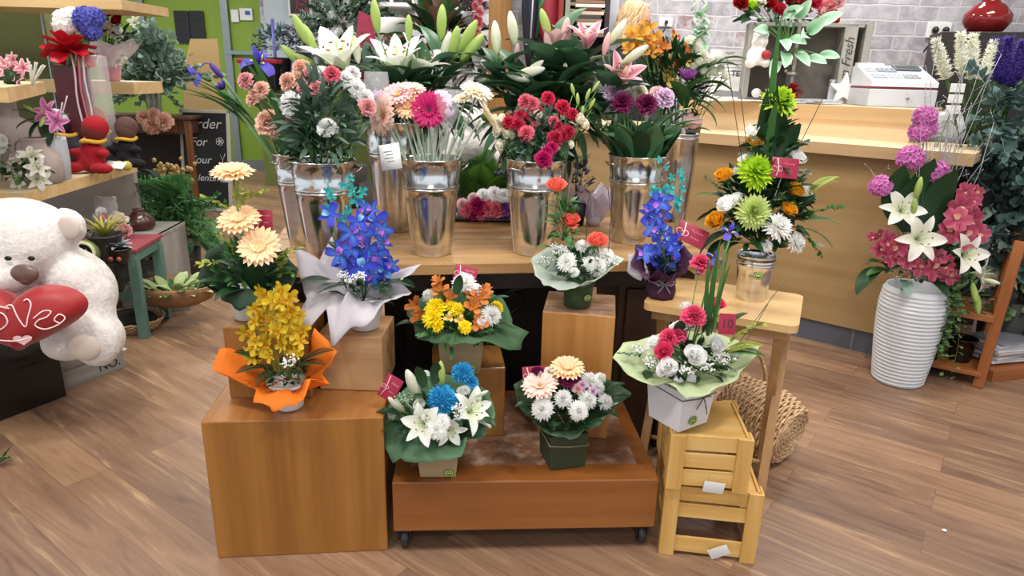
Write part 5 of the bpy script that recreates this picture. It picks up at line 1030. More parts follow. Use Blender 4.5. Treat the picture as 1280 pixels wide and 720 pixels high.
# lilies
def lilystem(lab, t, u, v, Y, px, d, col, group, nl=9, lp=60, extra=None, bend=0, kind='lily', lm=None):
    lv = [('broad', lm or G_DARK, .3+.65*i/nl, (cos(i*2.4)*1.0, sin(i*2.4)*.6-.35, .55), lp*R.uniform(.7, 1.15)) for i in range(nl)]
    return cut('lily', lab, kind, col, t, u, v, Y, px, d, group, lv, bend, .004, plain('4a7040', .45), 'lily_flower' if kind == 'lily' else 'lily_bud', extra=extra)
t = BT['lily']; Yb = t.y; g = 'white lilies in the tall bucket behind the gerberas'; LD = leafm('35553c', '4e7454', .35)
lilystem('large open white lily at the upper left, over the peach carnations', t, 424, 76, Yb-.12, 48, (-.1, -.42, 1), 'lilywhite', g, 8, 55, [('bud', 'budgreen', 377, 38, 20, (-.5, 0, 1)), ('bud', 'budgreen', 387, 48, 17, (-.4, 0, 1)), ('bud', 'budgreen', 366, 70, 17, (-.8, -.2, .8)), ('bud', 'budgreen', 381, 75, 15, (-.9, -.4, .5)), ('bud', 'budwhite', 445, 62, 17, (.2, -.3, -1))], -.05, lm=LD)
lilystem('large open white lily above the gerberas', t, 497, 80, Yb-.1, 42, (-.12, -.4, 1), 'lilywhite', g, 9, 60, [('bud', 'budgreen', 470, 20, 19, (-.1, 0, 1)), ('bud', 'budgreen', 511, 35, 15, (0, 0, 1))], lm=LD)
lilystem('open white lily just right of the large one above the gerberas', t, 524, 80, Yb-.05, 38, (.5, -.3, .8), 'lilywhite', g, 8, 60, lm=LD)
lilystem('pale green lily bud standing tall above the white lilies', t, 552, 28, Yb, 20, (.05, 0, 1), 'budgreen', g, 7, 60, [('bud', 'budgreen', 567, 56, 22, (.25, -.2, 1)), ('bud', 'budgreen', 584, 46, 22, (.6, -.1, 1)), ('bud', 'budgreen', 590, 60, 22, (.7, -.2, .8)), ('bud', 'budwhite', 557, 60, 20, (.3, -.3, .9))], .03, 'bud', lm=LD)
t = BT['plily']; Yb = t.y; g = 'pink and white lilies in the tall bucket behind the crimson carnations'
lilystem('open pink lily highest above the crimson carnations', t, 734, 50, Yb-.05, 28, (.0, -.35, 1), 'lilypink', g, 10, 72, bend=.02, lm=LD)
lilystem('open pink lily low at the right, beside the alstroemerias', t, 776, 96, Yb-.15, 32, (.25, -.6, .8), 'lilypink', g, 8, 60, [('bud', 'budwhite', 772, 40, 17, (.6, -.1, .9)), ('bud', 'budpink', 758, 55, 14, (.2, 0, 1)), ('bud', 'budwhite', 794, 68, 18, (.8, -.2, .6))], .06, lm=LD)
lilystem('fat pink lily bud left of the highest pink lily', t, 695, 48, Yb-.02, 22, (.05, -.1, 1), 'budpink', g, 12, 78, [('bud', 'budpink', 706, 46, 22, (.1, -.1, 1)), ('bud', 'budpink', 685, 52, 17, (-.15, -.1, 1)), ('bud', 'budgreen', 682, 30, 18, (-.35, 0, 1))], lm=LD)
lilystem('slim white lily bud furthest left of the pink lily bucket', t, 620, 48, Yb-.05, 20, (-.1, 0, 1), 'budwhite', g, 10, 66, [('bud', 'budwhite', 641, 36, 20, (-.2, 0, 1)), ('bud', 'budpink', 646, 66, 12, (.1, -.5, 1))], -.08, 'bud', lm=LD)
lilystem('half open white lily lying low over dark leaves', t, 662, 90, Yb-.14, 20, (.95, -.4, .25), 'budwhite', g, 9, 70, [('bud', 'budwhite', 650, 97, 18, (-.9, -.5, .2)), ('bud', 'budwhite', 668, 84, 14, (.8, -.4, .6))], -.02, 'bud', lm=LD)
f = Thing('lily_leaves', 'mass of broad dark green lily leaves behind the crimson carnations', 'foliage', t-Vector((0, 0, .06)))
for i in range(64): u = R.uniform(610, 760); v = R.uniform(70, 185); leaf(f, 'broad', LD if i % 3 else leafm('35573c', '4c7450', .35), Q((u+685)/2, (v+150)/2, Yb+R.uniform(-.12, .1)), ((u-685)/45, R.uniform(-.7, .2), (120-v)/50), pxs(Yb, R.uniform(42, 75)))
t = BT['lily']
f = Thing('lily_leaves', 'dark green lily leaves among the white lilies behind the gerberas', 'foliage', t-Vector((0, 0, .06)))
for i in range(44): u = R.uniform(440, 610); v = R.uniform(75, 150); leaf(f, 'broad', LD if i % 3 else leafm('3a5a40', '4f7050', .35), Q((u+520)/2, (v+140)/2, t.y+R.uniform(-.08, .1)), ((u-520)/60, R.uniform(-.6, .2), (115-v)/40), pxs(t.y, R.uniform(36, 62)))
# alstroemerias and cream sprays
t = BT['alst']; Yb = t.y; g = 'alstroemerias in the tall slim bucket'
for i, (u, v, px, col) in enumerate([(790, 44, 14, 'amber'), (801, 42, 14, 'amber'), (810, 35, 13, 'amber'), (796, 56, 13, 'amber'), (808, 52, 14, 'amber'), (819, 48, 13, 'amber'), (803, 65, 12, 'amber'), (828, 58, 13, 'orange'), (821, 66, 12, 'amber'), (814, 60, 11, 'amber'), (834, 98, 17, 'alyellow'), (838, 76, 14, 'alyellow'), (855, 74, 13, 'alyellow'), (846, 82, 11, 'orange'), (857, 62, 10, 'orange'), (826, 78, 10, 'amber'), (843, 45, 9, 'rust'), (785, 60, 11, 'amber')]):
    lab = {10: 'pale yellow alstroemeria with dark flecks lowest in its bunch', 2: 'amber alstroemeria at the very top of its bunch', 12: 'pale yellow alstroemeria at the right edge of its bunch', 16: 'rust coloured alstroemeria bud at the top right'}.get(i, 'amber alstroemeria bloom in the crowded bunch, '+ORD[sorted((785, 790, 796, 801, 803, 808, 810, 814, 819, 821, 826, 828, 834, 838, 843, 846, 855, 857)).index(u)]+' from the left')
    cut('alstroemeria', lab, 'alstroemeria', col, t, u, v, Yb-.02+R.uniform(-.05, .04), px, ((u-815)/60, -.8, .5), g if i in (10, 2, 12, 16) else 'amber alstroemerias of the tall slim bucket', slim(2, G_DARK, 34))
for i, (u, v, px) in enumerate([(878, 88, 10), (890, 90, 10), (872, 76, 8), (885, 78, 9), (900, 86, 8), (896, 74, 7), (905, 95, 7), (882, 100, 8), (866, 84, 8), (880, 68, 7), (864, 52, 9), (870, 60, 8)]):
    cut('lisianthus', 'cream green lisianthus right of the alstroemerias, '+ORD[sorted((864, 866, 870, 872, 878, 880, 882, 885, 890, 896, 900, 905)).index(u)]+' from the left', 'rose', 'ivory', t, u, v, Yb, px, ((u-860)/60, -.6, .7), 'cream lisianthus in front of the poster', slim(3, G_MID, 32), sr=.0016)
cut('tulip', 'single purple tulip standing between the alstroemerias and the cream spray', 'tulip', 'purple', t, 860, 92, Yb-.14, 14, (.1, -.1, 1), g, [('broad', G_MID, .8, (.5, -.4, .5), 44), ('broad', G_MID, .6, (-.5, -.5, .8), 48), ('broad', G_MID, .7, (.9, -.3, -.1), 40)])
cut('tulip', 'pale pink tulip drooping over the slim bucket rim', 'tulip', 'lightpink', t, 866, 152, Yb-.10, 15, (.2, -.4, .9), g, [('broad', G_MID, .8, (.8, -.4, .2), 30)])
f = Thing('mixed_greens', 'dark green stems and leaves under the alstroemerias in the slim bucket', 'foliage', t-Vector((0, 0, .06))); foliage(f, Q(838, 110, Yb), .13, .17, 190, .075, G_DARK, kind='lance', ry=.1)
for u, v, d in ((870, 110, (1, -.2, .3)), (880, 105, (1, 0, -.1)), (885, 85, (1, 0, .2)), (875, 120, (1, -.3, -.4)), (870, 130, (.8, -.3, -.6)), (862, 70, (.5, 0, 1)), (895, 80, (1, 0, .3))): leaf(f, 'broad', G_MID, Q(u, v, Yb-.03), d, pxs(Yb, 38))
# a few lisianthus buds trailing between the buckets
f = Thing('eustoma_sprig', 'thin sprig of pale green buds between the crimson bucket and the right bucket', 'flower', BT['red']+Vector((.05, .02, -.05)))
for u, v in ((722, 124), (728, 140), (735, 118), (740, 130), (716, 112), (745, 108)): q = Q(u, v, BT['red'].y+.05); bloom(f, 'bud', 'budgreen', q, ((u-725)/30, 0, 1), pxs(2.4, 8), name='flower_bud'); stem(f, BT['red']+Vector((.05, .02, -.05)), q-Vector((0, 0, .02)), .0014)
# ================================================================== LEFT: SHELVING, TEDDY BEAR, POTS
SHW = wood('c8a468', 'd6b47c', 'e0c290', 'X', 5, .45, name='shelf_pine'); SHT = plain('d8c8a4', .5, var=.03); OLIVE = plain('5c6030', .7, var=.05)
sh = Thing('display_shelving', 'pale pine wall shelving with an olive back panel at the left edge of the shop', 'shelf', (-2.9, 3.7, 0))
def boardpart(pts, z0, z1, name='shelf_board'):
    b = MB(); b.prism(pts, z0, z1); k = MB(); k.prism(pts, z1, z1+.002, mi=0); p = sh.wld(name, b, SHW, smooth=False)
    p2 = MB(); p2.merge(k); o = Part(p.o, p.M); q = MB(); q.merge(k, sh.inv); o.inst('board_top', q.mesh('board_top', SHT, False), sh.M.copy())
boardpart([(-3.5, 3.1), (-2.26, 3.1), (-2.34, 4.22), (-3.5, 4.22)], .806, .862)
boardpart([(-3.5, 2.74), (-1.985, 2.74), (-2.41, 3.6), (-3.5, 3.6)], 1.287, 1.343)
boardpart([(-3.6, 4.2), (-2.285, 4.2), (-2.285, 4.75), (-3.6, 4.75)], 1.738, 1.79)
boardpart([(-3.2, 4.6), (-2.50, 4.6), (-2.50, 4.98), (-3.2, 4.98)], 1.25, 1.325)
b = MB(); x1 = Q(62, 50, 5.0).x; b.box(((x1-4.6)/2, 5.02, 1.25), (x1+4.6, .03, 2.5), .0); sh.wld('back_panel', b, OLIVE, smooth=False)
b = MB(); b.box(((x1+.09), 5.0, 1.25), (.2, .05, 2.5), .004); sh.wld('upright_post', b, plain('8a8a62', .5, var=.04), smooth=False)
b = MB(); b.box((x1, 4.96, 1.25), (.012, .02, 2.5), .002); sh.wld('metal_strip', b, AL, smooth=False)
b = MB(); b.box((-3.0, 4.3, .40), (1.2, .04, .8), .004); sh.wld('lower_panel', b, plain('a09a92', .8, var=.12, scale=5), smooth=False)

# --- teddy bear
bx0, bx1 = P(0, 527), P(84, 495)
bd = (bx1-bx0).normalized(); ang = atan2(bd.y, bd.x); nrm = Vector((-bd.y, bd.x, 0)); zt = .235
pc = bx1 - bd*.35 + nrm*.25
b = MB(); b.box((0, 0, zt/2), (.70, .5, zt), .006); b.box((0, -.252, zt/2), (.6, .006, zt*.7), .002)
solo('black_crate', b, plain('1a1412', .5, var=.1), 'black painted box on the floor that the white teddy bear sits on', 'wooden box', (pc.x, pc.y, 0), ang)
FUR = NT('white_plush'); mp = FUR.mapping((1, 1, 1)); nz = FUR.n('TexNoise', Scale=55.0, Detail=6.0, Roughness=.7); FUR.l(mp.outputs[0], nz.inputs['Vector'])
rr = FUR.ramp(nz.outputs['Fac'], [(.3, 'd6cfca'), (.6, 'efe9e4')]); FUR.l(rr.outputs[0], FUR.b.inputs['Base Color']); FUR.b.inputs['Roughness'].default_value = .95; FUR.b.inputs['Sheen Weight'].default_value = .4; FUR.bump(nz.outputs['Fac'], .8, .012); FUR = FUR.m
def plush(t, blobs, vox, m, name='body', disp=.006):
    b = MB()
    for c_, r_, *mx in blobs: b.ell(c_, r_, n=24, M=mx[0] if mx else None)
    p = t.wld(name, b, m); o = p.o; mo = o.modifiers.new('skin', 'REMESH'); mo.mode = 'VOXEL'; mo.voxel_size = vox; mo.use_smooth_shade = True
    s = o.modifiers.new('soft', 'SMOOTH'); s.iterations = 14; s.factor = .7
    if disp:
        tx = bpy.data.textures.new('fluff', 'CLOUDS'); tx.noise_scale = .02; d = o.modifiers.new('fluff', 'DISPLACE'); d.texture = tx; d.strength = disp; d.mid_level = .5
    return p
def rel(px, Y, dx=0, dy=0, dz=0): q = Q(px[0], px[1], Y); return q+Vector((dx, dy, dz))
Yt = 2.62; hc = rel((22, 302), Yt); ppm = pxs(Yt, 1)
foot = Q(110, 428, 2.52)
BT0 = Vector((hc.x, Yt+.1, zt)); tb_ = Thing('teddy_bear', 'giant fluffy white teddy bear sitting on the black box at the left edge', 'soft toy', BT0)
bc_ = Vector((hc.x+.02, Yt+.10, zt+.24))
fm = Matrix.Translation(foot) @ Matrix.Rotation(radians(25), 4, 'Z')
plush(tb_, [(hc, (.215, .2, .175)), (hc+Vector((-.02, .0, -.02)), (.215, .2, .14)), (hc+Vector((.02, -.17, -.095)), (.115, .09, .075)), (bc_+Vector((0, .03, .03)), (.25, .2, .21)), (bc_+Vector((0, 0, .1)), (.2, .19, .16)),
    (rel((84, 283), Yt+.02), (.078, .045, .078)), (rel((-38, 276), Yt+.02), (.078, .045, .078)),
    (Q(95, 355, Yt), (.11, .11, .12)), (Q(112, 372, Yt), (.095, .1, .11)), (Q(118, 392, Yt-.02), (.075, .10, .07)), (Q(100, 402, Yt-.08), (.07, .10, .06)), (Q(-60, 345, Yt), (.12, .11, .15)), (Q(-70, 390, Yt-.05), (.09, .1, .1)),
    (Q(95, 420, Yt), (.11, .16, .09)), (foot+Vector((.0, .06, 0)), (.11, .10, .108)), (foot+Vector((.03, .0, .0)), (.1, .06, .105)), (foot+Vector((-.38, .10, .06)), (.1, .1, .09)), (bc_+Vector((-.2, -.04, -.07)), (.12, .16, .1))], .011, FUR)
b = MB(); b.ell((0, 0, 0), (.065, .03, .055), n=18, M=Matrix.Translation(foot+Vector((.02, -.052, .0))) @ Matrix.Rotation(.2, 4, 'Z')); tb_.wld('foot_pad', b, plain('d8cbbd', .9, bump=.3), 'beige foot pad')
b = MB(); nm = Q(31, 342, Yt-.245); b.ell(nm, (.052, .022, .036), n=18); b.ell(nm+Vector((0, 0, -.014)), (.03, .02, .03), n=14); tb_.wld('nose', b, plain('6a5048', .35), 'brown nose')
for u in (10, 39): b = MB(); b.ell(Q(u, 330-7, Yt-.198), (.014, .008, .009), n=12); tb_.wld('eye', b, plain('0a0a0a', .1))
b = MB(); b.ell(Q(86, 285, Yt-.025), (.045, .012, .048), n=16); tb_.wld('inner_ear', b, plain('cfc0b4', .9))
# heart cushion with LOVE in loops
hp = Q(24, 400, 2.36); HM = UP(hp, (.18, -1, .12)); RED = NT('red_satin'); RED.b.inputs['Base Color'].default_value = srgb('9c0f16'); RED.b.inputs['Roughness'].default_value = .5; RED.b.inputs['Sheen Weight'].default_value = .3; RED = RED.m
b = MB(); n = 72; W_ = .25; rings = 9; vs = []; fs = []
def hx(a): return Vector((16*sin(a)**3/16.5, (13*cos(a)-5*cos(2*a)-2*cos(3*a)-cos(4*a)+2)/17.5))
for s in (1, -1):
    o_ = len(vs)
    for j in range(rings+1):
        q = j/rings
        for k in range(n):
            p = hx(2*pi*k/n)*q; p.y = p.y if p.y > -.45 else -.45+(p.y+.45)*.62; vs.append((p.x*W_, p.y*W_*.66, s*.085*sqrt(max(0, 1-q**2.6))))
    for j in range(rings):
        for k in range(n): f_ = (o_+j*n+k, o_+j*n+(k+1) % n, o_+(j+1)*n+(k+1) % n, o_+(j+1)*n+k); fs.append(f_ if s < 0 else f_[::-1])
b.add(vs, fs); ht = Thing('heart_cushion', 'red satin heart cushion with white looping LOVE lettering held by the teddy bear', 'cushion', M=HM); p = ht.loc('cushion', b, RED)
def zf(x, y):
    return .0865*sqrt(max(0.05, 1-min(1, (abs(x/W_)**2+abs(y/(W_*.68))**2))**1.3))
def stroke(pts, r=.0027):
    b = MB(); P3 = []
    for i in range(len(pts)-1):
        for k in range(6):
            t = k/6; p0 = pts[max(0, i-1)]; p1 = pts[i]; p2 = pts[i+1]; p3 = pts[min(len(pts)-1, i+2)]
            f = lambda a: .5*((2*p1[a])+(-p0[a]+p2[a])*t+(2*p0[a]-5*p1[a]+4*p2[a]-p3[a])*t*t+(-p0[a]+3*p1[a]-3*p2[a]+p3[a])*t**3)
            x, y = f(0), f(1); P3.append((x, y, zf(x, y)))
    b.tube(P3, r, 5); return b
k = .2
L_ = [[(-.8, .5), (-.72, .62), (-.66, .45), (-.72, .1), (-.85, -.12), (-.7, -.1), (-.5, -.2)], [(-.28, .28), (-.42, .3), (-.55, .1), (-.45, -.12), (-.25, -.18), (-.08, -.02), (-.12, .18), (-.28, .28), (-.2, .36), (.0, .3)],
      [(-.08, .35), (.02, .38), (.1, .1), (.2, -.12), (.26, .1), (.32, .38), (.26, .5), (.2, .46)], [(.34, .06), (.5, .22), (.62, .2), (.55, .08), (.42, .02), (.36, -.1), (.5, -.2), (.7, -.12), (.82, .02), (.74, .12), (.66, .0), (.75, -.1)], [(-.75, -.22), (-.5, -.34), (-.2, -.42), (.05, -.44), (.3, -.36)]]
b = MB()
for s in L_: b.merge(stroke([(x*k+.02, y*k*.8+.012) for x, y in s]))
p.inst('lettering', b.mesh('lettering', plain('f0d8d8', .5, var=.02)), HM)
b = MB(); hv = [(hx(2*pi*i/40).x*.032+.045, hx(2*pi*i/40).y*.024-.058) for i in range(40)]; b.add([(x, y, zf(x, y)+.001) for x, y in hv], [tuple(range(39, -1, -1))]); p.inst('small_heart', b.mesh('small_heart', plain('e8b8bc', .5)), HM)

# --- green and red stool, pots on it
TQ = plain('5a7c70', .6, var=.12, scale=25); SR = plain('96404a', .55, var=.15, scale=20)
lg = P(170, 424); st = Thing('painted_stool', 'weathered green painted stool with a dark red top beside the teddy bear', 'stool', (lg.x-.2, lg.y+.16, 0), radians(6))
b = MB(); b.box((0, 0, .498), (.5, .36, .02), .003); st.loc('seat', b, SR, smooth=False)
b = MB()
for s in (-1, 1): b.box((0, s*.165, .462), (.47, .022, .06), .002); b.box((s*.225, 0, .462), (.022, .33, .06), .002)
st.loc('apron', b, TQ, smooth=False)
for sx in (-1, 1):
    for sy in (-1, 1): b = MB(); b.box((sx*.22, sy*.155, .23), (.05, .045, .46), .003); st.loc('leg', b, TQ, smooth=False)
b = MB(); b.box((0, .155, .14), (.4, .02, .04), .002); st.loc('stretcher', b, TQ, smooth=False)
zs = .509
def potted(name, label, u, v, z, rt, rb, h, m, cat='pot plant'):
    p = P(u, v, z); c = Vector((p.x, p.y+rb, z+.001)); t = Thing(name, label, cat, c); bowl_pot(t, c, rt, rb, h, m); return t, c+Vector((0, 0, h))
t, c = potted('potted_succulent', 'spiky yellow green succulent in a dark round pot on the red stool', 128, 331, zs, .075, .055, .14, plain('2a2624', .5))
for i in range(26): a = i*2.4; leaf(t, 'strap', leafm('7a8c3a', 'b4a850'), c-Vector((0, 0, .02)), (cos(a)*.7, sin(a)*.7, .4+.9*(i/26)), .14)
t, c = potted('potted_succulent', 'grey rosette succulent in a square black cup at the front of the red stool', 146, 331, zs, .052, .038, .075, plain('181616', .3))
for i in range(20): a = i*2.4; leaf(t, 'broad', leafm('7f8f8e', 'b4c0c2'), c-Vector((0, 0, .005)), (cos(a), sin(a), .2+.9*(i/20)), .07)
for s in (-1, 1): b = MB(); b.lathe([(0, 0), (.012, 0), (.012, .001), (0, .001)], 14, M=UP(c+Vector((s*.02, -.047, -.045)), (0, -1, 0))); t.wld('round_charm', b, plain('b05a52', .5))
p = P(103, 336, zs); g_ = Vector((p.x, p.y+.03, zs+.068)); t = Thing('candle_bowl', 'round sage green ceramic bowl tipped on its side with a pale ring, on the stool', 'bowl', g_)
Mg = Matrix.Translation(g_) @ frame(Vector((.25, -1, .25))); b = MB(); b.lathe([(.03, -.07), (.06, -.055), (.066, -.02), (.062, .02), (.056, .024), (.044, .022)], 32, M=Mg, cap=False); t.wld('bowl', b, plain('6f7c4e', .4))
b = MB(); b.lathe([(.044, .021), (.058, .023), (.058, .026), (.044, .024)], 32, M=Mg, cap=False); t.wld('rim', b, plain('c8c898', .4))
b = MB(); b.lathe([(.0001, -.03), (.045, -.03), (.045, .02)], 24, M=Mg, cap=False); t.wld('inside', b, plain('4c4a40', .6)); foliage(t, g_+Vector((.0, -.02, -.01)), .03, .02, 20, .02, leafm('b8b8b0', 'd0d0c8'))
t = Thing('silk_flower_bunch', 'low bunch of cream and pink artificial roses behind the stool pots', 'flowers', Q(143, 300, 3.7)-Vector((0, 0, .02)))
for i, (u, v, px, col) in enumerate([(140, 280, 13, 'cream'), (148, 290, 11, 'cream'), (155, 288, 12, 'lightpink'), (130, 272, 9, 'lightpink'), (135, 290, 9, 'cream'), (150, 275, 10, 'cream'), (127, 265, 8, 'white')]): bloom(t, 'rose', col, Q(u, v, 3.68), (R.uniform(-.4, .4), -1, .5), pxs(3.7, px))
foliage(t, Q(143, 293, 3.72), .1, .06, 60, .05, G_DARK)
# grey open crate behind, things on it
GRW = wood('6a6862', '8a8780', 'a8a59c', 'X', 6, .7, name='grey_timber'); GRZ = wood('6f6c66', '8c8982', 'a5a29a', 'Z', 6, .7, name='grey_timber_z')
pg = P(212, 345, .2); cg = Vector((-2.05, 4.0, 0)); q = Q(208, 330, 4.0); 
gt = Thing('grey_crate', 'weathered grey timber crate standing on end behind the stool with vases on top', 'crate', (q.x-.22, 4.1, 0), radians(4)); ztop = Q(205, 292, 3.95).z
for x in (-.22, .22): b = MB(); b.box((x, 0, ztop/2), (.025, .36, ztop), .003); gt.loc('side_board', b, GRZ, smooth=False)
b = MB(); b.box((0, 0, ztop-.012), (.47, .36, .024), .003); gt.loc('top_board', b, GRW, smooth=False)
b = MB()
for i in range(4): b.box((0, .17, .09+i*(ztop-.1)/4), (.44, .012, (ztop-.1)/4-.02), .002)
gt.loc('back_slats', b, GRW, smooth=False)
gx, gz = q.x-.22, ztop
def lathev(name, label, u, v, Y, prof, m, cat='vase', sc_=1.0, n=32):
    c = Q(u, v, Y); b = MB(); b.lathe([(r*sc_, z*sc_) for r, z in prof], n); return solo(name, b, m, label, cat, c)
lathev('brown_vase', 'small round dark brown vase with a star motif on the grey crate', 177, 291, 4.05, [(.03, 0), (.06, .01), (.085, .05), (.08, .09), (.045, .12), (.03, .14), (.035, .15), (.03, .15)], plain('4a2a20', .3))
t = Thing('white_bird_ornament', 'small white ceramic bird ornament beside the brown vase', 'ornament', Q(155, 290, 4.0)); b = MB(); q = Q(156, 280, 4.0); b.ell(q, (.07, .045, .05), n=16); b.ell(q+Vector((-.045, 0, .05)), (.028, .025, .03), n=12); b.tube([q+Vector((-.06, 0, .045)), q+Vector((-.09, 0, .03))], [.01, .002], 6); b.tube([q+Vector((.05, 0, .01)), q+Vector((.11, 0, .05))], [.02, .006], 6); t.wld('body', b, plain('d4d0cc', .3))
t = Thing('grey_plush_bear', 'small pale grey plush bear sitting behind the pots under the lower shelf', 'soft toy', Q(133, 285, 4.1)); q = Q(133, 258, 4.1)
plush(t, [(q, (.065, .06, .06)), (q+Vector((0, 0, -.09)), (.07, .06, .07)), (q+Vector((-.05, 0, .05)), .022), (q+Vector((.05, 0, .05)), .022), (q+Vector((.06, -.02, -.06)), .03), (q+Vector((-.06, -.02, -.06)), .03), (q+Vector((.05, -.05, -.13)), .035), (q+Vector((-.05, -.05, -.13)), .035)], .008, plain('b8b4b2', .95, var=.1, scale=80), disp=.003)
# small grey crates with stencilled lettering
def small_crate(label, u, v, txt, L, h, a, z=0, dp=.2, p2=None):
    p = P(u, v, z)
    if p2: w2 = P(p2[0], p2[1], z); a = atan2(p.y-w2.y, p.x-w2.x)
    T = Matrix.Translation(p) @ Matrix.Rotation(a, 4, 'Z'); t = Thing('small_crate', label, 'crate', M=T)
    for y in (0.006, dp-.006): b = MB(); b.box((-L/2, y, h/2), (L, .012, h), .002); t.loc('side_board', b, GRW, smooth=False)
    for x in (-.006, -L+.006): b = MB(); b.box((x, dp/2, h/2), (.012, dp-.02, h), .002); t.loc('end_board', b, GRW, smooth=False)
    b = MB(); b.box((-L/2, dp/2, .008), (L-.02, dp-.02, .01), .001); t.loc('base', b, GRW, smooth=False)
    if txt: me = textmesh(txt, h*.62, plain('2a2826', .8), .0004, bold=.0006); t.inst('stencil', me, T @ Matrix.Translation((-.075 if len(txt) < 4 else -L/2+.01, -.001, h*.47)) @ Matrix.Rotation(pi/2, 4, 'X'))
    return t
s1 = small_crate('small grey crate stencilled NO. on the floor beside the teddy bear foot', 157, 459, 'NO.', .33, .095, 0, 0, .2, (92, 483))
small_crate('small grey crate stencilled with letters GE, pushed behind the lower one', 153, 437, 'GE', .30, .09, 0, .097, .17, (100, 456))
b = MB(); b.box((0, 0, 0), (.06, .03, .0015), 0, Matrix.Rotation(.5, 4, 'Y')); solo('paper_tag', b, M_WHITE, 'small white paper tag lying across the stencilled crates', 'label', P(152, 436, .1)+Vector((-.02, .02, .0)))
t = Thing('wicker_tray', 'shallow wicker tray with dark moss behind the stencilled crates under the stool', 'basket', P(150, 420)+Vector((0, .12, 0))); b = MB(); c = P(150, 420)+Vector((0, .12, .0))
for j in range(6): b.tube([(c.x+(.14+.008*j)*cos(a), c.y+(.12+.008*j)*sin(a), .012+.011*j+.003*cos(a*20+j*pi)) for a in [2*pi*k/80 for k in range(81)]], .006, 5, cap=False)
t.wld('woven_rim', b, WK); b = MB(); b.ell((c.x, c.y, .05), (.14, .12, .06), n=20); t.wld('moss', b, plain('23241e', .95, var=.3, scale=60, bump=1))
# wooden dough bowl planter on a grey crate
pc_ = P(205, 402); t = small_crate('wide grey crate with slots under the wooden bowl planter', 238, 388, None, .36, .13, radians(22), 0, .22)
c = P(205, 392, .13)+Vector((0, .16, 0)); c.z = .135; t = Thing('bowl_planter', 'carved wooden dough bowl filled with pale variegated leaves, on a grey crate', 'planter', c)
b = MB(); b.lathe([(.12, 0), (.2, .04), (.235, .12), (.225, .125), (.19, .06), (.0001, .05)], 36, M=Matrix.Translation(c) @ Matrix.Diagonal((1, .7, 1, 1))); t.wld('bowl', b, wood('5e4028', '7a5636', '94704a', 'X', 6, .6, name='bowl_wood'))
VAR = leafm('8aa468', 'c0cc96', .5)
for i in range(90): a = R.uniform(0, 6.28); rr_ = .18*sqrt(R.random()); leaf(t, 'broad', VAR if i % 3 else G_MID, c+Vector((rr_*cos(a), rr_*sin(a)*.7, .07)), (cos(a), sin(a), R.uniform(.3, 1.3)), R.uniform(.07, .12))
# big leafy plants on the floor at the back left
t = Thing('fern_plant', 'large bright green ferny plant spilling behind the bowl planter', 'pot plant', Q(218, 330, 4.6)*1.0); q = Q(215, 270, 4.6)
b = MB(); b.lathe([(.1, 0), (.14, .02), (.16, .22), (.15, .22)], 24, M=Matrix.Translation(Vector((q.x, 4.6, 0)))); b.lathe([(.15, .2), (.0001, .2)], 24, M=Matrix.Translation(Vector((q.x, 4.6, 0))), cap=False); t.wld('pot', b, plain('3a3028', .6))
b = MB(); b.tube([(q.x, 4.6, .2), (q.x, 4.6, q.z)], .03, 8); t.wld('trunk', b, plain('4a3a28', .8))
for i in range(70): leaf(t, ('fern', 'needle', 'sprig')[i % 3], leafm('44804a', '78ac66') if i % 2 else leafm('35683c', '568a50'), q+Vector((R.uniform(-.1, .14), R.uniform(-.15, .1), R.uniform(-.16, .12))), (R.uniform(-1, 1.2), R.uniform(-1, .2), R.uniform(-.3, .9)), R.uniform(.2, .34))
t = Thing('leafy_pot_plant', 'dark leafy pot plant between the lower shelf and the green fern', 'pot plant', Vector((Q(175, 260, 4.9).x, 4.9, 0))); q = Q(178, 248, 4.9)
b = MB(); b.lathe([(.11, 0), (.15, .02), (.18, .3), (.17, .3)], 24, M=Matrix.Translation(Vector((q.x, 4.9, 0)))); t.wld('pot', b, plain('2c2622', .6)); b = MB(); b.tube([(q.x, 4.9, .1), q], .03, 8); t.wld('trunk', b, plain('4a3a28', .8))
for i in range(95): leaf(t, 'sprig' if i % 2 else 'broad', leafm('2c4a34', '4c6c50') if i % 3 else G_GREY, q+Vector((R.uniform(-.28, .22), R.uniform(-.15, .1), R.uniform(-.2, .16))), (R.uniform(-1, 1), R.uniform(-1, .1), R.uniform(-.1, 1)), R.uniform(.12, .22))
gq = Q(214, 250, 5.6); t = Thing('golden_berry_spray', 'spray of small golden berries in a dark vase before the dark wooden desk', 'flowers', (gq.x, 5.6, 0)); b = MB(); b.lathe([(.07, 0), (.09, .05), (.08, gq.z+.02), (.07, gq.z)], 20); t.loc('vase', b, plain('2a2420', .5)); b = MB()
for i in range(60): q = Q(213+R.gauss(0, 11), 214+R.gauss(0, 8), 5.6+R.uniform(-.1, .1)); b.ell(q, R.uniform(.014, .024), n=6)
t.wld('berries', b, plain('b89a5a', .4, var=.2), kind='stuff'); b = MB()
for i in range(12): b.tube([Q(214, 255, 5.6), Q(200+i*2.4, 215+R.uniform(-6, 8), 5.6)], .004, 4)
t.wld('twigs', b, plain('4a3a24', .7))

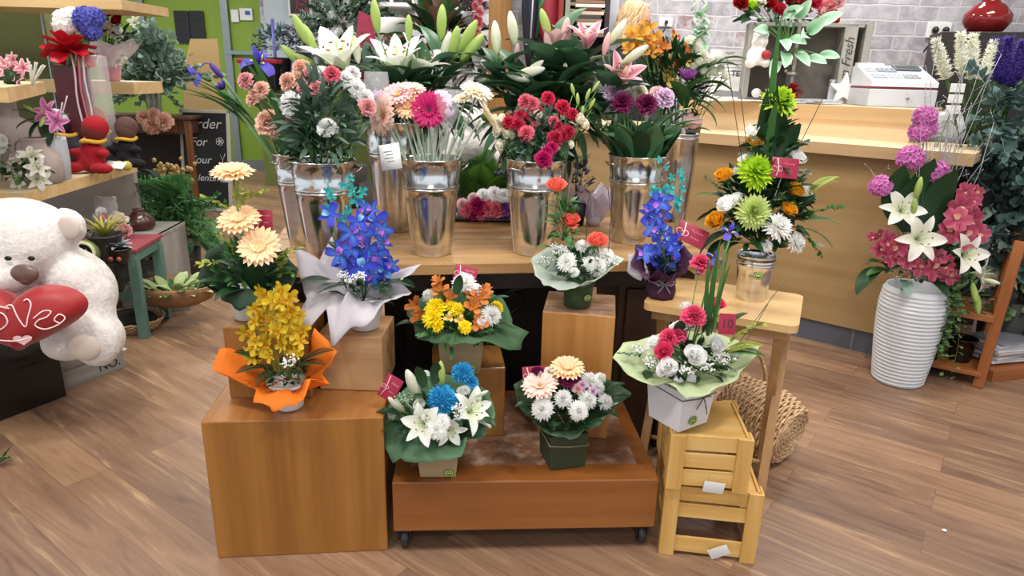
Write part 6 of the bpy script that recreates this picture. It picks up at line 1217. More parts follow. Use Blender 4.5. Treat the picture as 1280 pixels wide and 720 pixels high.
# --- things on the lower shelf
SZ = .8645
def onshelf(u, z=SZ, v=None): return None
STN = plain('a89a94', .8, var=.1, scale=18, bump=.3); 
c = Q(27, 218, 3.32); c.z = SZ; t = Thing('stoneware_jug', 'rough pinkish stoneware jug with one handle on the lower shelf', 'jug', Q(50, 223, 3.38).xy.to_3d()+Vector((0, 0, SZ))); c = t.M.translation
b = MB(); b.lathe([(.085, 0), (.105, .01), (.11, .09), (.1, .14), (.055, .175), (.05, .21), (.06, .22), (.05, .222), (.042, .2), (.042, .12)], 36, M=Matrix.Translation(c), cap=False); t.wld('body', b, STN); b = MB(); b.tube([c+Vector((-.05, 0, .21)), c+Vector((-.09, 0, .2)), c+Vector((-.105, 0, .16)), c+Vector((-.095, 0, .125))], .009, 8); t.wld('handle', b, STN)
c = Q(20, 210, 3.75); c.z = SZ; b = MB(); b.lathe([(.12, 0), (.15, .02), (.17, .13), (.13, .24), (.06, .29), (.055, .36), (.07, .38), (.06, .38)], 40); solo('stoneware_vase', b, plain('857b76', .85, var=.14, scale=14, bump=.4), 'large brown grey stoneware vase with a wide shoulder behind the jug', 'vase', c)
c = Q(73, 222, 3.5); c.z = SZ; b = MB(); b.lathe([(.05, 0), (.058, .005), (.066, .1), (.064, .2), (.06, .215), (.055, .2), (.05, .1)], 48, wob=lambda a, z: .02*cos(16*a)); solo('ribbed_white_vase', b, plain('b9bec6', .45, var=.03), 'pale grey ribbed cylinder vase right of the pinkish jug', 'vase', c)
t = Thing('silk_lily', 'bright pink artificial lily above the pale ribbed vase', 'flower', c+Vector((0, 0, .16))); bloom(t, 'lily', 'silkpink', Q(58, 140, 3.45), (-.2, -1, .3), pxs(3.45, 17)); bloom(t, 'lily', 'silkpink', Q(70, 152, 3.42), (.5, -1, 0), pxs(3.45, 14)); bloom(t, 'bud', 'budgreen', Q(38, 137, 3.45), (-.5, -.4, .6), pxs(3.4, 9)); bloom(t, 'bud', 'budgreen', Q(53, 152, 3.4), (0, -.7, -.6), pxs(3.4, 9)); stem(t, c+Vector((0, 0, .16)), Q(60, 146, 3.45), .005)
for d in ((-1, -.3, -.2), (-.7, -.3, .4), (.3, -.4, -.8), (-.4, -.5, -.7), (.9, 0, .3)): leaf(t, 'broad', G_DARK, Q(55, 150, 3.47), d, .14)
for u, v in ((84, 120), (78, 128)): stem(t, c+Vector((0, 0, .16)), Q(u, v, 3.45), .003, plain('d8d8dc', .4), name='white_twig')
t = Thing('silk_lily_pot', 'white artificial lilies with dark leaves at the near end of the lower shelf', 'flowers', Vector((Q(22, 240, 3.2).x, 3.2, SZ)))
for u, v, d in ((27, 200, (-.2, -.6, .9)), (46, 210, (.6, -.7, .5)), (23, 226, (-.3, -1, .1)), (38, 194, (.3, -.5, 1)), (12, 208, (-.8, -.6, .3)), (48, 224, (.8, -.7, 0))): bloom(t, 'lily', 'silkwhite', Q(u, v, 3.22), d, pxs(3.2, 15)); stem(t, t.M.translation+Vector((0, 0, .02)), Q(u, v, 3.24), .003)
foliage(t, Q(30, 218, 3.25), .09, .06, 50, .05, G_DARK)
t = Thing('white_silk_rose', 'white artificial rose cut off by the left edge of the picture', 'flower', Q(2, 205, 3.4)-Vector((0, 0, .06))); bloom(t, 'rose', 'white', Q(2, 180, 3.4), (0, -1, .3), pxs(3.4, 14)); stem(t, Q(2, 230, 3.4), Q(2, 186, 3.4), .004)
# rag dolls
def doll(label, u, v, Y, head, hat, bodym, s=1.0, lean=.4, legs=None, extra=None):
    c = Q(u, v, Y); c.z = SZ+.002; t = Thing('knitted_doll', label, 'soft toy', c); L = Vector((sin(lean), 0, cos(lean)))
    e1 = c+Vector((0, 0, .05*s)); e2 = e1+L*.09*s
    plush(t, [(e1, (.06*s, .05*s, .05*s)), (e1+L*.04*s, (.05*s, .045*s, .05*s)), (e1+Vector((-.06*s, -.04*s, -.025*s)), (.05*s, .03*s, .024*s)), (e1+Vector((.07*s, -.05*s, -.025*s)), (.05*s, .03*s, .024*s)), (e1+L*.06*s+Vector((.06*s, -.03*s, -.02*s)), (.03*s, .022*s, .02*s)), (e1+L*.06*s+Vector((-.06*s, -.03*s, -.02*s)), (.03*s, .022*s, .02*s))], .006, bodym, 'clothes', .002)
    b = MB(); b.ell(e2+L*.045*s, (.05*s, .048*s, .05*s), n=16); t.wld('head', b, head)
    b = MB(); b.ell(e2+L*.06*s+Vector((0, .008, 0)), (.054*s, .052*s, .05*s), n=16)
    if extra: b.ell(e2+L*.115*s, .018*s, n=8)
    t.wld('hat', b, hat)
    b = MB(); b.tube([e2+Vector((.045*s*cos(a), .045*s*sin(a), .004*sin(3*a))) for a in [2*pi*k/20 for k in range(21)]], .009*s, 6, cap=False); t.wld('scarf', b, plain('d8a83a', .9)); return t
KR_ = plain('a01020', .9, var=.1, scale=90, bump=.5); KB = plain('17141a', .95, var=.1, scale=90, bump=.5)
doll('knitted doll dressed all in red sitting at the front of the lower shelf', 116, 212, 3.75, plain('6a2018', .9), KR_, KR_, 1.25, .25)
doll('black clothed knitted doll with brown woolly head at the far end of the shelf', 160, 204, 4.0, plain('5c4038', .9), plain('5a4038', .95, var=.2, scale=90), KB, 1.15, .1)
doll('black clothed knitted doll lying behind the red one with an orange brown head', 132, 195, 4.05, plain('9a5c28', .9), plain('9a5c28', .95, var=.2, scale=90), KB, 1.35, -.2)
doll('black haired rag doll with a white bonnet behind the red doll', 100, 205, 3.95, plain('1c1418', .9), plain('e0e2e8', .8), plain('2a2c34', .9, var=.4, scale=200), 1.4, -.5)
c = Q(143, 199, 3.72); c.z = SZ+.05; b = MB(); b.box((0, 0, 0), (.10, .06, .002), 0, Matrix.Rotation(.5, 4, 'X') @ Matrix.Rotation(.1, 4, 'Y')); solo('paper_tag', b, M_WHITE, 'white paper tag resting on the red knitted doll', 'label', c)
for i, (u, v) in enumerate(((148, 199), (157, 198))): b = MB(); b.ell((0, 0, .028), .028, n=12); q = Q(u, v, 3.85); q.z = SZ; solo('yellow_ball', b, plain('b4b04a', .6), ('left' if i == 0 else 'right')+' one of the two small yellow balls near the end of the lower shelf', 'ball', q)
# maroon box with bow, hydrangeas, cellophane
c = Vector((Q(98, 160, 4.0).x, 4.02, SZ)); hgt = Q(90, 82, 4.0).z-SZ; t = Thing('flower_gift_box', 'tall maroon gift box with a red bow, filled with white and blue blooms', 'gift', c)
b = MB(); b.box((0, 0, hgt/2), (.14, .12, hgt), .004); t.loc('box', b, plain('57202c', .35, var=.05), smooth=False)
b = MB(); b.box((.13, .0, hgt/2+.03), (.12, .10, hgt+.06), .012); t.loc('cellophane', b, film('f2eef0', .28, .08))
for i in range(3): b = MB(); x = .06+i*.03; b.tube([(x+.006*sin(j*1.3+i), -.075, hgt+.06-j*(hgt+.04)/9) for j in range(9)], .006, 4); t.loc('ribbon', b, plain('cf6a7c' if i % 2 else 'e8c8d0', .4))
b = MB(); 
for k in range(16): b.petal(.13, .1, -.3+.1*k, -1.2+.12*k, k*2.4, .01, 0, .4, 'round', .06, 0, 6, 4, M=Matrix.Translation((.03, -.04, hgt+.07)))
t.loc('bow', b, petal('a01420', 'b81c28', None, None, .35, .2, name='red_bow'))
for col, u, v, px in (('white', 83, 28, 15), ('white', 90, 22, 12), ('hydblue', 108, 25, 15), ('hydblue', 114, 38, 12), ('hydblue', 118, 22, 12), ('white', 77, 38, 8)): bloom(t, 'hydrangea', col, Q(u, v, 4.05), (0, -1, .5), pxs(4.05, px))
b = MB(); b.tube([c+Vector((0, 0, hgt)), Q(90, 40, 4.05)], .02, 6); b.tube([c+Vector((.05, 0, hgt)), Q(110, 40, 4.05)], .02, 6); t.wld('stems', b, G_STEM)
t = Thing('silk_rose_bunch', 'bunch of cream and dark red artificial roses right of the blue hydrangeas', 'flowers', Q(130, 70, 4.75))
for col, u, v, px in (('cream', 128, 38, 9), ('cream', 138, 34, 9), ('white', 145, 40, 9), ('redsilk', 146, 26, 8), ('rust', 134, 16, 7), ('cream', 122, 44, 7), ('redsilk', 130, 14, 6)): p = Q(u, v, 4.7); bloom(t, 'rose', col, p, (R.uniform(-.3, .3), -1, .5), pxs(4.7, px)); stem(t, Q(132, 78, 4.75), p, .004)
foliage(t, Q(135, 50, 4.75), .16, .1, 60, .07, G_DARK); 
zc = 1.328; t = Thing('wrapped_posy', 'pink and white lily posy in a cup with clear wrapping on the small back shelf', 'flowers', Vector((Q(140, 105, 4.7).x, 4.72, zc)))
bowl_pot(t, t.M.translation, .06, .045, .09, plain('c88a98', .3)); 
for col, u, v, px in (('silkwhite', 136, 74, 9), ('silkwhite', 147, 76, 9), ('silkpink', 131, 66, 9), ('lilypink', 142, 66, 8), ('silkwhite', 152, 70, 7)): bloom(t, 'lily', col, Q(u, v, 4.68), (R.uniform(-.5, .5), -1, .4), pxs(4.7, px))
sheet([t.M.translation+Vector((.2*cos(a)*(1+.2*(k % 2)), .15*sin(a), .22+.05*(k % 2))) for k, a in enumerate([i*pi/6 for i in range(12)])], (t.M.translation.x, 4.72, .05, zc+.08), [film('f0e4ee', .35)], t, 'clear_wrap'); foliage(t, t.M.translation+Vector((0, 0, .17)), .1, .06, 40, .05, G_DARK)
t = Thing('pink_silk_flowers', 'coral pink artificial lilies and white coral twigs on the middle shelf', 'flowers', Vector((Q(15, 100, 3.1).x, 3.1, 1.346)))
for u, v, px in ((14, 88, 14), (24, 96, 13), (5, 82, 12), (28, 84, 10), (16, 74, 9)): bloom(t, 'lily', 'lilypink', Q(u, v, 3.1), (R.uniform(-.4, .4), -1, .3), pxs(3.1, px)); 
for i in range(10): stem(t, Q(40, 107, 3.1), Q(34+i*2.5, 78+R.uniform(-6, 10), 3.1+R.uniform(-.04, .04)), .003, plain('d0d0c0', .6), name='coral_twig')
b = MB(); b.tube([Q(15, 105, 3.1), Q(15, 88, 3.1)], .03, 8); t.wld('stems', b, G_DARK)

# --- dark desk, eucalyptus in a glass vase, chalkboard, tan board
DW = wood('33211a', '4a3026', '5e3e30', 'X', 5, .4, name='dark_walnut'); DZ = wood('5a3820', '74492a', '8a5a36', 'Z', 5, .4, name='brown_leg')
q1 = Q(238, 146, 6.8); zdk = q1.z; dk = Thing('wooden_desk', 'dark wooden hall desk with one drawer behind the shelving', 'desk', (q1.x-.75, 7.0, 0))
b = MB(); b.box((0, 0, zdk-.015), (1.5, .42, .03), .004); dk.loc('top', b, DW, smooth=False)
b = MB(); b.box((0, 0, zdk-.10), (1.42, .38, .14), .003); dk.loc('apron', b, DW, smooth=False)
b = MB(); b.box((.30, -.195, zdk-.10), (.6, .012, .1), .003); p = dk.loc('drawer', b, wood('4c3020', '5e3c28', '704a32', 'X', 5, .4, name='drawer'), smooth=False); b = MB(); b.ell((.3, -.215, zdk-.10), .014, n=10); p.inst('knob', b.mesh('knob', plain('a08a5a', .3, .8)), dk.M)
for sx in (-1, 1):
    for sy in (-1, 1): b = MB(); b.box((sx*.7, sy*.17, zdk/2-.02), (.055, .05, zdk-.04), .004); dk.loc('leg', b, DZ, smooth=False)
b = MB(); b.box((0, .1, .28), (1.36, .2, .025), .003); dk.loc('lower_shelf', b, DW, smooth=False)
b = MB(); b.box((0, .2, zdk/2), (1.36, .015, zdk-.1), 0); dk.loc('back', b, plain('2c201a', .7), smooth=False)
gc = Q(195, 148, 6.95); gc.z = zdk+.001; t = Thing('glass_vase', 'tall clear glass vase of grey green eucalyptus on the dark desk', 'vase of foliage', gc)
b = MB(); b.lathe([(.0001, 0), (.07, 0), (.07, .36), (.064, .36), (.064, .015), (.0001, .015)], 28, M=Matrix.Translation(gc), cap=False); t.wld('vase', b, film('dfe8e6', .3, .05)); b = MB()
for i in range(16): b.tube([gc+Vector((R.uniform(-.05, .05), R.uniform(-.05, .05), .02)), gc+Vector((R.uniform(-.1, .1), R.uniform(-.1, .1), .42))], .005, 5)
t.wld('stems', b, plain('6a5a40', .5)); EU = leafm('5f7a6a', '96ac9e', .5)
for i in range(96): u = 193+R.gauss(0, 24); v = 76+R.gauss(0, 24); leaf(t, 'euca', EU if i % 3 else G_GREY, Q((u+195)/2, (v+110)/2, 6.95+R.uniform(-.15, .1)), ((u-195)/40, R.uniform(-.6, .3), (100-v)/45), R.uniform(.2, .36))
for u, v, px, col in ((168, 28, 9, 'silkwhite'), (178, 40, 7, 'silkwhite'), (160, 50, 7, 'silkwhite')): bloom(t, 'lily', col, Q(u, v, 6.9), (0, -1, .6), pxs(6.9, px)); stem(t, gc+Vector((0, 0, .4)), Q(u, v, 6.9), .005)
for i, (u, v, px) in enumerate(((180, 147, 8), (190, 156, 10), (205, 152, 10), (192, 143, 7))):
    t = Thing('pink_peony', ('leftmost', 'lowest', 'rightmost', 'topmost')[i]+' of the pale pink artificial peonies hanging over the desk edge', 'flower', Q(u, v, 6.75), group='pale pink peonies on the desk edge'); bloom(t, 'carnation', 'peachpink', Q(u, v, 6.75), (0, -1, .3), pxs(6.75, px*1.25), name='flower_head'); stem(t, Q(u, v, 6.77), Q(198, 146, 6.84), .004)
# chalkboard
bl, br_, tr_, tl_ = Q(252, 262, 6.95), Q(287, 262, 6.95), Q(280, 137, 7.25), Q(227, 137, 7.25)
ccx = (Q(228, 200, 7).x+Q(287, 200, 7).x)/2; hb_ = Q(258, 135, 7.2).z; wd_ = pxs(7.05, 62); tilt = .16
CBM = Matrix.Translation((ccx, 6.92, 0)) @ Matrix.Rotation(-tilt, 4, 'X'); cb = Thing('chalkboard_sign', 'standing black chalkboard with white framed edges and chalk writing Order For Your Valentine', 'sign', M=CBM)
b = MB(); b.box((0, 0, hb_/2), (wd_-.05, .015, hb_-.04), .001); p = cb.loc('board', b, plain('16181c', .6, var=.2, scale=6), smooth=False)
b = MB()
for s in (-1, 1): b.box((s*(wd_/2-.015), 0, hb_/2), (.03, .026, hb_), .003)
for z in (hb_-.015, .02): b.box((0, 0, z), (wd_, .026, .03), .003)
cb.loc('frame', b, plain('b4b0a6', .5), smooth=False)
CH = plain('c4c6c8', .9, var=.1)
for i, (s, sz, x) in enumerate((('Order', .14, -.02), ('For', .12, -.07), ('Your', .11, -.06), ('Valentine', .095, -.01))): p.inst('chalk_writing', textmesh(s, sz, CH, .0005, .25), CBM @ Matrix.Translation((x, -.0095, hb_-.14-i*.18)) @ Matrix.Rotation(pi/2, 4, 'X'))
b = MB()
for k in range(5): a = k*2*pi/5; b.tube([(.15+.022*cos(a)+.018*cos(q_), -.0095, hb_-.31+.022*sin(a)+.018*sin(q_)) for q_ in [i*.7 for i in range(10)]], .003, 4)
b.tube([(.17, -.0095, hb_-.62), (.175, -.0095, hb_-.5), (.15, -.0095, hb_-.44), (.175, -.0095, hb_-.5), (.2, -.0095, hb_-.43)], .003, 4); p.inst('chalk_flower', b.mesh('chalk_flower', CH), CBM)
b = MB(); b.box((0, 0, 0), (.1, .004, .04), 0); cb.inst('white_sticker', b.mesh('white_sticker', M_WHITE), CBM @ Matrix.Translation((.2, -.012, .32)))
a0, a1, a2, a3 = Q(226, 165, 7.7), Q(280, 165, 7.7), Q(274, 49, 7.9), Q(243, 49, 7.9)
b = MB(); o2 = [(a0.x-.05, -.0), (a1.x, 0), (a2.x+.02, a2.z), (a3.x, a3.z), (Q(230, 90, 7.8).x, Q(230, 90, 7.8).z)]; b.prism(o2, 0, .02)
solo('tan_board', b, plain('b89a66', .7, var=.05, scale=4), 'big tan fibreboard sheet leaning up behind the chalkboard', 'board', M=Matrix.Translation((0, 7.75, 0)) @ Matrix.Rotation(pi/2-.04, 4, 'X'), smooth=False)
for i, (u, lab) in enumerate(((228, 'left'), (247, 'right'))): b = MB(); b.box((0, 0, 0), (.2, .02, .42), .006); b.box((0, -.012, .12), (.12, .005, .06), .002); solo('black_hanging_file', b, M_BLACK, lab+' of the two black folders hanging on the green wall', 'folder', Q(u, 34, YR-.03), smooth=False)
for i, (u, v, wpx, lab) in enumerate(((294, 20, 9, 'plain white wall switch plate on the green wall'), (308, 18, 15, 'white wall control panel with a small blue screen on the green wall'))):
    q = Q(u, v, YR-.02); s = pxs(YR, wpx); t = Thing('wall_control' if i else 'switch_plate', lab, 'switch', q); b = MB(); b.box((0, 0, 0), (s, .04, s*(.9 if i else 1.6)), .006); t.loc('housing', b, M_WHITE, smooth=False)
    b = MB(); b.box((s*.15 if i else 0, -.023, s*.1), (s*.4, .004, s*.3), .001); t.loc('screen' if i else 'rocker', b, plain('2a5aa8', .2) if i else plain('f4f4f2', .3), smooth=False)
# ================================================================== BACK: COUNTER TOP, FAR SHOP
# register
RG = plain('c2c6cf', .4, var=.02); RG2 = plain('dfe1e6', .35, var=.02); q = Q(1112, 130, 4.15)
RM = CM @ Matrix.Translation((CM.inverted() @ Vector((q.x, q.y, 0))).to_2d().to_3d() + Vector((0, 0, 1.3155))) @ Matrix.Rotation(radians(34), 4, 'Z'); RM = RM @ Matrix.Diagonal((.88, .88, .88, 1)); rg = Thing('cash_register', 'white electronic cash register with sloping keyboard on the raised counter shelf', 'cash register', M=RM)
b = MB(); b.box((0, .02, .055), (.42, .38, .11), .006); rg.loc('cash_drawer', b, RG, smooth=False)
b = MB(); b.lathe([(0, 0), (.008, 0), (.008, .006), (0, .006)], 12, M=Matrix.Translation((.03, -.171, .055)) @ Matrix.Rotation(pi/2, 4, 'X')); rg.loc('lock', b, plain('8a8c90', .3, .9))
b = MB(); b.box((0, .02, .117), (.41, .36, .012), .002); rg.loc('red_seam', b, plain('8a3448', .5), smooth=False)
b = MB(); b.prism([(-.17, .125), (.20, .125), (.20, .25), (.12, .255), (-.17, .155)], -.205, .205, Matrix(((0, 0, 1, 0), (1, 0, 0, 0), (0, 1, 0, 0), (0, 0, 0, 1)))); rg.loc('body', b, RG2, smooth=False)
SL = atan2(.10, .29)
for x, w_, y, mm in ((-.13, .09, -.08, 'aab0b8'), (-.03, .09, -.08, 'b8bcc2'), (.07, .1, -.08, '9aa2a4'), (-.05, .12, .03, '8f969c'), (-.15, .06, .03, 'b4b8c0')):
    K = Matrix.Translation((x, y, .157+(y+.17)*.345)) @ Matrix.Rotation(SL, 4, 'X'); b = MB(); b.box((0, 0, .001), (w_, .07, .004), .001)
    for i in range(4):
        for j in range(3): b.box((-w_/2+w_*(i+.5)/4, -.024+.024*j, .005), (w_/5.2, .017, .006), .001)
    rg.inst('key_block', b.mesh('key_block', plain(mm, .5), False), RM @ K)
b = MB(); b.box((.1, .04, .245), (.15, .07, .012), .003, None); K = Matrix.Translation((.09, .06, .245)) @ Matrix.Rotation(SL, 4, 'X'); b = MB(); b.box((0, 0, 0), (.17, .08, .012), .003); p = rg.inst('display_bezel', b.mesh('display_bezel', plain('5c6068', .4), False), RM @ K); b = MB(); b.box((0, 0, .007), (.14, .05, .002), 0); p.inst('display', b.mesh('display', plain('3a4644', .15), False), RM @ K)
b = MB(); b.prism([(.12, .25), (.2, .25), (.2, .275), (.15, .27)], -.19, -.02, Matrix(((0, 0, 1, 0), (1, 0, 0, 0), (0, 1, 0, 0), (0, 0, 0, 1)))); rg.loc('printer_cover', b, RG2, smooth=False)
# sockets on the brick wall
for i, (u, v, lab) in enumerate(((1173, 38, 'white double power socket with two black plugs on the brick wall above the register'), (832, 28, 'white power socket with one black plug on the brick wall beside the alstroemerias'))):
    q = Q(u, v, 5.49); t = Thing('power_socket', lab, 'power socket', q); s = pxs(5.5, 28 if i == 0 else 16); b = MB(); b.box((0, 0, 0), (s, .02, s*.62), .004); t.loc('plate', b, M_WHITE, smooth=False)
    for k in ((-1, 1) if i == 0 else (0,)): b = MB(); b.ell((k*s*.22, -.03, 0), (s*.13, .03, s*.15), n=12); b.tube([(k*s*.22, -.05, 0), (k*s*.22-.02, -.07, -.06), (k*s*.22-.07, -.05, -.16)], .006, 6); t.loc('plug', b, M_BLACK)
# grey rustic display box on the raised shelf
DM = Matrix.Translation(Q(985, 129, 4.75).xy.to_3d()+Vector((0, 0, 1.3155))); DM = Matrix.Translation((Q(985, 129, 4.55).x, 4.45, 1.3155)) @ Matrix.Rotation(radians(-8), 4, 'Z')
db = Thing('rustic_display_box', 'weathered grey timber display box with Farm Fresh lettering on its upright, on the counter shelf', 'display box', M=DM); hgt = .46
WW = pxs(4.5, 122)
for x, w_ in ((-WW/2, .03), (WW/2-.07, .075), (WW/2+.03, .04), (-.05, .02)): b = MB(); b.box((x, 0, hgt/2), (w_, .16, hgt), .003); db.loc('upright_board', b, GRZ, smooth=False)
for z in (.012, hgt-.01): b = MB(); b.box((0, 0, z), (WW, .16, .022), .003); db.loc('cross_board', b, GRW, smooth=False)
b = MB(); b.box((-WW*.3, 0, hgt*.5), (WW*.4, .15, .018), .002); db.loc('cross_board', b, plain('d8d8d4', .5), smooth=False)
b = MB(); b.box((0, .078, hgt/2), (WW, .01, hgt), 0); db.loc('back', b, plain('6c6660', .8, var=.1), smooth=False)
db.inst('lettering', textmesh('Farm Fresh', .075, plain('3a3634', .7), .0005, .3), DM @ Matrix.Translation((WW/2-.07, -.0815, hgt/2-.02)) @ Matrix.Rotation(pi/2, 4, 'X') @ Matrix.Rotation(pi/2, 4, 'Z'))
def cube_pt(u, v, Y): return Q(u, v, Y)
t = Thing('white_teddy', 'small white teddy holding a red heart inside the grey display box', 'soft toy', Q(948, 72, 4.36)); q = Q(950, 52, 4.34)
plush(t, [(q, (.05, .045, .045)), (q+Vector((-.01, 0, -.08)), (.06, .05, .06)), (q+Vector((-.035, 0, .04)), .018), (q+Vector((.035, 0, .04)), .018), (q+Vector((-.05, -.03, -.12)), .035), (q+Vector((.04, -.03, -.12)), .03)], .007, FUR, disp=.003); b = MB(); b.ell(q+Vector((.03, -.05, -.075)), (.03, .015, .028), n=12); t.wld('heart', b, RED)
SG = petal('7cb48a', 'a6d0ae', 'c8e4cc', None, .6, .1, name='silk_leaf')
t = Thing('silk_foliage', 'spread of pale mint green silk leaves hanging over the grey display box', 'foliage', Q(985, 60, 4.3))
for u, v, d, px in ((985, 30, (-.3, -1, .3), 30), (980, 20, (.5, -1, .4), 28), (1010, 40, (.3, -1, .5), 34), (1022, 30, (.8, -.7, .5), 30), (1005, 45, (-.4, -1, 0), 34), (975, 50, (0, -1, -.3), 34), (980, 66, (-.2, -1, -.5), 34), (970, 75, (-.4, -.8, -.8), 30), (995, 66, (.4, -.8, -.5), 28), (1010, 72, (.6, -.8, -.2), 26), (960, 38, (-.8, -.6, 0), 26), (995, 22, (.2, -.8, .6), 30), (985, 50, (.4, -1, -.1), 30), (1025, 68, (.9, -.6, -.1), 24)): leaf(t, 'broad', SG, Q(u, v, 4.33), d, pxs(4.3, px), up=(0, -1, .3)); stem(t, Q(985, 58, 4.35), Q(u, v, 4.34), .003)
t = Thing('silk_flower_spray', 'large spray of red and pink artificial flowers above the grey display box', 'flowers', Q(985, 55, 4.42))
for u, v, px, col, kd in ((926, 2, 11, 'redsilk', 'rose'), (962, 4, 10, 'redsilk', 'rose'), (975, 12, 9, 'red', 'rose'), (1004, 8, 11, 'redsilk', 'rose'), (1018, 2, 11, 'red', 'rose'), (1036, 6, 12, 'softpink', 'rose'), (1046, 0, 12, 'lightpink', 'rose'), (1040, 22, 11, 'redsilk', 'rose'), (950, 2, 10, 'ivory', 'rose'), (940, 8, 9, 'lime', 'rose'), (990, 2, 10, 'redsilk', 'rose'), (1028, 14, 9, 'lightpink', 'rose')): p = Q(u, v, 4.4); bloom(t, kd, col, p, (R.uniform(-.4, .4), -1, .4), pxs(4.4, px)); stem(t, Q(985, 55, 4.42), p, .003)
foliage(t, Q(965, 20, 4.45), .22, .12, 90, .08, G_DARK)
t = Thing('red_poinsettia', 'small red poinsettia inside the grey display box', 'flowers', Q(990, 124, 4.4)); 
for i in range(14): a = i*2.4; leaf(t, 'broad', leafm('9c1020', 'c02030'), Q(990, 114, 4.36), (cos(a), -.5, sin(a)*.7), .075)
b = MB(); b.tube([Q(990, 125, 4.42), Q(990, 115, 4.37)], .02, 8); t.wld('cup', b, M_BLACK)
b = MB(); s = pxs(4.36, 1); q = Q(957, 122, 4.36); b.ell((0, 0, .028), (.03, .03, .028), n=14); solo('white_pumpkin_ornament', b, plain('c8c4c0', .5), 'small round white ornament in the lower left of the grey display box', 'ornament', (q.x-.06, 4.36, 1.338)); b = MB(); b.ell((0, 0, .026), (.032, .03, .026), n=14); solo('grey_stone_ornament', b, plain('6c7078', .6), 'small grey ornament beside the round white one in the display box', 'ornament', (q.x+.02, 4.36, 1.338))
t = Thing('metal_bird_ornament', 'small silver ornament standing above the poinsettia', 'ornament', Q(990, 100, 4.42)); q = Q(990, 92, 4.38); b = MB(); b.ell(q, (.04, .02, .014), n=10); b.tube([q, q+Vector((0, 0, .05))], .006, 6); b.tube([q, Q(990, 108, 4.40)], .004, 6); b.ell(q+Vector((-.04, 0, .015)), .012, n=8); t.wld('figure', b, plain('a8a49c', .3, .6))
# poster
q = Q(915, 94, 4.5); PM_ = Matrix.Translation((q.x, 4.58, 1.3155)) @ Matrix.Rotation(radians(-12), 4, 'Z') @ Matrix.Rotation(-.12, 4, 'X'); w_, h_ = .25, .31; t = Thing('counter_notice', 'white printed notice standing on the counter shelf left of the display box', 'notice', M=PM_)
b = MB(); b.box((0, 0, h_/2), (w_, .004, h_), .0005); p = t.loc('sheet', b, M_WHITE, smooth=False); INK = plain('3a3a40', .7); b = MB()
for k in range(5): b.box((.01*(k % 2), -.003, h_*.78-.022*k), (w_*(.6-.08*(k % 2)), .0006, .004), 0)
b.box((.02, -.003, h_*.12), (w_*.75, .0006, .035), 0); b.box((-.05, -.003, h_*.3), (.03, .0006, .03), 0); p.inst('small_print', b.mesh('small_print', plain('8a8c92', .7), False), PM_)
p.inst('lettering', textmesh('TER', .05, INK, .0005, bold=.001), PM_ @ Matrix.Translation((.06, -.0035, h_*.52)) @ Matrix.Rotation(pi/2, 4, 'X')); p.inst('lettering', textmesh('POST', .022, INK, .0005), PM_ @ Matrix.Translation((0, -.0035, h_*.92)) @ Matrix.Rotation(pi/2, 4, 'X'))
b = MB(); b.box((0, 0, .003), (.3, .2, .004), .001, Matrix.Rotation(.3, 4, 'Z')); b.box((.12, -.03, .008), (.2, .15, .003), .001, Matrix.Rotation(-.2, 4, 'Z')); solo('loose_papers', b, M_WHITE, 'loose white papers on the raised shelf below the notice', 'paper', (Q(905, 130, 4.35).x, 4.36, 1.3155), smooth=False)
b = MB(); 
for k in range(3): b.box((.01*k, 0, .006+.008*k), (.26-.02*k, .18, .007), .001, Matrix.Rotation(.25*k, 4, 'Z'))
solo('magazines', b, plain('b8bac0', .3, var=.3, scale=30), 'few glossy catalogues on the raised shelf in front of the display box', 'magazine', (Q(1010, 133, 4.3).x, 4.22, 1.3155), smooth=False)
sx_ = Q(1052, 118, 4.35); t = Thing('star_ornament', 'white wooden star ornament beside the register', 'ornament', (sx_.x, 4.33, 1.3155)); pts = [(.1*(1 if i % 2 == 0 else .42)*sin(i*pi/5), .1*(1 if i % 2 == 0 else .42)*cos(i*pi/5)+.085) for i in range(10)]; b = MB(); b.prism(pts, -.012, .012, Matrix.Rotation(pi/2, 4, 'X')); t.loc('star', b, M_WHITE, smooth=False); b = MB(); b.box((-.0, .04, .07), (.15, .015, .14), .002); t.loc('backing', b, plain('cfd2d8', .5), smooth=False)
# twisted lucky bamboo in a clear vase on the shelf behind the alstroemerias
t = Thing('spiral_bamboo', 'twisted pale bamboo canes with mint silk leaves standing before the brick wall', 'foliage', Q(872, 110, 4.7)); 
for k, u in enumerate((868, 880)): b = MB(); q0, q1 = Q(u, 100, 4.7), Q(u, -15, 4.7); b.tube([q0.lerp(q1, i/40)+Vector((.014*cos(i*1.1+k), .014*sin(i*1.1+k), 0)) for i in range(41)], .009, 6); t.wld('cane', b, plain('b4bcae', .5))
for i in range(26): leaf(t, 'broad', SG, Q(874+R.uniform(-8, 8), R.uniform(15, 80), 4.68), (R.uniform(-1, 1), -.6, R.uniform(-.6, .6)), .09)
# white cellophane parcel on the counter
t = Thing('plastic_parcel', 'crumpled white tissue and clear plastic parcel at the right end of the counter', 'parcel', P(1150, 176, 1.14)+Vector((0, .08, 0))); c = t.M.translation+Vector((0, .05, .07))
b = MB(); b.ell((0, 0, 0), (.17, .12, .09), n=28); o = MB(); o.add([Vector(v)*(1+.35*noise.noise(Vector(v)*14)) for v in b.v], b.f, Matrix.Translation(c)); t.wld('tissue', o, petal('e2dfe6', 'f2f0f4', None, None, .5, .3, name='white_tissue_b'), smooth=False)
b = MB(); b.ell((0, 0, 0), (.15, .11, .09), n=24); o = MB(); o.add([Vector(v)*(1+.45*noise.noise(Vector(v)*11+Vector((5, 0, 0)))) for v in b.v], b.f, Matrix.Translation(c+Vector((.16, -.03, .0)))); t.wld('plastic', o, film('f4f6fa', .5, .1), smooth=False)
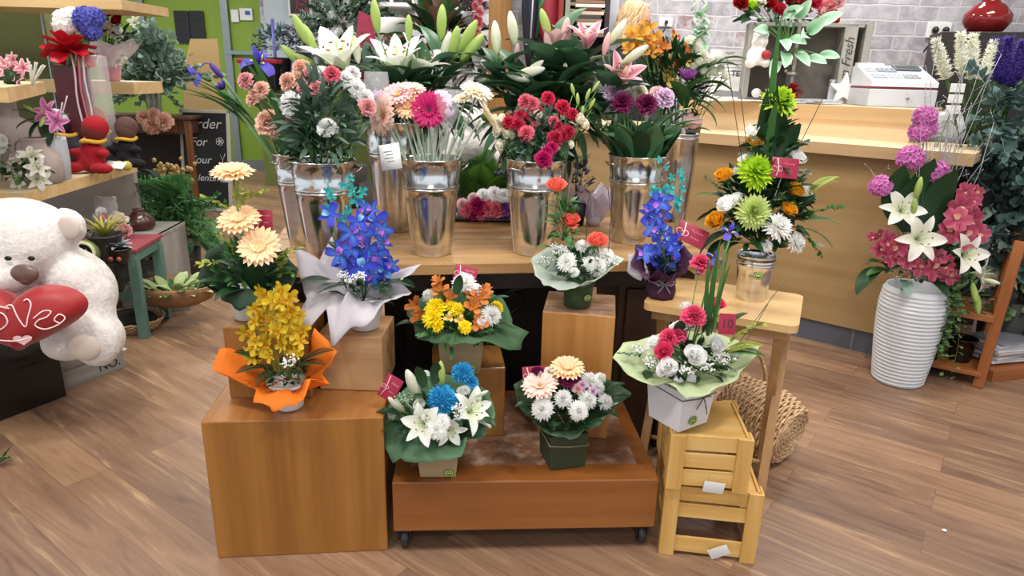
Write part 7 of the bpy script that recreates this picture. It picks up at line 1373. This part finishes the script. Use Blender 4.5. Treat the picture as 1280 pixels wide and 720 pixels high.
# liatris, red vase, eucalyptus column, rack
lc = Q(1222, 235, 3.62); lc = Vector((lc.x, 3.62, 0)); t = Thing('flower_stand', 'tall dark round stand holding the liatris bucket behind the floor vase', 'stand', lc)
b = MB(); b.lathe([(.16, 0), (.16, .03), (.05, .06), (.05, .66), (.15, .69), (.15, .72)], 28); t.loc('pedestal', b, plain('2c2420', .5))
t = Thing('liatris_bucket', 'dark bucket on the stand holding white and purple liatris', 'bucket', lc+Vector((0, 0, .721))); b = MB(); b.lathe([(.09, 0), (.095, .005), (.12, .3), (.124, .302), (.115, .3), (.09, .02)], 32, cap=False); t.loc('pail', b, plain('33383a', .35)); top = lc+Vector((0, 0, 1.0))
for i, (u0, v0, u1, v1, col) in enumerate(((1183, 98, 1170, 50, 'ivory'), (1203, 92, 1201, 42, 'ivory'), (1214, 98, 1217, 44, 'ivory'), (1228, 100, 1243, 52, 'ivory'), (1252, 105, 1262, 48, 'violet'), (1245, 100, 1247, 50, 'violet'), (1262, 108, 1280, 52, 'violet'), (1270, 100, 1290, 50, 'violet'))):
    a, bb = Q(u0, v0, 3.55), Q(u1, v1, 3.55); L = (bb-a).length
    T = Thing('liatris', ('leftmost white feathery flower spike', 'second white feathery flower spike from the left', 'third white feathery flower spike from the left', 'rightmost white feathery flower spike', 'purple feathery flower spike right of the white ones', 'purple feathery flower spike touching the rightmost white one', 'purple feathery flower spike near the right edge', 'purple feathery flower spike cut by the right edge')[i]+' in the bucket under the red vase', 'flower', top+Vector(((i-3.5)*.015, 0, -.05)), group='liatris spikes')
    bloom(T, 'spike', col, a, bb-a, L, name='flower_spike'); b = MB(); b.tube([T.M.translation, a.lerp(T.M.translation, .5), a, a.lerp(bb, .1)], .005, 6); T.wld('stem', b, G_MID)
    for k in range(8): leaf(T, 'strap', G_MID, T.M.translation.lerp(a, .3+.08*k), (R.uniform(-1, 1), -.4, .4), .12)
b = MB(); q = Q(1197, 110, 3.4); t = Thing('white_label_card', 'white stacked label tags hanging among the liatris stems', 'label', q); b = MB(); b.tube([(0, 0, .03), (0, .01, -.1), (.02, .1, -.3), (.04, .2, -.42)], .003, 4); t.loc('pick', b, G_STEM)
for k in range(3): b = MB(); b.box((0, 0, -k*.05), (.07, .004, .04), .002); t.loc('tag', b, M_WHITE, smooth=False)
vq = Q(1230, 42, 4.3); VP_ = Vector((vq.x, 4.3, 0)); b = MB(); b.box((0, 0, vq.z/2), (.5, .36, vq.z), .004); b.box((0, -.185, vq.z/2), (.44, .01, vq.z-.1), .002); solo('dark_cabinet', b, plain('221c1a', .5), 'tall dark cabinet at the right carrying the glossy red vase', 'cabinet', VP_, radians(-20), smooth=False)
b = MB(); b.lathe([(.05, 0), (.09, .01), (.125, .06), (.125, .1), (.08, .155), (.05, .17), (.05, .2), (.07, .24), (.06, .24)], 40); solo('red_vase', b, NTm if 0 else plain('7a1c1e', .08, var=.05), 'glossy dark red round vase on the dark cabinet at the upper right', 'vase', VP_+Vector((0, 0, vq.z+.001)))
# eucalyptus column
eq = Vector((Q(1262, 400, 3.55).x, 3.55, 0)); t = Thing('eucalyptus_plant', 'tall mass of round blue grey eucalyptus leaves at the right edge', 'foliage', eq)
b = MB(); b.lathe([(.12, 0), (.13, .01), (.16, .35), (.15, .35)], 28, M=Matrix.Translation(eq)); t.wld('pot', b, plain('2a2826', .5)); b = MB()
for i in range(10): b.tube([eq+Vector((R.uniform(-.08, .08), R.uniform(-.08, .08), .3)), Q(1262+R.uniform(-25, 25), R.uniform(150, 260), 3.55)], .008, 6)
t.wld('stems', b, plain('5a4a3a', .6))
for i in range(98): u = R.uniform(1226, 1310); v = R.uniform(130, 350); leaf(t, 'euca', G_BLUE if i % 4 else EU, Q(u, v, 3.5+R.uniform(-.12, .2)), (R.uniform(-1, 1), R.uniform(-.8, .1), R.uniform(-.9, .8)), R.uniform(.18, .3))
for i in range(22): leaf(t, 'euca', leafm('4f6a44', '7c9460', .5), Q(R.uniform(1245, 1300), R.uniform(330, 420), 3.5), (R.uniform(-1, 1), -.4, R.uniform(-1, .2)), R.uniform(.1, .2))
# magazine rack
RW = wood('8a4a20', '9c5a2c', 'ae6c3a', 'Z', 5, .4, name='rack_wood'); RX = wood('8a4a20', '9c5a2c', 'ae6c3a', 'X', 5, .4, name='rack_rail')
p0 = P(1222, 484); KM = Matrix.Translation(p0) @ Matrix.Rotation(radians(-33), 4, 'Z'); rk = Thing('magazine_rack', 'reddish brown wooden rack with slanting sides holding magazines at the right', 'rack', M=KM)
def beam(t, a, b_, w_, d_, m, name): 
    a = Vector(a); b_ = Vector(b_); M = Matrix.Translation((a+b_)/2) @ (b_-a).to_track_quat('Z', 'Y').to_matrix().to_4x4(); b = MB(); b.box((0, 0, 0), (w_, d_, (b_-a).length), .003, M); t.loc(name, b, m, smooth=False)
for x, y in ((0, 0), (-.42, 0), (0, .42), (-.42, .42)): beam(rk, (x, y, 0), (x+.03, y+(.10 if y == 0 else -.08), .74), .045, .03, RW, 'leg')
for z, dy in ((.07, .01), (.36, .05)):
    beam(rk, (-.42, dy, z), (0, dy, z), .06, .02, RX, 'front_rail'); beam(rk, (0.0, dy, z), (0.0, .42-dy, z), .02, .06, RX, 'side_rail')
    b = MB(); b.box((-.2, .21, z-.015), (.4, .38, .014), .001); rk.loc('shelf', b, RX, smooth=False)
R2 = P(1285, 446)
b = MB()
k2 = Matrix.Translation(P(1262, 452, .07)+Vector((0.02, .08, 0))); 
for i in range(9):
    b = MB(); b.box((R.uniform(-.01, .01), R.uniform(-.01, .01), .006), (.24, .18, .011), .001, Matrix.Rotation(R.uniform(-.1, .1), 4, 'Z')); q = P(1263, 455, .07)+Vector((0, .1, 0)); solo('magazine', b, plain(('d8d8dc', 'b8bcc4', 'e4e2de', '8a8c96', 'c8b8b4')[i % 5], .35, var=.15, scale=30), ('bottom', 'second', 'third', 'fourth', 'fifth', 'sixth', 'seventh', 'eighth', 'topmost')[i]+' magazine counted upwards in the stack beside the brown rack', 'magazine', (q.x, q.y, .071+i*.0125), radians(15), group='stack of magazines', smooth=False)
b = MB(); b.box((0, 0, .03), (.36, .28, .06), .002); solo('low_shelf_block', b, RX, 'low brown wooden base under the magazine stack', 'stand', (P(1263, 455, .07)+Vector((0, .1, 0))).xy.to_3d(), radians(15), smooth=False)
t = Thing('black_nursery_tray', 'dark glossy plastic pots on the lowest shelf of the brown rack', 'plant pots', KM @ Vector((-.2, .2, .071)))
for x, y in ((-.09, -.06), (.07, -.08), (-.02, .06)): b = MB(); b.lathe([(.05, 0), (.065, .12), (.07, .12), (.06, .11)], 20, M=Matrix.Translation((x, y, 0)), cap=False); b.lathe([(.0001, .1), (.062, .1)], 20, M=Matrix.Translation((x, y, 0)), cap=False); t.loc('pot', b, plain('1c1818', .15))
t = Thing('trailing_ivy', 'trailing green ivy on the upper shelf of the brown rack', 'foliage', KM @ Vector((-.2, .12, .37))); foliage(t, t.M.translation+Vector((-.02, 0, .03)), .2, .12, 120, .05, leafm('4a6640', '70885a', .5))
# small bits on and behind the bench
c = Q(603, 268, 3.02); t = Thing('pink_hydrangea_posy', 'low posy of crimson, purple and white silk petals at the back of the bench', 'flowers', Vector((c.x, c.y, .812)))
for u, v, px, col in ((585, 262, 12, 'hotpink'), (598, 256, 14, 'magenta'), (610, 262, 13, 'hotpink'), (590, 268, 10, 'magenta'), (622, 262, 12, 'hotpink'), (632, 260, 12, 'purple'), (640, 266, 10, 'purple'), (604, 244, 9, 'white'), (618, 242, 10, 'white'), (630, 245, 10, 'white'), (578, 255, 8, 'lightpink'), (592, 248, 8, 'lightpink'), (603, 268, 10, 'hotpink')): bloom(t, 'carnation', col, Q(u, v, 2.98), (R.uniform(-.4, .4), -1, .6), pxs(3, px))
b = MB(); b.box((0, 0, .012), (.3, .12, .02), .008); t.loc('tray', b, M_BLACK)
t = Thing('fern_pot', 'upright green fern fronds standing between the bench buckets', 'pot plant', Vector((Q(605, 250, 3.3).x, 3.28, .6))); q = Q(600, 232, 3.25)
for i in range(34): leaf(t, 'fern', G_FERN if i % 2 else G_MID, q+Vector((R.uniform(-.1, .16), R.uniform(-.05, .05), -.06)), (R.uniform(-.7, .9), R.uniform(-.5, .2), 1), R.uniform(.12, .24))
b = MB(); b.lathe([(.1, 0), (.13, .22), (.12, .22)], 24); t.loc('pot', b, plain('3a3a34', .5)); b = MB(); b.box((0, 0, -.3), (.4, .3, .6), .004); 
solo('low_plant_table', b, plain('3a2c22', .6), 'dark low table standing behind the bench under the fern', 'table', (t.M.translation.x+.02, 3.32, .5995), smooth=False)
t = Thing('white_fluffy_toy', 'fluffy white plush toy peeping out behind the gerbera stems', 'soft toy', Q(590, 210, 3.4)); q = Q(590, 183, 3.4)
plush(t, [(q, (.13, .11, .105)), (q+Vector((.0, 0, .11)), (.09, .08, .08)), (q+Vector((.09, -.04, -.05)), (.06, .06, .05)), (q+Vector((-.09, -.04, -.05)), (.06, .06, .05))], .01, FUR, disp=.012); b = MB(); b.lathe([(.07, -.34), (.08, -.33), (.08, -.09)], 20, M=Matrix.Translation(q)); t.wld('stand', b, plain('3a3a34', .5))
t = Thing('cellophane_posy', 'small posy in crinkled clear lilac cellophane at the back of the bench', 'parcel', Vector((Q(742, 268, 2.98).x, 2.98, .812))); q = t.M.translation
sheet([q+Vector((.1*cos(a)*(1+.3*(k % 2)), .06*sin(a), .12+.05*(k % 2)+.03*sin(a*2))) for k, a in enumerate([i*pi/7 for i in range(14)])], (q.x, q.y, .02, .83), [film('dcd0e4', .6, .1)], t, 'cellophane', crease=.012); b = MB(); b.lathe([(.03, 0), (.035, .04), (0.0001, .04)], 16); t.loc('cup', b, plain('c8b8cc', .3)); gyp(t, q+Vector((0, 0, .1)), .05, 50, name='filler_flowers', m=plain('c8b0cc', .6), s=.005)
t = Thing('blue_thistle_bunch', 'dark blue berries and leaves behind the crimson carnation bucket', 'foliage', Vector((Q(640, 255, 3.15).x, 3.14, .6))); gyp(t, Q(640, 220, 3.1), .09, 80, name='berries', m=plain('2a2c50', .4), s=.009); b = MB(); b.tube([t.M.translation, Q(640, 225, 3.1)], .01, 6); t.wld('stems', b, G_DARK)
t = Thing('dark_filler_bunch', 'small dark flower bunch on the bench right of the crimson bucket', 'foliage', Vector((Q(722, 270, 2.95).x, 2.97, .812))); foliage(t, Q(722, 235, 2.97), .06, .14, 90, .04, leafm('2c2c3c', '4a4a58', .5)); gyp(t, Q(722, 205, 2.97), .04, 20, m=plain('b8c88a', .5), s=.008); b = MB(); b.lathe([(.03, 0), (.04, .1)], 16); t.loc('cup', b, M_BLACK)
c = P(745, 560, .26)

# --- person behind the counter
pq = Q(789, 22, 5.26); PB = Vector((pq.x, 5.26, 0)); per = Thing('person', 'person with long wavy blonde hair in a dark top bending over behind the counter', 'person', PB)
SK = plain('d8a68c', .5, var=.04); hz = pq.z
def skinned(name, verts, edges, radii, m, parent, sub=2):
    me = bpy.data.meshes.new(name); me.from_pydata([parent.inv @ Vector(v) for v in verts], edges, []); me.materials.append(m); o = bpy.data.objects.new(name, me); C.objects.link(o); o.parent = parent.o; o.matrix_basis = Matrix.Identity(4)
    sk = o.modifiers.new('skin', 'SKIN'); sk.use_smooth_shade = True; su = o.modifiers.new('sub', 'SUBSURF'); su.levels = sub; su.render_levels = sub
    for i, r in enumerate(radii): me.skin_vertices[0].data[i].radius = r if isinstance(r, tuple) else (r, r)
    me.skin_vertices[0].data[0].use_root = True; return o
X, Yp = PB.x, 5.26; sh_ = hz-.30; hipz = hz-.78
body = [(X, Yp, hipz), (X, Yp, hipz+.22), (X+.01, Yp-.01, sh_-.06), (X+.02, Yp-.02, sh_+.04), (X+.03, Yp-.03, hz-.13), (X-.18, Yp, sh_), (X-.23, Yp-.08, sh_-.28), (X-.10, Yp-.28, sh_-.42), (X+.2, Yp, sh_), (X+.26, Yp-.08, sh_-.28), (X+.16, Yp-.28, sh_-.42),
        (X-.1, Yp, hipz-.06), (X-.1, Yp-.02, hipz-.48), (X-.11, Yp, .06), (X-.11, Yp-.14, .04), (X+.1, Yp, hipz-.06), (X+.1, Yp-.02, hipz-.48), (X+.11, Yp, .06), (X+.11, Yp-.14, .04)]
ed = [(0, 1), (1, 2), (2, 3), (3, 4), (3, 5), (5, 6), (6, 7), (3, 8), (8, 9), (9, 10), (0, 11), (11, 12), (12, 13), (13, 14), (0, 15), (15, 16), (16, 17), (17, 18)]
skinned('body', body, ed, [(.15, .11), (.13, .1), (.16, .11), (.08, .07), .05, .065, .045, .03, .065, .045, .03, .09, .06, .045, .04, .09, .06, .045, .04], plain('23242c', .8, var=.05), per)
for s, hx_, hy in ((-1, X-.10, Yp-.28), (1, X+.16, Yp-.28)):
    v = [(hx_, hy, sh_-.42), (hx_+.01, hy-.05, sh_-.45)]; e = [(0, 1)]; r_ = [.025, .03]
    for k in range(4): b0 = len(v); v += [(hx_-.025+.017*k, hy-.09, sh_-.455), (hx_-.028+.018*k, hy-.12, sh_-.47), (hx_-.028+.018*k, hy-.14-.004*(k % 3), sh_-.49)]; e += [(1, b0), (b0, b0+1), (b0+1, b0+2)]; r_ += [.009, .008, .007]
    b0 = len(v); v += [(hx_+.035, hy-.06, sh_-.46), (hx_+.045, hy-.085, sh_-.475)]; e += [(1, b0), (b0, b0+1)]; r_ += [.01, .008]; skinned('hand', v, e, r_, SK, per)
HM_ = Matrix.Translation((X+.03, Yp-.04, hz-.02)) @ Matrix.Rotation(radians(60), 4, 'Z') @ Matrix.Rotation(.3, 4, 'X')     # face looks along local -Y, turned to the right
b = MB()
for c_, r_ in (((0, 0, .02), (.075, .092, .10)), ((0, -.03, -.045), (.055, .06, .065)), ((0, -.055, -.085), (.028, .025, .022)), ((0, -.095, -.015), (.012, .016, .024)), ((0, -.088, -.055), (.022, .012, .008)), ((-.075, .0, -.01), (.01, .018, .028)), ((.075, 0, -.01), (.01, .018, .028)), ((0, .01, -.1), (.045, .045, .08))): b.ell(c_, r_, n=20)
bb = MB(); bb.merge(b, HM_); p = per.wld('head', bb, SK); mo = p.o.modifiers.new('skin', 'REMESH'); mo.mode = 'VOXEL'; mo.voxel_size = .005; mo.use_smooth_shade = True; s_ = p.o.modifiers.new('soft', 'SMOOTH'); s_.iterations = 6
for sx in (-1, 1): b = MB(); b.ell((sx*.03, -.083, .0), (.013, .007, .008), n=10); o = MB(); o.merge(b, HM_); per.wld('eye', o, plain('2a2420', .2)); b = MB(); b.tube([(sx*.014, -.09, .018), (sx*.032, -.088, .024), (sx*.05, -.078, .018)], .003, 5); o = MB(); o.merge(b, HM_); per.wld('eyebrow', o, plain('7a5a3a', .7))
b = MB(); b.tube([(-.02, -.094, -.056), (0, -.1, -.054), (.02, -.094, -.056)], .005, 6); o = MB(); o.merge(b, HM_); per.wld('mouth', o, plain('a85a58', .5))
HB = MB(); rr_ = rnd(4)
HB.ell((0, .022, .035), (.087, .095, .10), n=20)
for i in range(150):
    a = rr_.uniform(-.25*pi, 1.25*pi); x = .083*cos(a); y = .02+.09*sin(a); 
    top_ = Vector((x*.6, y*.6+.01, .11)); L = rr_.uniform(.20, .34); ph = rr_.uniform(0, 6); pts = []
    for k in range(12): t_ = k/11; s2 = min(1, t_*3); pts.append(Vector((x*(.6+.5*s2)+.012*sin(ph+t_*9), y*(.6+.5*s2)+.012*cos(ph+t_*9), .12-.05*s2-L*max(0, t_-.2))))
    HB.tube(pts, [.009]*11+[.003], 5)
o = MB(); o.merge(HB, HM_); per.wld('hair', o, wood('b08a5c', 'd2b084', 'ead2ac', 'Z', 30, .5, name='blonde_hair'))

# --- far shop behind the left side of the display
t = Thing('white_wall_cabinet', 'white wall cabinet with dark panes high on the far wall', 'cabinet', Q(478, -8, 9.8)); w_ = pxs(9.8, 78)
b = MB(); b.box((0, 0, 0), (w_, .3, .34), .01); t.loc('carcass', b, M_WHITE, smooth=False)
for k in range(3): b = MB(); b.box((-w_/2+w_*(k+.5)/3, -.155, .0), (w_/3.6, .01, .22), .002); t.loc('pane', b, plain('1c2a2e', .1), smooth=False)
q = Q(375, 8, 9.85); t = Thing('framed_picture', 'white framed dark picture with a pink lattice tower on the far wall', 'picture', q); s = pxs(9.85, 28)
b = MB(); b.box((0, 0, .12), (s, .03, s*1.55), .006); t.loc('frame', b, M_WHITE, smooth=False); b = MB(); b.box((0, -.018, .12), (s*.8, .006, s*1.35), 0); t.loc('panel', b, plain('1c1a1e', .3), smooth=False)
b = MB(); 
for sx in (-1, 1): b.tube([(sx*.09+.03, -.024, -.1), (sx*.05+.03, -.024, .1), (sx*.02+.03, -.024, .4)], .007, 4)
for k in range(6): z = -.08+k*.07; b.tube([(.03-.085+.012*k, -.024, z), (.03+.07-.012*k, -.024, z+.06)], .005, 4); b.tube([(.03+.085-.012*k, -.024, z), (.03-.07+.012*k, -.024, z+.06)], .005, 4)
t.loc('pink_tower', b, plain('c04a78', .5))
# black planters with dark shrubs on a low desk
zt2 = Q(350, 112, 8.6).z; b = MB(); b.box((.4, 0, zt2/2), (1.7, .6, zt2), .004); b.box((.4, -.305, zt2-.03), (1.7, .01, .05), .002); solo('back_counter', b, plain('6c7a3e', .6), 'low green fronted bench under the black planters at the far wall', 'counter', (Q(368, 110, 8.6).x, 8.9, 0), smooth=False)
for i, (u, v, w_, lab) in enumerate(((345, 72, .34, 'left black planter with a silvery dark shrub by the grey door'), (383, 66, .34, 'right black planter with a purple dark shrub by the white framed picture'))):
    q = Q(u, v, 8.75); t = Thing('black_planter', lab, 'pot plant', Vector((q.x, 8.75, zt2))); h_ = max(.12, q.z-zt2); b = MB(); b.lathe([(.17, 0), (.18, .01), (.22, h_), (.2, h_)], 28); t.loc('pot', b, M_BLACK); foliage(t, Q(u, v-16, 8.75), .3, .22, 200, .08, leafm('3a5258', '8aa4a8', .5) if i == 0 else leafm('4a4654', '96909e', .5), ry=.15)
q = Q(374, 92, 8.5); b = MB(); b.box((0, 0, .18), (.26, .02, .36), .006, Matrix.Rotation(.15, 4, 'Y')); b.box((.03, -.012, .2), (.17, .004, .24), 0, Matrix.Rotation(.15, 4, 'Y'), 1); solo('blue_price_sign', b, [plain('4a78b8', .4), plain('c4d4ea', .4)], 'pale blue price card standing before the black planters', 'sign', (q.x, 8.5, zt2), smooth=False)
q = Q(320, 78, 8.3); t = Thing('red_wire_basket', 'red rimmed basket at the corner of the far bench', 'basket', (q.x, 8.42, zt2)); b = MB(); b.box((0, 0, .15), (.4, .2, .30), .01); t.loc('box', b, M_BLACK, smooth=False); b = MB(); b.box((0, 0, .32), (.46, .24, .05), .01); t.loc('rim', b, plain('9c2030', .4), smooth=False)
b = MB(); b.tube([(0, 0, 0), (0, 0, .8)], .02, 8); solo('blue_post', b, plain('5a5aa8', .4), 'thin blue violet tube standing beside the red basket', 'post', (Q(329, 70, 8.2).x, 8.6, zt2))
# dried arrangements / mixed greenery before the far wall
def clump(name, label, u, v, Y, ru, rv, n, m, kinds=('broad',), L=.2, flowers=()):
    q = Q(u, v, Y); t = Thing(name, label, 'pot plant', Vector((q.x, Y, 0))); b = MB(); b.lathe([(.12, 0), (.15, .02), (.18, .45), (.16, .45)], 24); t.loc('pot', b, plain('3a3632', .6)); b = MB(); b.tube([(0, 0, .3), t.inv @ q], .025, 6); t.loc('trunk', b, plain('4a3c2c', .8))
    for i in range(n): uu = u+R.gauss(0, ru); vv = v+R.gauss(0, rv); leaf(t, R.choice(kinds), m[i % len(m)], Q((uu+u)/2, (vv+v)/2, Y+R.uniform(-.15, .15)), ((uu-u)/(ru*1.5), R.uniform(-.6, .3), (v-vv)/(rv*1.5)+.3), L*R.uniform(.7, 1.3))
    for kd, col, a, c_, px in flowers: bloom(t, kd, col, Q(a, c_, Y-.15), (R.uniform(-.4, .4), -1, .4), pxs(Y, px))
    return t
BRN = leafm('6a5040', '8a6c54', .6)
clump('dried_leaf_tree', 'tall brown and green leafed plant behind the white lilies, left of the timber post', 545, 45, 6.6, 30, 22, 95, [BRN, G_DARK, BRN, G_MID], ('broad',), .24, [('hydrangea', 'silver', 585, 22, 7), ('hydrangea', 'hotpink', 565, 50, 6), ('rose', 'redsilk', 535, 60, 6), ('rose', 'white', 520, 50, 5)])
clump('white_twig_tree', 'dark plant with white blossom twigs behind the upper left white lily', 430, 28, 7.4, 20, 18, 80, [G_DARK, G_GREY], ('sprig', 'needle'), .3, [('rose', 'white', 424, 40, 6), ('rose', 'hotpink', 452, 28, 6), ('hydrangea', 'silver', 415, 20, 6)])
clump('autumn_shrub', 'brown red leafy shrub between the white lilies and the gerberas', 470, 100, 6.2, 32, 14, 90, [G_DARK, BRN, G_GREY], ('broad', 'sprig'), .22, [('rose', 'rust', 455, 96, 6), ('rose', 'lightpink', 478, 92, 6), ('rose', 'white', 462, 92, 6)])
clump('silver_leaf_shrub', 'pale grey leafed shrub left of the timber post, behind the lily buds', 600, 85, 6.4, 18, 14, 70, [leafm('b8bcb8', 'dcdedc', .6), G_DARK], ('broad',), .18, [('rose', 'white', 606, 80, 7), ('rose', 'white', 596, 96, 6)])
t = clump('purple_tree', 'thin tree with mauve sprays at the top left of the timber post', 568, 12, 7.6, 14, 16, 60, [leafm('6a5060', '9a7a90', .6), leafm('7a6a74', 'b0a0aa', .6)], ('sprig',), .3)
t = Thing('pink_blossom_garland', 'hanging garland of pink blossom on the left side of the timber post', 'flowers', Q(604, 45, 5.35))
for i in range(26): v = -12+i*2.6; bloom(t, 'carnation', 'hotpink' if i % 3 else 'lightpink', Q(597+R.uniform(-5, 4), v, 5.33), (R.uniform(-.6, .3), -1, .2), pxs(5.3, 4.5), name='blossom')
b = MB(); b.tube([Q(598, -14, 5.36), Q(598, 58, 5.36)], .006, 5); t.wld('cord', b, G_DARK)
t = Thing('white_ribbed_pot', 'white fluted pot seen between the two big white lilies', 'pot', Q(492, 52, 6.9)); b = MB(); b.lathe([(.08, 0), (.13, .03), (.16, .16), (.15, .2), (.12, .21)], 40, wob=lambda a, z: .03*cos(18*a)); t.loc('pot', b, M_WHITE); b = MB(); b.lathe([(.09, -.0), (.09, -1.35)], 20); t.loc('stand', b, plain('5a5650', .7))
q = Q(385, 66, 7); 
b = MB(); b.prism([(-.1, 0), (.09, -.01), (.05, .26), (-.06, .3)], 0, .01); solo('pink_gift_tag', b, plain('b83a5a', .5, var=.2, scale=40), 'crimson patterned tag hanging behind the upper left white lily', 'label', M=Matrix.Translation(Q(459, 60, 6.3)) @ Matrix.Rotation(pi/2, 4, 'X'), smooth=False)
# doorway items behind the pink lilies
u0 = Q(662, 30, 5.3); t = Thing('black_umbrella', 'furled black umbrella hanging on the white brick behind the pink lilies', 'umbrella', u0); b = MB(); b.lathe([(.012, -.3), (.03, -.2), (.055, .1), (.05, .4), (.02, .5)], 20, wob=lambda a, z: .12*cos(8*a)); t.loc('canopy', b, plain('141a2c', .5)); b = MB(); b.tube([(0, 0, .45), (0, 0, .6), (.03, 0, .66), (.06, 0, .6)], .012, 8); b.tube([(0, 0, -.3), (0, 0, -.38)], .006, 6); t.loc('handle', b, plain('a8a8ac', .4)); b = MB(); b.tube([(.02, -.06, .3), (.01, -.05, -.1)], .006, 5); t.loc('strap', b, plain('d0d2d8', .4))
x0, x1 = Q(700, 20, 5.3).x, Q(757, 20, 5.3).x; t = Thing('tall_bookcase', 'tall dark red bookcase against the brick wall behind the pink lilies', 'bookcase', ((x0+x1)/2, 5.33, 0)); w_ = x1-x0
for s, m_ in ((-1, plain('8a2a22', .5)), (1, plain('2a2028', .5)), (-.72, plain('8c9484', .5))): b = MB(); b.box((s*w_/2, 0, 1.2), (.035, .26, 2.4), .003); t.loc('side_panel', b, m_, smooth=False)
b = MB(); b.box((0, .125, 1.2), (w_, .01, 2.4), 0); t.loc('back', b, plain('2a1c1c', .6), smooth=False)
zz = [Q(728, v, 5.25).z for v in (6, 14, 44)]+[1.2, .8, .4]
for z in zz: b = MB(); b.box((.03, 0, z), (w_*.86, .25, .02), .002); t.loc('shelf', b, plain('8a7460', .5), smooth=False)
for i in range(9): b = MB(); b.box((0, 0, .012), (R.uniform(.16, .22), .2, .022), .002); solo('book', b, plain(('c8b8a0', '5a2a28', 'd8d4cc', '8a6a50', '3a3a44')[i % 5], .5), 'closed book lying '+('lowest', 'second', 'third', 'fourth', 'fifth', 'sixth', 'seventh', 'eighth', 'topmost')[i]+' in the pile in the dark red bookcase', 'book', ((x0+x1)/2+.04, 5.30, zz[2]+.011+i*.0245), group='books lying flat in the bookcase', smooth=False)
t = Thing('red_green_box', 'red and green rounded parcel beside the bookcase, behind the pink lily buds', 'parcel', Q(686, 30, 5.35)); b = MB(); b.ell((0, 0, .06), (.09, .06, .2), n=20); t.loc('red_part', b, plain('a8283c', .5)); b = MB(); b.tube([(-.1, 0, -.1), (-.08, -.02, .1), (-.02, -.02, .2)], .03, 8); t.loc('green_part', b, plain('2c6a40', .5)); b = MB(); b.box((0, .03, -.0), (.22, .03, .7), .005); t.loc('backing', b, plain('2a1c20', .6), smooth=False)
xx = Q(765, 30, 5.4).x; slab((xx, 5.47, CEIL/2), (.10, .06, CEIL), plain('d6dae2', .5, var=.02), 'trim_6')
b = MB(); b.box((0, 0, .5), (1.0, .3, 1.0), .005); solo('back_workbench', b, plain('3a342e', .6), 'dark workbench against the brick wall behind the counter', 'cabinet', (.55, 5.1, 0), smooth=False) if 0 else None
# little things on the floor
b = MB(); b.ell((0, 0, .004), (.009, .007, .004), n=10); solo('white_petal', b, M_WHITE, 'single white petal lying on the open floor at the lower right', 'petal', P(1180, 664))
t = Thing('fallen_leaf_sprig', 'green sprig tip poking in at the left edge above the floor', 'foliage', P(5, 580)); 
for i in range(8): leaf(t, 'sprig', G_MID, P(2, 580)+Vector((0, 0, .01)), (R.uniform(-.4, 1), R.uniform(-.6, .6), .25), .06)
